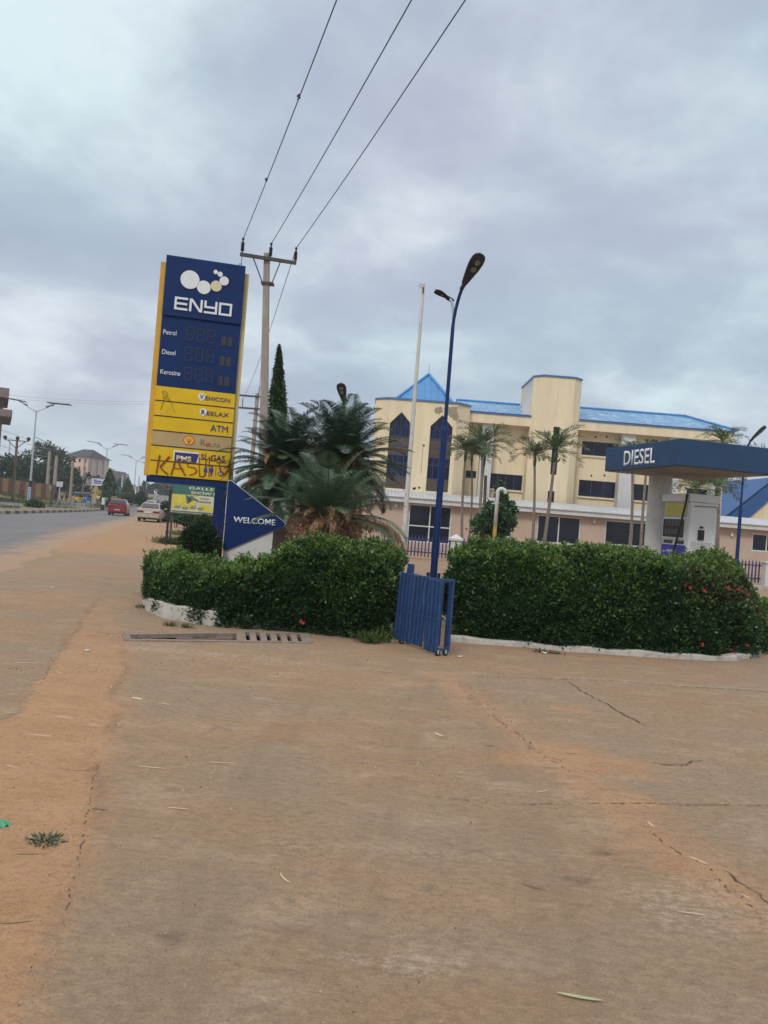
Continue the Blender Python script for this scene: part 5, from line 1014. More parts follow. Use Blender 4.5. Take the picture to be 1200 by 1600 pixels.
# ================================================================ palms in front of the building
def palm(label, pxb, pyb, pxt, pyt, Y, nf=16, Lf=1.35, r=.075, seed=0, up=1.25, group='slender palms in front of the cream building', fringe=True):
    r_ = np.random.default_rng(seed+11); pb_ = gp(pxb, Y, pyb); pt = at(pxt, pyt, Y); t = thing('palm_tree', label, 'palm', pb_, group=group); top = Vector((pt.x-pb_.x, 0, pt.z)); b = MB(); bend = r_.uniform(-.15, .15)
    q = [top*k/8+Vector((bend*math.sin(k/8*PI), 0, 0)) for k in range(9)]; b.tube(q, [r*1.4]+[r*(1-.35*k/8) for k in range(1, 9)], 9); b.build('trunk', TRUNK, t, smooth=True)
    b = MB(); b.tube([top+Vector((0, 0, -.15)), top+Vector((0, 0, .1)), top+Vector((0, 0, .5))], [r*.75, r*1.05, r*.4], 8); b.build('crownshaft', mat('crownshaft', (.075, .10, .04), .5, .2), t, smooth=True)
    PA, DA, LA, SA = [], [], [], []; b = MB(); o = np.array(top)+np.array([0, 0, .35])
    for k in range(nf):
        az = k*2.4+r_.uniform(-.3, .3); e = .1+up*((k+.5)/nf)**.8+r_.uniform(-.1, .1); h = np.array([math.cos(az), math.sin(az)]); p = o.copy(); n = 10; pts = [p]; Lk = Lf*r_.uniform(.8, 1.1)
        for i in range(n): p = p+np.array([h[0]*math.cos(e), h[1]*math.cos(e), math.sin(e)])*Lk/n; pts.append(p); e -= .06+.16*i/n+r_.uniform(0, .05)
        pts = np.array(pts); b.tube([tuple(v) for v in pts], [.022*(1-.85*i/n) for i in range(n+1)], 4); K = 26; s = np.linspace(.15, .99, K)*n; i0 = np.minimum(s.astype(int), n-1); f = (s-i0)[:, None]; base = pts[i0]*(1-f)+pts[i0+1]*f; tan = pts[i0+1]-pts[i0]; tan /= np.linalg.norm(tan, axis=1)[:, None]; sd_ = np.array([-h[1], h[0], 0])
        for sg in (-1, 1): d = sg*sd_*.8+tan*.75+np.array([0, 0, .15])+r_.normal(0, .16, (K, 3)); PA.append(base); DA.append(d); LA.append(.42*np.sin(np.linspace(.25, 1, K)*PI*.9)**.5*r_.uniform(.8, 1.1, K)*Lf/1.35); SA.append(tan)
    b.build('frond_stems', RACH, t); leafmesh('fronds', np.vstack(PA), np.vstack(DA), np.concatenate(LA), .036, ARE, t, .05, side=np.vstack(SA))
    return t
palm('slender palm left of its group with a crown before the bare wall patch', 724, 850, 727, 716, 36, 15, 1.25, seed=1)
palm('thin short palm second from the left in the left palm group', 731, 850, 737, 722, 37, 12, 1.15, .06, seed=2)
palm('tallest palm with the widest crown in the left palm group', 741.5, 850, 754, 709, 35, 20, 1.6, .085, seed=3)
palm('leaning small crowned palm between the left palm group and the vent pipe', 748, 850, 757, 722, 37.5, 10, 1.0, .06, seed=9)
palm('upright palm in front of the stair tower', 832, 850, 835.5, 724, 35, 15, 1.35, .075, seed=4)
palm('palm with a spreading crown covering the tower slit window', 848, 850, 867, 716, 34.5, 19, 1.6, .09, seed=5)
palm('palm trunk just left of the canopy column rising behind the canopy', 981.5, 870, 988, 722, 35, 10, 1.1, .08, seed=6)
palm('palm trunk nearest the round canopy column', 1001, 870, 1011, 722, 34.5, 10, 1.1, .08, seed=7)
palm('palm with drooping fronds just above the fuel pump', 1073, 890, 1087, 775, 31, 18, 1.5, .09, seed=8, up=1.0)
palm('palm behind the pump with a trunk beside the cream building corner', 1115, 890, 1119, 772, 34, 15, 1.5, .08, seed=12, up=.9)
palm('tall palm whose crown tips show over the canopy roof', 1122, 890, 1128, 700, 38, 15, 1.3, .08, seed=13)
palm('palm at the right edge of the picture above the blue roof', 1206, 890, 1212, 752, 34, 20, 1.9, .09, seed=14)
t = thing('dead_palm_stump', 'bare dead palm trunk without a crown beside the vent pipe', 'palm stump', gp(755.5, 36.5, 850)); b = MB(); p = at(759, 743, 36.5); b.tube([(0, 0, 0), (p.x-t.location.x, 0, p.z)], [.09, .07], 8); b.build('trunk', BARK, t)
# ================================================================ broadleaf trees
def tree(name, label, px, Y, ztop_px, blobs, n, ll, m, trunk=.2, group=None, zb=None, cat='tree', tm=None):
    """blobs: (px, py, rx, rz) of crown clumps in the place at distance Y"""
    p0 = gp(px, Y); t = thing(name, label, cat, p0, group=group); Bl = []
    for bpx, bpy_, rx, rz in blobs: c = at(bpx, bpy_, Y); Bl.append((c.x-p0.x, random.uniform(-.5, .5)*rx, c.z-p0.z, rx, rz))
    b = MB(); base = Vector((0, 0, 0)); lo = min(q[2] for q in Bl); mx = sum(q[0] for q in Bl)/len(Bl); fork = Vector((mx*.3, 0, max(lo*.45, .3)))
    b.tube([base-Vector((0, 0, .1)), fork*.5, fork], [trunk, trunk*.8, trunk*.65], 9)
    for q in Bl: e_ = Vector(q[:3]); b.tube([fork, fork.lerp(e_, .5)+Vector((0, 0, -.1*q[4])), e_], [trunk*.5, trunk*.3, trunk*.1], 6)
    b.build('trunk', tm or BARK, t); PP, DD = [], []; vol = sum(q[3]**2*q[4] for q in Bl)
    for x, y, z, rx, rz in Bl:
        k = int(n*rx**2*rz/vol); nc = max(5, int(k/70)); cc_ = rng.normal(size=(nc, 3)); cc_ /= np.linalg.norm(cc_, axis=1)[:, None]; cc_ *= rng.uniform(.45, .95, nc)[:, None]; i = rng.integers(0, nc, k); v = cc_[i]+rng.normal(0, .17, (k, 3)); P = v*np.array([rx, rx, rz])+np.array([x, y, z]); PP.append(P); DD.append(v+rng.normal(0, .8, v.shape))
    P = np.vstack(PP); D = np.vstack(DD); Ln = rng.uniform(*ll, len(P)); leafmesh('crown', P, D, Ln, Ln*.6, m, t, .15); return t
tree('young_tree', 'small broad leaved tree just right of the white vent pipe', 768, 30, 0, [(779, 775, .42, .36), (786, 760, .30, .2), (770, 795, .5, .4), (790, 800, .55, .45), (775, 820, .65, .5), (760, 825, .6, .45), (792, 828, .5, .4), (748, 818, .4, .3)], 5200, (.09, .17), [mat('young_tree_leaf', (.030, .085, .022), .45, .3, 1, island=.4, trans=.2)], .06)
def mast(label, px, Y, pyt, pyb, w, n, ll, group=None, name='mast_tree'):
    p0 = gp(px, Y); pt = at(px, pyt, Y); pb_ = at(px, pyb, Y); t = thing(name, label, 'tree', (pb_.x if Y < 40 else p0.x, Y, g(p0.x, Y)), group=group); H = pt.z-t.location.z; ox = pt.x-t.location.x; h0 = max(.05, pb_.z-t.location.z)
    b = MB(); b.tube([(0, 0, -.05), (ox*.5, 0, H*.5), (ox, 0, H*.97)], [w*.16, w*.10, .02], 8); b.build('trunk', BARK, t)
    z = h0+(H-h0)*rng.random(n)**.9; q = (z-h0)/(H-h0); rr = w*np.clip((1.0-q)**.72, .02, 1)*np.clip(.55+q*4, 0, 1); a = rng.uniform(0, 2*PI, n); lump = .75+.5*fbm(a*2, z*1.5/w*.4, int(px)); r_ = rr*lump*rng.uniform(.6, 1.05, n)
    P = np.stack([np.cos(a)*r_+ox*(z/H), np.sin(a)*r_, z], 1); D = np.stack([np.cos(a)*.6, np.sin(a)*.6, -np.ones(n)*.9], 1)+rng.normal(0, .35, (n, 3)); Ln = rng.uniform(*ll, n)*(.35+.65*np.clip((1-q)*3, 0, 1)); leafmesh('crown', P, D, Ln, Ln*.3, POLY, t, .1)
    return t
mast('tall narrow dark mast tree rising behind the cycad next to the concrete pole', 436.5, 25, 537, 770, .34, 10500, (.14, .26))
# ================================================================ overhead line
INS = mat('insulator', (.035, .030, .032), .4, .2)
def insul(b, p, h=.42, n=7):
    x, y, z = p; b.tube([(x, y, z), (x, y, z+.06)], .02, 8)
    for k in range(n): zz = z+.07+k*(h-.14)/n; b.tube([(x, y, zz), (x, y, zz+.02), (x, y, zz+.036)], [.062, .045, .03], 10)
    b.tube([(x, y, z+.06), (x, y, z+h)], .026, 8); b.ball((x, y, z+h+.02), .045, 8, 5)
YU = 24.0; pu = gp(411.5, YU, 660); t = thing('utility_pole', 'tall concrete power pole with a three insulator crossarm beside the price sign', 'utility pole', pu); zt_ = at(417, 396, YU).z; xl = at(377, 397, YU-.2).x-pu.x; xr = at(463, 416, YU+.25).x-pu.x; zx = at(417, 406, YU).z
tx_ = at(417, 396, YU).x-pu.x; sg_ = tx_*pu.z; bx_ = -tx_*.9; b = MB(); b.add([(bx_-.15, -.13, 0), (bx_+.15, -.13, 0), (bx_+.15, .13, 0), (bx_-.15, .13, 0), (tx_-.085, -.08, zt_), (tx_+.085, -.08, zt_), (tx_+.085, .08, zt_), (tx_-.085, .08, zt_)], [(0, 1, 5, 4), (1, 2, 6, 5), (2, 3, 7, 6), (3, 0, 4, 7), (4, 5, 6, 7)]); b.build('pole', CONC, t, bevel=.012)
cm = [(xl, -.30, zx), (xr, .22, zx)]; b = MB(); d = Vector(cm[1])-Vector(cm[0]); b.box(((xl+xr)/2, -.12, zx), (d.length, .08, .10), math.atan2(.42, d.x)); b.build('crossarm', STEELD, t)
zb_ = at(413, 443, YU).z; b = MB(); b.tube([(tx_+(xl-tx_)*.5, -.20, zx-.03), (tx_-.05, -.12, zb_)], .02, 6); b.tube([(tx_+(xr-tx_)*.5, -.06, zx-.03), (tx_+.25, -.10, zb_)], .02, 6); b.build('brace', STEELD, t); b = MB(); b.box((tx_+.10, 0, zb_), (.38, .30, .06)); b.build('clamp', STEELD, t)
tips = []
for x, y, z in ((xl+.04, -.28, zx+.06), (tx_+.14, -.14, zx+.02), (xr-.04, .20, zx+.06)): b = MB(); insul(b, (x, y, z)); b.build('insulator', INS, t); tips.append(Vector((pu.x+x, pu.y+y, z+.45)))
WIREM = mat('wire', (.02, .02, .022), .5, .1)
def wire(name, label, pts, r, group=None, m=None):
    b = MB(); b.tube(pts, r, 6); o = b.build(name, m or WIREM, None, smooth=True); tag(o, label, 'wire', group); return o
for i, (tp, (px, py), lab) in enumerate(zip(tips, ((526, 0), (643, 0), (727, 0)), ('leftmost overhead wire with two spliced kinks', 'middle overhead wire running from the pole top', 'rightmost of the three overhead wires near the camera'))):
    A_ = tp; B2 = atz(px, py, tp.z-.35); d = (B2-A_); fwd = [A_]
    for k in range(1, 9): q = A_+d*(k/8); q.z = A_.z+(B2.z-A_.z)*(k/8)-.06*math.sin(k/8*PI); fwd.append(q)
    for k in range(1, 5): fwd.append(B2+d*(k*.45)+Vector((0, 0, .03*k)))
    w = wire('power_line', lab, fwd, .0105, 'overhead wires over the forecourt')
    if i == 0:
        for px_, py_ in ((468, 152), (418, 281)):
            s = min((j/200 for j in range(201)), key=lambda q: abs(((R3.transposed() @ (A_+d*q-EYE)).y/-(R3.transposed() @ (A_+d*q-EYE)).z*F)-(800-py_))); c = A_+d*s; dn = d.normalized(); kb = MB(); kb.tube([c-dn*.10, c-dn*.03+Vector((0.03, 0, 0)), c+dn*.03-Vector((0.03, 0, 0)), c+dn*.10], .018, 6); kb.build('splice', WIREM, w)
# second pole farther off with its own arms
YV = 62.0; pv2 = gp(389, YV); t = thing('utility_pole', 'farther power pole with side arms between the price sign and the tall pole', 'utility pole', pv2); zt2 = at(392, 614, YV).z
b = MB(); b.tube([(0, 0, 0), (0, 0, zt2)], [.2, .15], 8); b.build('pole', CONC, t); b = MB(); z1, z2 = at(385, 619, YV).z, at(383, 638, YV).z; b.box((-.9, -.2, z1), (2.6, .12, .14)); b.box((-.7, -.2, z2), (2.3, .12, .14)); b.build('crossarm', STEELD, t)
for x, z in ((-2.0, z1+.05), (.15, z1+.1), (-1.1, z2+.05)): b = MB(); insul(b, (x, -.2, z), .7, 6); b.build('insulator', INS, t)
for i, (tp, x, z) in enumerate(zip(tips, (-2.0, .15, -1.1), (z1+.7, z1+.7, z2+.7))):
    e_ = Vector((pv2.x+x, YV-.2, z)); pts = [tp.lerp(e_, k/10)-Vector((0, 0, .55*math.sin(k/10*PI))) for k in range(11)]; wire('power_line', ('wire dropping from the left insulator behind the price sign', 'wire from the pole top passing close behind the price sign', 'wire from the right insulator crossing behind the concrete pole')[i], pts, .011, 'wires to the farther pole')
# ================================================================ furniture billboard and thin black post
YG = 33; g0 = at(268, 757, YG); g1 = at(333, 805, YG); GB = thing('billboard', 'green and yellow furniture showroom billboard seen under the price sign', 'billboard', (g0.x, YG, 0), math.radians(3)); GP = Plane((g0.x, YG, 0), math.radians(3)); gu0 = GP.uv(268, 780)[0]; gu1 = gu0+3.6; gt = GP.uv(268, 757)[1]+.1; gbm = GP.uv(270, 800)[1]; gy = GP.uv(270, 771)[1]
b = MB(); b.bx(gu0, gu1, 0, .06, gbm, gt); bd = b.build('panel', mat('board_pale', (.52, .53, .40), .6, .12, 2), GB); b = MB(); b.bx(gu0+.01, gu1-.01, -.012, .002, gy, gt-.02); b.build('green_band', mat('board_green', (.03, .14, .11), .6, .15), bd)
b = MB(); b.bx(gu0+.03, gu0+1.05, -.010, .002, gy-.62, gy-.01); b.bx(gu0+1.2, gu0+1.75, -.010, .002, gbm+.12, gbm+.42); b.build('yellow_field', mat('board_yellow', (.56, .50, .07), .6, .15), bd)
gx1 = GP.uv(295, 771)[0]; text_part('GALLERIES', 'lettering', bd, gx1, gx1+1.75, GP.uv(298, 765)[1], GP.uv(298, 760.5)[1], -.018, mat('board_letter', (.66, .64, .45), .6), .008, .02); text_part('SHOW ROOM', 'lettering', bd, gx1+.1, gx1+1.9, GP.uv(300, 773)[1]+.01, GP.uv(300, 768)[1]+.01, -.018, MATS['board_letter'], .008, .02)
b = MB(); ax_, az_ = GP.uv(293, 783); b.prism([(ax_-.1, az_+.24), (ax_-.02, az_+.26), (ax_+.03, az_+.02), (ax_+.18, az_+.06), (ax_+.42, az_+.02), (ax_+.46, az_+.08), (ax_+.3, az_+.14), (ax_+.2, az_+.24), (ax_+.08, az_+.22), (ax_+.06, az_-.1), (ax_-.02, az_-.1)][::-1], -.014, -.006); b.build('sofa_picture', mat('sofa_print', (.10, .14, .15), .7, .3, 8), bd)
b = MB()
for k in range(4): xx = gu0+.12+k*.33; zz = gbm+.2+random.uniform(0, .1); b.prism([(xx, zz), (xx+.1, zz+.06), (xx+.24, zz+.05), (xx+.28, zz+.12), (xx+.3, zz), (xx+.22, zz-.07), (xx+.06, zz-.06)][::-1], -.014, -.006)
b.bx(gu0+1.1, gu0+1.7, -.012, -.004, az_-.02, az_+.05); b.bx(gu0+1.2, gu0+1.6, -.012, -.004, az_+.13, az_+.17); b.build('furniture_picture', mat('print_grey', (.22, .23, .18), .7, .3, 8), bd)
b = MB(); b.bx(gu0+.05, gu1-.05, -.012, .001, gbm+.03, gbm+.085); b.build('caption_strip', mat('print_dark', (.12, .13, .11), .7, .6, 40), bd)
b = MB()
b.bx(gu0-.03, gu1+.03, -.02, .08, gbm-.05, gbm); b.bx(gu0-.04, gu0, -.02, .08, gbm, gt); b.build('frame', STEELD, GB)
for x in (gu0+.05, gu0+1.35, gu1-.2): b = MB(); b.bx(x-.04, x+.04, .06, .14, -.1, gbm+.2); b.build('post', STEELD, GB)
p = gp(259.5, 28.5, 850); t = thing('marker_post', 'thin black steel post standing on the red verge under the price sign', 'post', p); zt_ = at(266, 765, 28.5).z; b = MB(); b.bx(-.035, .035, -.035, .035, 0, zt_); b.build('post', BLACK, t); b = MB(); b.box((.06, 0, zt_-.08), (.14, .03, .10)); b.build('bracket', STEELD, t)
# ================================================================ street lights on the median
def street_light(label, px, pyb, Y, pyt, pxt, rz, group='double armed street lights on the median', band=False):
    p = at(px, pyb, Y); x = p.x; z = g(x, Y)+.17; t = thing('street_light', label, 'street light', (x, Y, z), rz, group); H = at(pxt, pyt, Y).z-z; b = MB(); r = .085
    b.tube([(0, 0, 0), (0, 0, H*.5), (0, 0, H)], [r*1.3, r, r*.65], 10, cap=True); b.build('pole', GALV, t)
    b = MB(); b.tube([(0, 0, -.1), (0, 0, H*.045)], r*1.55, 10); b.tube([(0, 0, H*.205), (0, 0, H*.27)], r*1.45, 10); b.build('black_band', BLACK, t)
    b = MB(); b.box((0, -.16, H*.125), (.24, .03, H*.155)); pl_ = b.build('pole_notice', mat('notice_blue', (.30, .44, .58), .6), t); b = MB()
    for k in range(5): b.box((0, -.18, H*(.065+.03*k)), (.10, .02, .10+.02*(k % 2)))
    b.build('notice_print', mat('notice_dark', (.02, .03, .08), .6), pl_)
    for s in (-1, 1):
        b = MB(); q = [(0, 0, H-.15), (s*.35, 0, H+.06), (s*.9, 0, H+.34), (s*1.35, 0, H+.62)]; b.tube(q, [.05, .045, .04, .035], 8); ar = b.build('arm', GALV, t); b = MB(); M_ = Matrix.Rotation(s*.05-.12 if s < 0 else .06, 3, 'Y'); b.box((s*1.95, 0, H+.78-(.0 if s > 0 else 0)), (2.0, .9, .045), 0, 0, Matrix.Rotation(s*-.10, 3, 'Y') if s < 0 else None); b.build('solar_panel', mat('solar_panel', (.05, .055, .08), .3), ar)
        b = MB(); b.box((s*1.15, 0, H+.52), (.75, .25, .07), 0, 0, Matrix.Rotation(-s*.35, 3, 'Y')); b.build('lamp_head', mat('lamp_grey', (.12, .12, .13), .5), ar)
street_light('nearest double armed solar street light with black base and notices', 44.5, 791, 70, 641, 56, math.radians(8)); street_light('second street light along the median beside the mast tree', 161, 782, 115, 701, 169, math.radians(8)); street_light('third street light just left of the price sign', 209, 770, 150, 719, 212, math.radians(8)); street_light('farthest small street light half behind the sign frame', 228, 770, 195, 727, 229, math.radians(8))
# ================================================================ trees on the median and the left side
mast('dark mast tree on the median behind the red car', 172, 100, 731, 788, 1.25, 2200, (.3, .55)); mast('smaller mast tree farther along the median', 200, 145, 745, 781, 1.4, 1500, (.35, .6)); bush('median_bush', 'small round bush under the farther mast tree', 201, 780, 142, (1.1, 1.0, .9), 500, [TREEL, TREEG], (.25, .45), cat='bush'); bush('median_bush', 'dark bush on the median near the white car', 221, 780, 132, (1.1, 1.0, 1.3), 600, [TREEL, TREEG], (.25, .45))
bush('median_shrub', 'low shrub at the foot of the nearest street light', 54, 789, 69, (.8, .6, .35), 500, [GRASS, TREEG], (.12, .3))
bush('roadside_bush', 'green bush by the roadside right of the beige car', 264, 800, 62, (.9, .8, .8), 1200, [TREEL, GRASS], (.15, .3)); bush('roadside_bush', 'olive bush behind the thin black post', 276, 806, 50, (.6, .6, .3), 800, [GRASS, TREEG], (.12, .25)); bush('roadside_bush', 'wide dark bush below the furniture billboard', 308, 814, 44, (1.2, .8, .3), 1800, [TREEL, GRASS], (.12, .25))
tree('leafy_tree', 'broad dark green tree behind the left end of the tan wall', 20, 150, 0, [(6, 738, 4.5, 3.5), (20, 740, 4, 3.6), (34, 738, 4, 3.6), (47, 742, 3.5, 3.5)], 5200, (.5, .9), [TREEL], .3)
tree('leafy_tree', 'dark green tree behind the nearest street light pole', 62, 152, 0, [(52, 745, 3.5, 3.4), (64, 748, 3.5, 3.2), (74, 752, 3, 2.8)], 3200, (.5, .9), [TREEL], .3)
tree('tall_airy_tree', 'tall grey green tree with an open crown above the tan wall', 78, 165, 0, [(62, 705, 2.8, 2.6), (74, 700, 2.6, 2.2), (86, 708, 2.6, 2.3), (70, 720, 4, 2.6), (84, 724, 3.2, 2.8), (92, 728, 2.4, 3), (96, 740, 2, 2.6), (46, 714, 1.8, 1.5), (80, 745, 3, 2.5)], 4200, (.45, .8), [TREEG], .4)
tree('spreading_tree', 'dark spreading tree in front of the pink building', 107, 150, 0, [(97, 745, 2.6, 1.6), (108, 741, 3, 1.5), (118, 745, 2.4, 1.3), (104, 753, 3, 2)], 3000, (.4, .75), [TREEL], .3)
for lab, px, Y, bl_ in (('low tree in the row behind the blue tricycle', 135, 175, [(134, 768, 2.2, 2.2), (128, 770, 1.8, 1.8)]), ('small round tree at the foot of the pink building corner', 152, 180, [(150, 765, 1.8, 2.6), (158, 764, 1.6, 2.4)]), ('grey green tree beside the pale concrete block', 186, 240, [(182, 762, 3, 2.5), (189, 765, 3, 2)]),
                        ('distant tree just left of the sign on the crest', 236, 250, [(233, 766, 3, 2.5), (240, 764, 3, 2.5)]), ('distant tree on the crest under the sign beam', 256, 260, [(252, 763, 3.2, 2.8), (260, 766, 3, 2)]), ('distant dark tree right of the far pink house', 266, 230, [(266, 764, 2.6, 3)])):
    tree('roadside_tree', lab, px, Y, 0, bl_, 700, (.6, 1.1), [TREEG if px > 160 else TREEL], .2, group='small trees along the far street')
# ================================================================ wall, poles, buildings on the far side
WTAN = mat('tan_wall', (.33, .215, .115), .85, .12, .5); WPIL = mat('brown_pillar', (.17, .085, .055), .85, .2)
a = at(-60, 750, 112); c = at(83, 765, 128); t = thing('perimeter_wall', 'tan perimeter wall with brown pillars behind the left verge', 'wall', (a.x, a.y, 0)); zz = [g(a.x+(c.x-a.x)*k/8, a.y+(c.y-a.y)*k/8) for k in range(9)]; ztp = at(40, 753, 122).z-g(at(40, 753, 122).x, 122); b = MB(); dv = Vector((c.x-a.x, c.y-a.y)); an_ = math.atan2(dv.y, dv.x)
for k in range(8): m_ = dv*((k+.5)/8); b.box((m_.x, m_.y, (zz[k]+zz[k+1])/2+ztp/2-.3), (dv.length/8+.02, .25, ztp+.6), an_)
b.build('wall_panel', WTAN, t)
for k in range(9): m_ = dv*(k/8); b = MB(); b.box((m_.x, m_.y, zz[k]+ztp/2-.2), (.9, .5, ztp+.55), an_); b.build('pillar', WPIL, t)
def pole(label, px, pyt, pyb, Y, r=.16, arms=0, m=CONC, name='utility_pole', pxt=None):
    p = gp(px, Y, pyb); q = at(pxt or px+(pyb-pyt)*.075, pyt, Y); t = thing(name, label, 'utility pole', p, group='poles of the far street'); H = q.z-p.z; b = MB(); b.tube([(0, 0, -.2), (q.x-p.x, 0, H)], [r*1.2, r*.8], 8); b.build('pole', m, t)
    if arms:
        xx = q.x-p.x; b = MB(); b.box((xx, -.15, H-.15), (3.4, .12, .12)); b.tube([(xx-1.2, -.15, H-.2), (xx, -.12, H-1.3)], .06, 5); b.tube([(xx+1.2, -.15, H-.2), (xx, -.12, H-1.3)], .06, 5); b.build('crossarm', m, t)
        for s in (-1.65, .1, 1.65): b = MB(); b.ball((xx+s, -.15, H+.2), (.28, .28, .3), 8, 5); b.build('insulator', INS, t)
    return t
pole('brown power pole with three dark insulators left of the nearest street light', 20, 687, 770, 108, .20, 1, mat('brown_pole', (.19, .14, .10), .9), pxt=27); pole('pale concrete pole rising in front of the tall airy tree', 74, 705, 757, 135, .3); pole('second pale concrete pole beside the white signboard', 85, 712, 762, 138, .32); pole('tan pole in front of the left side of the pink building', 110, 720, 775, 132, .25, 0, mat('tan_pole', (.30, .24, .17), .9)); pole('tan pole leaning before the pink building front', 129, 722, 765, 150, .2, 0, MATS['tan_pole'])
pole('thin grey lamp pole behind the three insulator pole', 12, 690, 740, 160, .15, 0, GALV); pole('left leg of the far transmission gantry beyond the mast trees', 190, 743, 768, 235, .3, 0, GALV); pole('right leg of the far transmission gantry beyond the mast trees', 197, 743, 768, 235, .3, 0, GALV); pole('short pole standing on the crest left of the sign', 216, 744, 768, 240, .2, 0, GALV)
ge0 = at(191, 745, 235); wire('gantry_beam', 'thin beam joining the two far gantry legs', [ge0, ge0+Vector((2.2, 0, -.1))], .12)
for i, (x0, y0, x1, y1, Y0, Y1) in enumerate(((-40, 612, 300, 627, 95, 95), (-40, 617, 300, 631, 99, 99), (-20, 664, 110, 700, 100, 190), (-20, 674, 110, 706, 100, 195), (-20, 690, 100, 716, 100, 190), (56, 683, 190, 738, 72, 190))):
    a, c = at(x0, y0, Y0), at(x1, y1, Y1); pts = [a.lerp(c, k/10)-Vector((0, 0, .5*math.sin(k/10*PI))) for k in range(11)]
    wire('overhead_cable', ('upper cable crossing the road high left of the sign', 'lower cable crossing the road high left of the sign', 'uppermost thin cable above the left trees', 'second thin cable above the left trees', 'lowest thin cable above the left trees', 'cable running from the nearest street light toward the pink building')[i], pts, .020 if Y1 < 100 else .035, 'distant overhead cables', GALV)
def block(label, px0, px1, pyt, Y, dep, col, rows, cols, name='building', roofc=None, hip=0, rz=0, par=True, bcol=(.05, .05, .06), pyb=765, side=None, wsc=1.0):
    pm = (px0+px1)/2; a, c = at(px0, pyt, Y), at(px1, pyt, Y); z0 = g(a.x, Y)-.5; Wd = c.x-a.x; H = (a.z+c.z)/2-z0; t = thing(name, label, 'building', (a.x, Y, z0), rz); m = mat('block_'+'_'.join(str(int(v*100)) for v in col), col, .85, .1, .3); b = MB(); b.bx(0, Wd, 0, dep, 0, H); b.build('wall', m, t)
    gm = mat('far_window', (.035, .04, .05), .3, .2)
    sw = 1
    for r in range(rows):
        for k in range(cols):
            x = Wd*(k+.5)/cols; z = 1.2+(H-1.2)*(r+.5)/rows; w = Wd/cols*.24*wsc; h = (H-1)/rows*.22; b = MB(); b.bx(x-w, x+w, -.05, .02, z-h, z+h); b.build('window', gm, t)
    if roofc:
        rm = mat('far_roof_'+'_'.join(str(int(v*100)) for v in roofc), roofc, .8, .15); o = .5; b = MB(); b.add([(-o, -o, H), (Wd+o, -o, H), (Wd+o, dep+o, H), (-o, dep+o, H), (Wd*.28 if Wd > 3 else Wd/2, dep/2, H+hip), (Wd*.72, dep/2, H+hip)], [(0, 1, 5, 4), (1, 2, 5), (2, 3, 4, 5), (3, 0, 4), (0, 3, 2, 1)]); b.build('roof', rm, t)
    return t
pk = block('pink three storey building with a dark hipped roof beyond the trees', 103, 141, 713, 185, 10, (.64, .46, .39), 4, 4, roofc=(.055, .05, .055), hip=2.1, rz=math.radians(-8), wsc=.7)
b = MB(); b.box((2.9, -.5, 6.0), (1.6, 1.0, .9)); b.build('balcony', MATS['block_64_46_39'], pk)
for k in range(3): b = MB(); b.box((6.05, 1.5+k*3, 4.6), (.3, .5, 7.5)); b.build('drain_pipe', GREYW, pk)
block('pale cream and green block right of the pink building', 142, 160, 730, 215, 9, (.36, .36, .28), 3, 3, roofc=(.50, .48, .42), hip=.8); block('grey unfinished concrete block behind the street light', 158, 177, 734, 235, 12, (.24, .22, .21), 3, 4, wsc=1.5); block('pale pink distant block right of the mast tree', 176, 186, 738, 250, 10, (.42, .31, .26), 3, 2, wsc=1.3)
block('far brownish row of shops beyond the gantry', 186, 197, 755, 255, 10, (.25, .20, .18), 1, 3); block('distant grey house on the crest left of the sign', 213, 229, 762, 258, 8, (.22, .21, .20), 1, 3, roofc=(.14, .14, .15), hip=1.2); block('distant pink house seen under the price sign', 246, 257, 757, 262, 8, (.46, .32, .27), 2, 2)
a = at(0, 700, 92); zg_ = g(a.x, 92)-.3; bb = thing('building', 'dark brown multi storey building cut by the left edge of the picture', 'building', (a.x, 92, zg_), math.atan2(-a.x, 92)); hz_ = lambda py: at(4, py, 92).z-zg_
b = MB(); b.bx(-16, 0, 0, 12, 0, hz_(612)); b.build('wall', mat('brown_render', (.12, .075, .07), .85, .15, .4), bb)
for p0_, p1_, ov in ((607, 622, .5), (640, 651, 1.0)): b = MB(); b.bx(-17, ov, -.9, 12.4, hz_(p1_), hz_(p0_)); b.build('concrete_band', mat('band_mauve', (.22, .16, .155), .85, .15), bb)
for p0_, hh_, mm_ in ((631, .6, 0), (662, .9, 1), (690, 1.4, 1), (722, 1.4, 0)):
    for k in range(3): x_ = -1.3-k*3; b = MB(); b.bx(x_-.5, x_+.5, -.06, .02, hz_(p0_)-hh_, hz_(p0_)+hh_); b.build('window', mat('window_ochre', (.26, .20, .10), .5, .2) if mm_ else MATS['far_window'], bb)
# signs and boards of the far street
def board(label, px0, py0, px1, py1, Y, col, words=None, wcol=(.1, .02, .1), name='signboard', legs=2, cat='sign'):
    a, c = at(px0, py0, Y), at(px1, py1, Y); z0 = g(a.x, Y); t = thing(name, label, cat, (a.x, Y, z0)); w, h0, h1 = c.x-a.x, min(c.z, a.z)-z0, max(c.z, a.z)-z0; b = MB(); b.bx(0, w, 0, .15, h0, h1); pn_ = b.build('panel', mat('board_%d_%d' % (px0, py0), col, .6, .08), t)
    for k in range(legs): x = w*(k+.5)/legs; b = MB(); b.bx(x-.08, x+.08, .16, .3, -.2, h1-.1); b.build('post', GALV, t)
    return t, pn_, w, h0, h1
t, pn_, w, h0, h1 = board('white billboard with purple lettering left of the mast tree', 144, 747, 165.5, 760, 125, (.56, .60, .64), name='billboard', cat='billboard'); PURP = mat('print_purple', (.10, .06, .25), .6); h_ = h1-h0
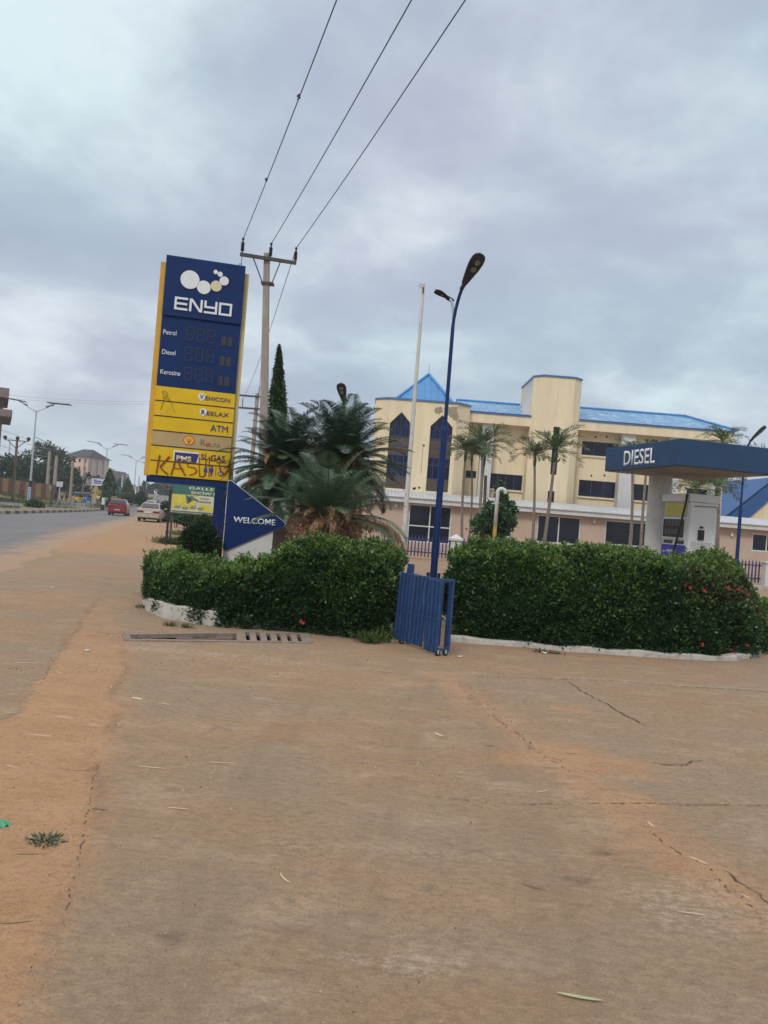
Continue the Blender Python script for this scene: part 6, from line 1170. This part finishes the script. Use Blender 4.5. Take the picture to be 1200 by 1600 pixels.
for k, (a_, c_, zz_, hh_) in enumerate(((.08, .35, .78, .07), (.14, .70, .55, .16), (.14, .64, .30, .14))): b = MB(); b.bx(w*a_, w*c_, -.03, .001, h0+h_*zz_, h0+h_*(zz_+hh_)); b.build('print_line', PURP, pn_)
board('blank white signboard on a post by the second concrete pole', 88.5, 752, 97.5, 761, 120, (.50, .52, .54), legs=1)
board('brown board standing on the median behind the red car', 174.5, 775, 183, 782.5, 96, (.22, .16, .12), legs=2)
board('small green and white poster against the tan wall end', 72, 759, 79, 767, 127, (.25, .36, .27), legs=1)
YY = 140; a = at(141, 777, YY); c = at(149, 757, YY); e2 = at(158, 775, YY); t = thing('yellow_kiosk', 'mustard yellow gabled kiosk board behind the motorcyclist', 'kiosk', (a.x, YY, g(a.x, YY))); w = e2.x-a.x; h = c.z-t.location.z; b = MB(); b.prism([(0, 0), (w*.75, 0), (w*.75, h*.55), (w*.40, h), (0, h*.5)][::-1], 0, .6); b.build('board', mat('mustard', (.38, .26, .03), .6, .15), t); b = MB(); b.prism([(w*.60, 0), (w, 0), (w, h*.45), (w*.82, h*.75), (w*.60, h*.55)][::-1], .7, 1.4); b.build('rear_board', MATS['mustard'], t); b = MB(); b.bx(w*.08, w*.6, -.04, .001, h*.48, h*.56); b.build('print_line', BROWNG, t)
t = thing('white_bollard', 'white concrete marker pillar on the median left of the mast tree', 'bollard', gp(162, 97, 780)); b = MB(); b.box((0, 0, .7), (.35, .35, 1.5)); b.build('shaft', WPAINT, t, bevel=.03); t = thing('black_bollard', 'short black marker at the end of the median kerb', 'bollard', gp(160.5, 84, 790)+Vector((0, 0, .15))); b = MB(); b.box((0, 0, .3), (.3, .3, .6)); b.build('shaft', BLACK, t, bevel=.03)
# ================================================================ vehicles
TAILR = mat('tail_light', (.14, .012, .010), .25, .1); TYRE = mat('tyre_rubber', (.012, .012, .012), .85, .1); RIMM = mat('rim', (.35, .35, .36), .35, .1, metal=.6); CARG = mat('car_glass', (.015, .018, .02), .08, .1, spec=.6); PLATE = mat('number_plate', (.55, .56, .55), .5)
def wheel(par, x, y, r=.31, w=.19, nm='wheel'):
    b = MB(); b.tube([(x-w/2, y, r), (x-w/2+.02, y, r), (x+w/2-.02, y, r), (x+w/2, y, r)], [r*.92, r, r, r*.92], 18); wh = b.build(nm, TYRE, par, smooth=False); b = MB(); b.tube([(x-w/2-.008, y, r), (x+w/2+.008, y, r)], r*.58, 12); b.build('rim', RIMM, wh)
def car(label, px, pyb, Y, rz, body, hatch=False, cat='car', group=None):
    p = gp(px, Y, pyb); t = thing('car', label, cat, (p.x, Y, p.z+.02), rz, group); Wd = .85; Lc = 4.1 if hatch else 4.5
    # length runs along +y (rear at y=0)
    if hatch: prof = [(0, .30, .62, .90), (.04, .24, .98, .97), (.5, .22, 1.0, 1.0), (1.2, .2, .98, 1.0), (2.6, .2, .96, 1.0), (3.4, .22, .86, .97), (3.95, .26, .70, .88), (4.1, .34, .55, .74)]; gh = [(.18, 1.0), (.62, 1.44), (2.0, 1.50), (3.05, .97)]
    else: prof = [(0, .32, .66, .88), (.05, .25, .96, .96), (.7, .2, 1.0, 1.0), (1.2, .2, .98, 1.0), (3.0, .2, .95, 1.0), (3.8, .22, .84, .96), (4.35, .26, .68, .86), (4.5, .34, .55, .72)]; gh = [(.75, .98), (1.35, 1.38), (2.35, 1.42), (3.3, .95)]
    b = MB(); vs = []
    for y, z0, z1, w in prof:
        w *= Wd
        for kx, kz in ((-.90, 0), (-1, .22), (-1, .62), (-.95, .92), (-.80, 1), (.80, 1), (.95, .92), (1, .62), (1, .22), (.90, 0)): vs.append((kx*w, y, z0+(z1-z0)*kz))
    n = 10; k = len(prof); fs = [(i*n+j, i*n+(j+1) % n, (i+1)*n+(j+1) % n, (i+1)*n+j) for i in range(k-1) for j in range(n)]+[tuple(range(n-1, -1, -1)), tuple(range((k-1)*n, k*n))]; b.add(vs, fs)
    # roof and pillars
    (y0, z0), (y1, z1), (y2, z2), (y3, z3) = gh; wl, wt = Wd*.90, Wd*.68; cb = [(-wl, y0, z0-.03), (-wt, y1, z1), (-wt, y2, z2), (-wl, y3, z3-.03)]; vs = cb+[(-v[0], v[1], v[2]) for v in cb]; b.add(vs, [(1, 2, 6, 5), (0, 1, 5, 4), (2, 3, 7, 6), (0, 3, 2, 1), (4, 5, 6, 7)]); bo = b.build('body', body, t, bevel=.03)
    def gl(pts, nm): b = MB(); b.add(pts, [tuple(range(len(pts)))]); o = b.build(nm, CARG, t); m_ = o.modifiers.new('thick', 'SOLIDIFY'); m_.thickness = .012; m_.offset = 0
    def quad(a_, c_, m_in, off_): return [(-a_[2]*m_in, a_[0], a_[1]), (a_[2]*m_in, a_[0], a_[1]), (c_[2]*m_in, c_[0], c_[1]), (-c_[2]*m_in, c_[0], c_[1])]
    fr_ = lambda a_, c_, q: (a_[0]+(c_[0]-a_[0])*q, a_[1]+(c_[1]-a_[1])*q)
    r0, r1 = fr_((y0, z0), (y1, z1), .12), fr_((y0, z0), (y1, z1), .88); gl([(-wl*.86, r0[0]-.03, r0[1]+.02), (wl*.86, r0[0]-.03, r0[1]+.02), (wt*.92, r1[0]-.03, r1[1]+.02), (-wt*.92, r1[0]-.03, r1[1]+.02)], 'rear_window')
    r0, r1 = fr_((y3, z3), (y2, z2), .1), fr_((y3, z3), (y2, z2), .9); gl([(wl*.86, r0[0]+.03, r0[1]+.02), (-wl*.86, r0[0]+.03, r0[1]+.02), (-wt*.92, r1[0]+.03, r1[1]+.02), (wt*.92, r1[0]+.03, r1[1]+.02)], 'windscreen')
    for s in (-1, 1): gl([(s*(wl+.012), y0+.25, z0+.03), (s*(wl+.012), y3-.25, z3+.03), (s*(wt+.02), y2-.05, z2-.07), (s*(wt+.02), y1+.05, z1-.07)], 'side_window')
    for s in (-1, 1):
        b = MB(); 
        if hatch: b.bx(s*.56, s*.76, -.025, .12, .72, .92)
        else: b.bx(s*.34, s*.80, -.02, .10, .68, .80)
        b.build('tail_light', TAILR, t); b = MB(); b.box((s*(Wd+.09), y3-.35, z3+.06), (.18, .10, .13)); b.build('mirror', body if not hatch else BLACK, t)
    b = MB(); b.box((0, -.03, .70 if not hatch else .50), (.48, .03, .13)); b.build('number_plate', PLATE, t); b = MB(); b.box((0, -.02, .40), (1.56, .12, .20)); b.build('rear_bumper', body, t, bevel=.03); b = MB(); b.bx(-.7, .7, .0, 3.6, .18, .30); b.build('underbody', BLACK, t)
    for x in (-.70, .70):
        for y in (.78, Lc-.85): wheel(t, x, y)
    return t
CR = mat('car_red', (.20, .012, .022), .28, .06); CBG = mat('car_beige', (.40, .33, .25), .35, .06); CWH = mat('car_white', (.62, .64, .66), .3, .05)
car('dark red hatchback driving away beside the median kerb', 182, 806, 69, math.radians(13), CR, True); car('beige saloon car stopped on the dirt edge of the road', 230, 820, 57, math.radians(10), CBG); car('white saloon car ahead of the beige car', 233.5, 792, 112, math.radians(12), CWH)
def keke(label, px, pyb, Y, rz, body):
    p = gp(px, Y, pyb); t = thing('tricycle_taxi', label, 'tricycle', (p.x, Y, p.z+.03), rz, 'tricycle taxis on the far carriageway')   # front at y=0 faces the camera
    b = MB(); b.add([(-.32, 0, .35), (.32, 0, .35), (.62, .5, .35), (.62, 2.3, .35), (-.62, 2.3, .35), (-.62, .5, .35), (-.34, .08, .95), (.34, .08, .95), (.60, .5, .95), (.62, 2.3, .95), (-.62, 2.3, .95), (-.60, .5, .95)], [(0, 1, 7, 6), (1, 2, 8, 7), (2, 3, 9, 8), (3, 4, 10, 9), (4, 5, 11, 10), (5, 0, 6, 11), (5, 4, 3, 2, 1, 0), (6, 7, 8, 9, 10, 11)]); b.build('body', body, t, bevel=.04)
    b = MB(); b.add([(-.5, .35, 1.62), (.5, .35, 1.62), (.62, .7, 1.74), (.62, 2.2, 1.72), (-.62, 2.2, 1.72), (-.62, .7, 1.74), (-.5, .35, 1.54), (.5, .35, 1.54), (.62, 2.25, 1.55), (-.62, 2.25, 1.55)], [(0, 1, 2, 5), (5, 2, 3, 4), (0, 6, 7, 1), (1, 7, 8, 3, 2), (3, 8, 9, 4), (0, 5, 4, 9, 6), (6, 9, 8, 7)]); b.build('roof', mat('canvas_grey', (.12, .13, .13), .7, .2), t)
    b = MB(); b.add([(-.36, .10, .97), (.36, .10, .97), (.47, .36, 1.56), (-.47, .36, 1.56)], [(0, 1, 2, 3)]); b.build('windscreen', CARG, t)
    b = MB()
    for x in (-.56, .56): b.tube([(x, .55, .9), (x, .5, 1.58)], .025, 5); b.tube([(x, 2.1, .9), (x, 2.1, 1.58)], .025, 5)
    b.build('frame', BLACK, t); b = MB(); b.ball((0, -.02, .72), (.10, .05, .10), 10, 6); b.build('headlight', WHT, t); b = MB(); b.bx(-.6, .6, 1.5, 1.7, .5, 1.25); b.build('seat', BLACK, t)
    for x, y in ((0, .2), (-.52, 1.9), (.52, 1.9)): wheel(t, x, y, .22, .12)
keke('yellow tricycle taxi on the far carriageway', 119, 788, 122, math.radians(12), mat('keke_yellow', (.50, .30, .02), .4)); keke('blue tricycle taxi just behind the yellow one', 133, 787, 126, math.radians(12), mat('keke_blue', (.03, .14, .42), .4))
def figure(par, name, joints, radii, edges, m):
    me = bpy.data.meshes.new(name); me.from_pydata(joints, edges, []); me.materials.append(m); o = bpy.data.objects.new(name, me); C.objects.link(o); o.parent = par; sk = o.modifiers.new('skin', 'SKIN'); sk.use_smooth_shade = True
    if not me.skin_vertices: me.attributes.new('x', 'FLOAT', 'POINT')
    return o, me
def person(label, loc, rz, shirt, trousers, pose='stand', group=None, par=None):
    if par is None: t = thing('person', label, 'person', loc, rz, group)
    else: t = par
    sit = pose == 'ride'; h = .0 if not sit else -.12
    J = [(0, 0, .95+h), (0, .0, 1.15+h), (0, .0, 1.40+h), (0, -.01, 1.50+h), (0, -.02, 1.58+h), (0, -.02, 1.70+h)]; Rr = [.15, .14, .16, .06, .095, .09]; E = [(0, 1), (1, 2), (2, 3), (3, 4), (4, 5)]
    for s in (-1, 1):
        k = len(J)
        if sit: J += [(s*.13, -.02, .86), (s*.2, -.42, .80), (s*.2, -.30, .38), (s*.2, -.42, .32), (s*.20, 0, 1.30), (s*.30, -.22, 1.12), (s*.30, -.50, 1.08), (s*.30, -.58, 1.07)]
        else: J += [(s*.10, 0, .88), (s*.11, -.03*s, .48), (s*.12, .04*s, .08), (s*.12, .04*s-.14, .04), (s*.20, 0, 1.40), (s*.25, .02, 1.12), (s*.26, -.06, .88), (s*.26, -.08, .80)]
        Rr += [.10, .075, .05, .04, .065, .05, .038, .035]; E += [(0, k), (k, k+1), (k+1, k+2), (k+2, k+3), (2, k+4), (k+4, k+5), (k+5, k+6), (k+6, k+7)]
    # one continuous skin, coloured by height: skin, shirt, trousers
    o, me = figure(t, 'body', J, Rr, E, SKIN); bpy.context.view_layer.objects.active = o
    return t, o, Rr
SKIN = mat('dark_skin', (.06, .032, .020), .6, .1)
def make_person(label, loc, rz, shirt, trousers, pose='stand'):
    """body grown as one tapered surface by sweeping closed rings along the limbs and welding them"""
    t = thing('person', label, 'person', loc, rz); sit = pose == 'ride'; dz = -.14 if sit else 0
    fw = -.06 if sit else 0
    def limb(b, pts, rad): b.tube(pts, rad, 8)
    b = MB(); hip = .95+dz; sh = 1.42+dz
    limb(b, [(0, 0, hip-.08), (0, 0, hip), (0, fw*.5, hip+.2), (0, fw, sh-.06), (0, fw, sh), (0, fw, sh+.05), (0, fw, sh+.12), (0, fw-.01, sh+.18), (0, fw-.02, sh+.27), (0, fw, sh+.34)], [.10, .16, .14, .19, .15, .07, .06, .10, .105, .05])
    legs = MB()
    for s in (-1, 1):
        lg = [(s*.09, 0, hip), (s*.18, -.38, hip-.06), (s*.18, -.30, .42), (s*.18, -.40, .34)] if sit else [(s*.09, 0, hip), (s*.11, -.04*s, .50), (s*.12, .08*s, .10), (s*.12, .08*s-.13, .05)]
        limb(b, lg, [.10, .072, .05, .045]); ar = [(s*.17, fw, sh-.03), (s*.28, fw-.20, sh-.24), (s*.30, -.48, sh-.32), (s*.30, -.56, sh-.33)] if sit else [(s*.18, 0, sh-.03), (s*.24, .03, sh-.30), (s*.25, -.05, sh-.54), (s*.25, -.07, sh-.64)]; limb(b, ar, [.06, .045, .035, .04])
        limb(legs, lg[:3], [.115, .085, .065])
    o = b.build('body', SKIN, t, smooth=True); r_ = o.modifiers.new('weld', 'REMESH'); r_.mode = 'VOXEL'; r_.voxel_size = .022; r_.use_smooth_shade = True
    limb(legs, [(0, 0, hip-.1), (0, 0, hip+.06)], [.15, .175]); q = legs.build('trousers', trousers, t, smooth=True); r_ = q.modifiers.new('weld', 'REMESH'); r_.mode = 'VOXEL'; r_.voxel_size = .025
    b = MB(); limb(b, [(0, 0, hip+.0), (0, fw*.5, hip+.2), (0, fw, sh-.06), (0, fw, sh+.03)], [.18, .165, .205, .11])
    for s in (-1, 1): limb(b, [(s*.14, fw, sh-.03), (s*.26, fw-(.14 if sit else 0), sh-.22)], [.085, .075])
    q = b.build('shirt', shirt, t, smooth=True); r_ = q.modifiers.new('weld', 'REMESH'); r_.mode = 'VOXEL'; r_.voxel_size = .025
    b = MB(); b.ball((0, fw+.012, sh+.28), (.108, .11, .09), 12, 8); b.build('hair', BLACK, t, smooth=True)
    return t
def motorbike(label, px, pyb, Y, rz, body, shirt, plabel):
    p = gp(px, Y, pyb)+Vector((0, 0, .03)); t = thing('motorcycle', label, 'motorcycle', p, rz)
    for y in (-.75, .55):
        b = MB(); b.tube([(-.05, y, .30), (.05, y, .30)], .30, 16); w_ = b.build('wheel', TYRE, t); b = MB(); b.tube([(-.055, y, .30), (.055, y, .30)], .17, 10); b.build('rim', RIMM, w_)
    b = MB(); b.tube([(0, .45, .45), (0, .1, .70), (0, -.35, .80), (0, -.6, .95)], [.07, .12, .14, .05], 8); b.tube([(0, -.60, 1.0), (0, -.75, .30)], .035, 6); b.tube([(-.33, -.52, 1.08), (0, -.58, 1.02), (.33, -.52, 1.08)], .018, 6); b.box((0, 0, .42), (.2, .4, .28)); b.build('frame', body, t); b = MB(); b.box((0, .22, .80), (.26, .75, .10)); b.build('seat', BLACK, t, bevel=.03); b = MB(); b.ball((0, -.68, .92), (.09, .08, .09), 8, 6); b.build('headlight', WHT, t)
    make_person(plabel, p, rz, shirt, mat('dark_trousers', (.02, .02, .03), .8), 'ride')
motorbike('motorcycle coming on the far carriageway', 153, 786, 128, math.radians(12), WHT, mat('shirt_white', (.6, .6, .62), .8), 'motorcyclist in a white top riding on the far carriageway')
motorbike('dark motorcycle riding away beside the white car', 246, 797, 104, math.radians(192), BLACK, mat('shirt_dark', (.03, .03, .05), .8), 'motorcyclist in dark clothes riding away beside the white car')
make_person('person in dark clothes walking on the dirt below the blank signboard', gp(87.5, 116, 776), math.radians(60), MATS['shirt_dark'], MATS['dark_trousers']); make_person('person standing by the tan pole near the yellow tricycle', gp(104, 128, 776), .5, mat('shirt_olive', (.10, .10, .05), .8), MATS['dark_trousers']); make_person('person standing in a pale top between the signboard and the tan pole', gp(97, 126, 776), -.4, mat('shirt_sand', (.35, .28, .2), .8), MATS['dark_trousers'])
p = gp(192.5, 190, 772); t = thing('green_truck', 'small dark green truck far up the road below the gantry', 'truck', p, math.radians(190)); b = MB(); b.bx(-1, 1, 0, 3.2, .6, 2.4); b.build('cargo_box', mat('truck_green', (.03, .10, .08), .6), t, bevel=.04); b = MB(); b.bx(-.95, .95, -1.4, -.05, .5, 2.0); b.build('cab', MATS['truck_green'], t, bevel=.1); b = MB(); b.bx(-.8, .8, -1.43, -1.38, 1.2, 1.8); b.build('windscreen', CARG, t)
for x in (-.8, .8):
    for y in (-.8, 2.4): wheel(t, x, y, .4, .25)
# ================================================================ litter on the ground
def straw(label, px, py, L_, ang, w=.008, curl=.5, m=STRAW, name='dry_straw', cat='straw', group='dry straw pieces on the ground'):
    p = on(px, py); n = 7; b = MB(); vs = []; x = y = 0; a = ang-curl/2
    for k in range(n+1):
        q = w*(math.sin(PI*(k+.35)/(n+.7)))**.6; vs += [(x-math.sin(a)*q/2, y+math.cos(a)*q/2, .002), (x+math.sin(a)*q/2, y-math.cos(a)*q/2, .002), (x, y, .003+q*.3)]; x += math.cos(a)*L_/n; y += math.sin(a)*L_/n; a += curl/n
    b.add(vs, [(3*k, 3*k+3, 3*k+5, 3*k+2) for k in range(n)]+[(3*k+2, 3*k+5, 3*k+4, 3*k+1) for k in range(n)]+[(3*k+1, 3*k+4, 3*k+3, 3*k) for k in range(n)]); o = b.build(name, m); o.location = (p.x, p.y, .004); tag(o, label, cat, group); return o
SGREEN = mat('fresh_blade', (.33, .34, .20), .7, .15)
straw('long pale leaf blade near the bottom of the picture', 870, 1553, .155, -.15, .016, .2, SGREEN); straw('thick cream stalk stub near the drain end of the slab', 206, 1091, .11, -.35, .028, .1); straw('curled pale blade beside a twig left of centre', 438, 1365, .11, -.95, .009, .7); straw('curved pale husk in the sandy seam below the lower crack', 1012, 1284, .09, -1.4, .014, .6); straw('long white blade lying across the sandy seam', 1077, 1340, .10, -.9, .012, .1); straw('small bent cream husk in the middle of the slab', 680, 1146, .10, -.9, .022, .9)
straw('thin straight pale straw right of the orange patch', 880, 1222, .09, .12, .009, .1); straw('pale slanting straw left of the sandy seam', 836, 1240, .12, .6, .010, .1); straw('thin pale straw near the lower right scuffs', 1060, 1426, .11, -.12, .006, .1); straw('pale straw by the right edge seam', 1157, 1398, .05, -1.1, .007, .1)
straw('long thin straw on the slab left of the centre', 218, 1199, .16, .0, .008, .1); straw('forked straw beside the left slab edge', 325, 1192, .16, .12, .007, .2); straw('small bleached straw in the left corner of the slab', 262, 1263, .11, .0, .006, .2)
for i, (px, py, L_, a_) in enumerate(((40, 1149, .22, 0), (78, 1119, .2, .1), (140, 1132, .16, -.5), (158, 1075, .14, 1.4), (174, 1072, .12, -1.2), (86, 1120, .2, -.1), (22, 1036, .3, .3), (150, 1035, .14, .5), (8, 1197, .12, -.3), (115, 1180, .1, .4), (45, 1180, .05, 0), (95, 1105, .25, .05), (88, 1050, .12, -.6), (137, 1040, .12, .2), (0, 1117, .15, .6), (252, 1099, .12, -.5), (60, 1110, .2, .0), (215, 1102, .05, .2))): straw('pale straw scrap on the red earth strip left of the slab', px, py, L_*.8, a_, .007, random.uniform(-.9, .9))
for i, (px, py, L_, a_, lb) in enumerate(((87, 1202, .25, .12, 'long dark twig on the red earth strip'), (143, 1265, .11, .05, 'short dark twig on the slab edge beside the earth strip'), (0, 1446, .14, .35, 'dark stalk at the left edge of the picture'), (756, 1165, .10, -.05, 'short dark straight twig right of the bent husk'), (815, 1382, .14, -.4, 'thin curved twig on the lower right slab'), (883, 1178, .11, -.1, 'dark twig on the orange dirt patch'), (936, 1232, .09, -.9, 'dark twig in the sandy seam'), (862, 1185, .11, -.7, 'dark twig at the tip of the orange patch'), (24, 1337, .17, .25, 'bare stalk of the wilted weed'), (108, 1076, .16, .25, 'crooked dark twig near the upper end of the earth strip'), (132, 993, .28, .05, 'dead branch left of the open drain'), (150, 990, .32, .15, 'second dead branch beside the open drain'), (590, 1050, .2, .0, 'short dark twig above the sandy seam'))): straw(lb, px, py, L_*.8, a_, .0065, random.uniform(-.9, .9), TWIG, 'twig', 'twig', 'twigs on the ground')
p = on(72, 1318); b = MB(); n = 90; a = rng.uniform(0, 2*PI, n); rr = rng.uniform(.0, .075, n); P = np.stack([p.x+np.cos(a)*rr*1.1, p.y+np.sin(a)*rr*.8, rng.uniform(.004, .02, n)], 1); D = np.stack([np.cos(a), np.sin(a), rng.uniform(-.1, .6, n)], 1)+rng.normal(0, .5, (n, 3)); o = leafmesh('wilted_weed', P, D, rng.uniform(.02, .045, n), .013, mat('wilted_leaf', (.06, .085, .05), .6, .3, 30, island=.4)); tag(o, 'small clump of wilted green leaves on the red earth', 'weed')
p = on(-2, 1291); b = MB(); n = 14; vs = [(p.x, p.y, .035)]+[(p.x+.055*math.cos(2*PI*k/n)*(1+.15*math.sin(k*2.3)), p.y+.035*math.sin(2*PI*k/n)*(1+.15*math.cos(k*1.7)), .004+.012*(k % 2)) for k in range(n)]; b.add(vs, [(0, k+1, (k+1) % n+1) for k in range(n)]); o = b.build('plastic_scrap', mat('green_plastic', (.06, .30, .15), .45, .2, 30)); tag(o, 'crumpled green plastic scrap at the left edge of the picture', 'plastic scrap')
for lb, px, py, s_ in (('white paper scrap below the long hedge kerb', 848, 1021, .05), ('smaller white scrap right of the folded barrier', 720, 1027, .035), ('white pebble like scrap above the earth strip', 137, 1018, .035), ('white scrap far out on the left concrete', 81, 919, .05), ('white scrap on the verge near the thin post', 256, 857, .07)):
    p = on(px, py); b = MB(); vs = [(p.x+s_*math.cos(k*1.05)*random.uniform(.7, 1.3), p.y+s_*.7*math.sin(k*1.05)*random.uniform(.7, 1.3), .006+random.uniform(0, s_*.4)) for k in range(6)]+[(p.x, p.y, s_*.5)]; b.add(vs, [(6, k, (k+1) % 6) for k in range(6)]); o = b.build('paper_scrap', WHT); tag(o, lb, 'scrap', 'white scraps on the ground')
# loose stones and crumbs
def pebbles():
    P = []
    for _ in range(2600):
        u = random.random()
        if u < .5: i = random.random(); q = LR[0]*(1-i)+LR[6]*i; x = np.interp(q[1], LR[:, 1], LR[:, 0]); x0 = x-abs(random.gauss(0, .30)); y = q[1]+random.uniform(-.2, .2)
        elif u < .7: i = random.random()*(len(SEAM)-1); k = int(i); q = SEAM[k]+(SEAM[k+1]-SEAM[k])*(i-k); x0, y = q[0]+random.gauss(0, .08), q[1]+random.gauss(0, .08)
        elif u < .8: q = DR[0]+(DR[1]-DR[0])*random.uniform(-.2, .7); x0, y = q[0]+random.gauss(0, .1), q[1]+random.gauss(0, .08)-.05
        else: x0, y = random.uniform(-3.5, 5), random.uniform(2.2, 9)
        P.append((x0, y))
    b = MB()
    for x, y in P:
        if inside(np.array([x]), np.array([y]), DR)[0] or inside(np.array([x]), np.array([y]), GR)[0]: continue
        s_ = random.uniform(.0018, .006)*(1+y/9); vs = [(x+s_*math.cos(k*1.57+.3)*random.uniform(.7, 1.3), y+s_*math.sin(k*1.57+.3)*random.uniform(.7, 1.3), .0) for k in range(4)]+[(x, y, s_*.9+.004)]; b.add(vs, [(4, k, (k+1) % 4) for k in range(4)])
    o = b.build('gravel', STONE); tag(o, 'crumbs and small stones strewn over the concrete and red earth', 'gravel', kind='stuff')
pebbles()

# ================================================================ light haze over the far street
b = MB(); b.bx(-260, 260, -70, 420, -4, 60); hz = b.build('haze', [bpy.data.materials.new('haze_air')]); hz['kind'] = 'stuff'; hz['label'] = 'thin humid haze over the street'
hm = hz.data.materials[0]; hm.use_nodes = True; hn = hm.node_tree.nodes; hn.clear(); ho = hn.new('ShaderNodeOutputMaterial'); hv = hn.new('ShaderNodeVolumePrincipled'); hv.inputs['Color'].default_value = (.93, .95, .97, 1); hv.inputs['Density'].default_value = .0006; hm.node_tree.links.new(hv.outputs[0], ho.inputs['Volume'])
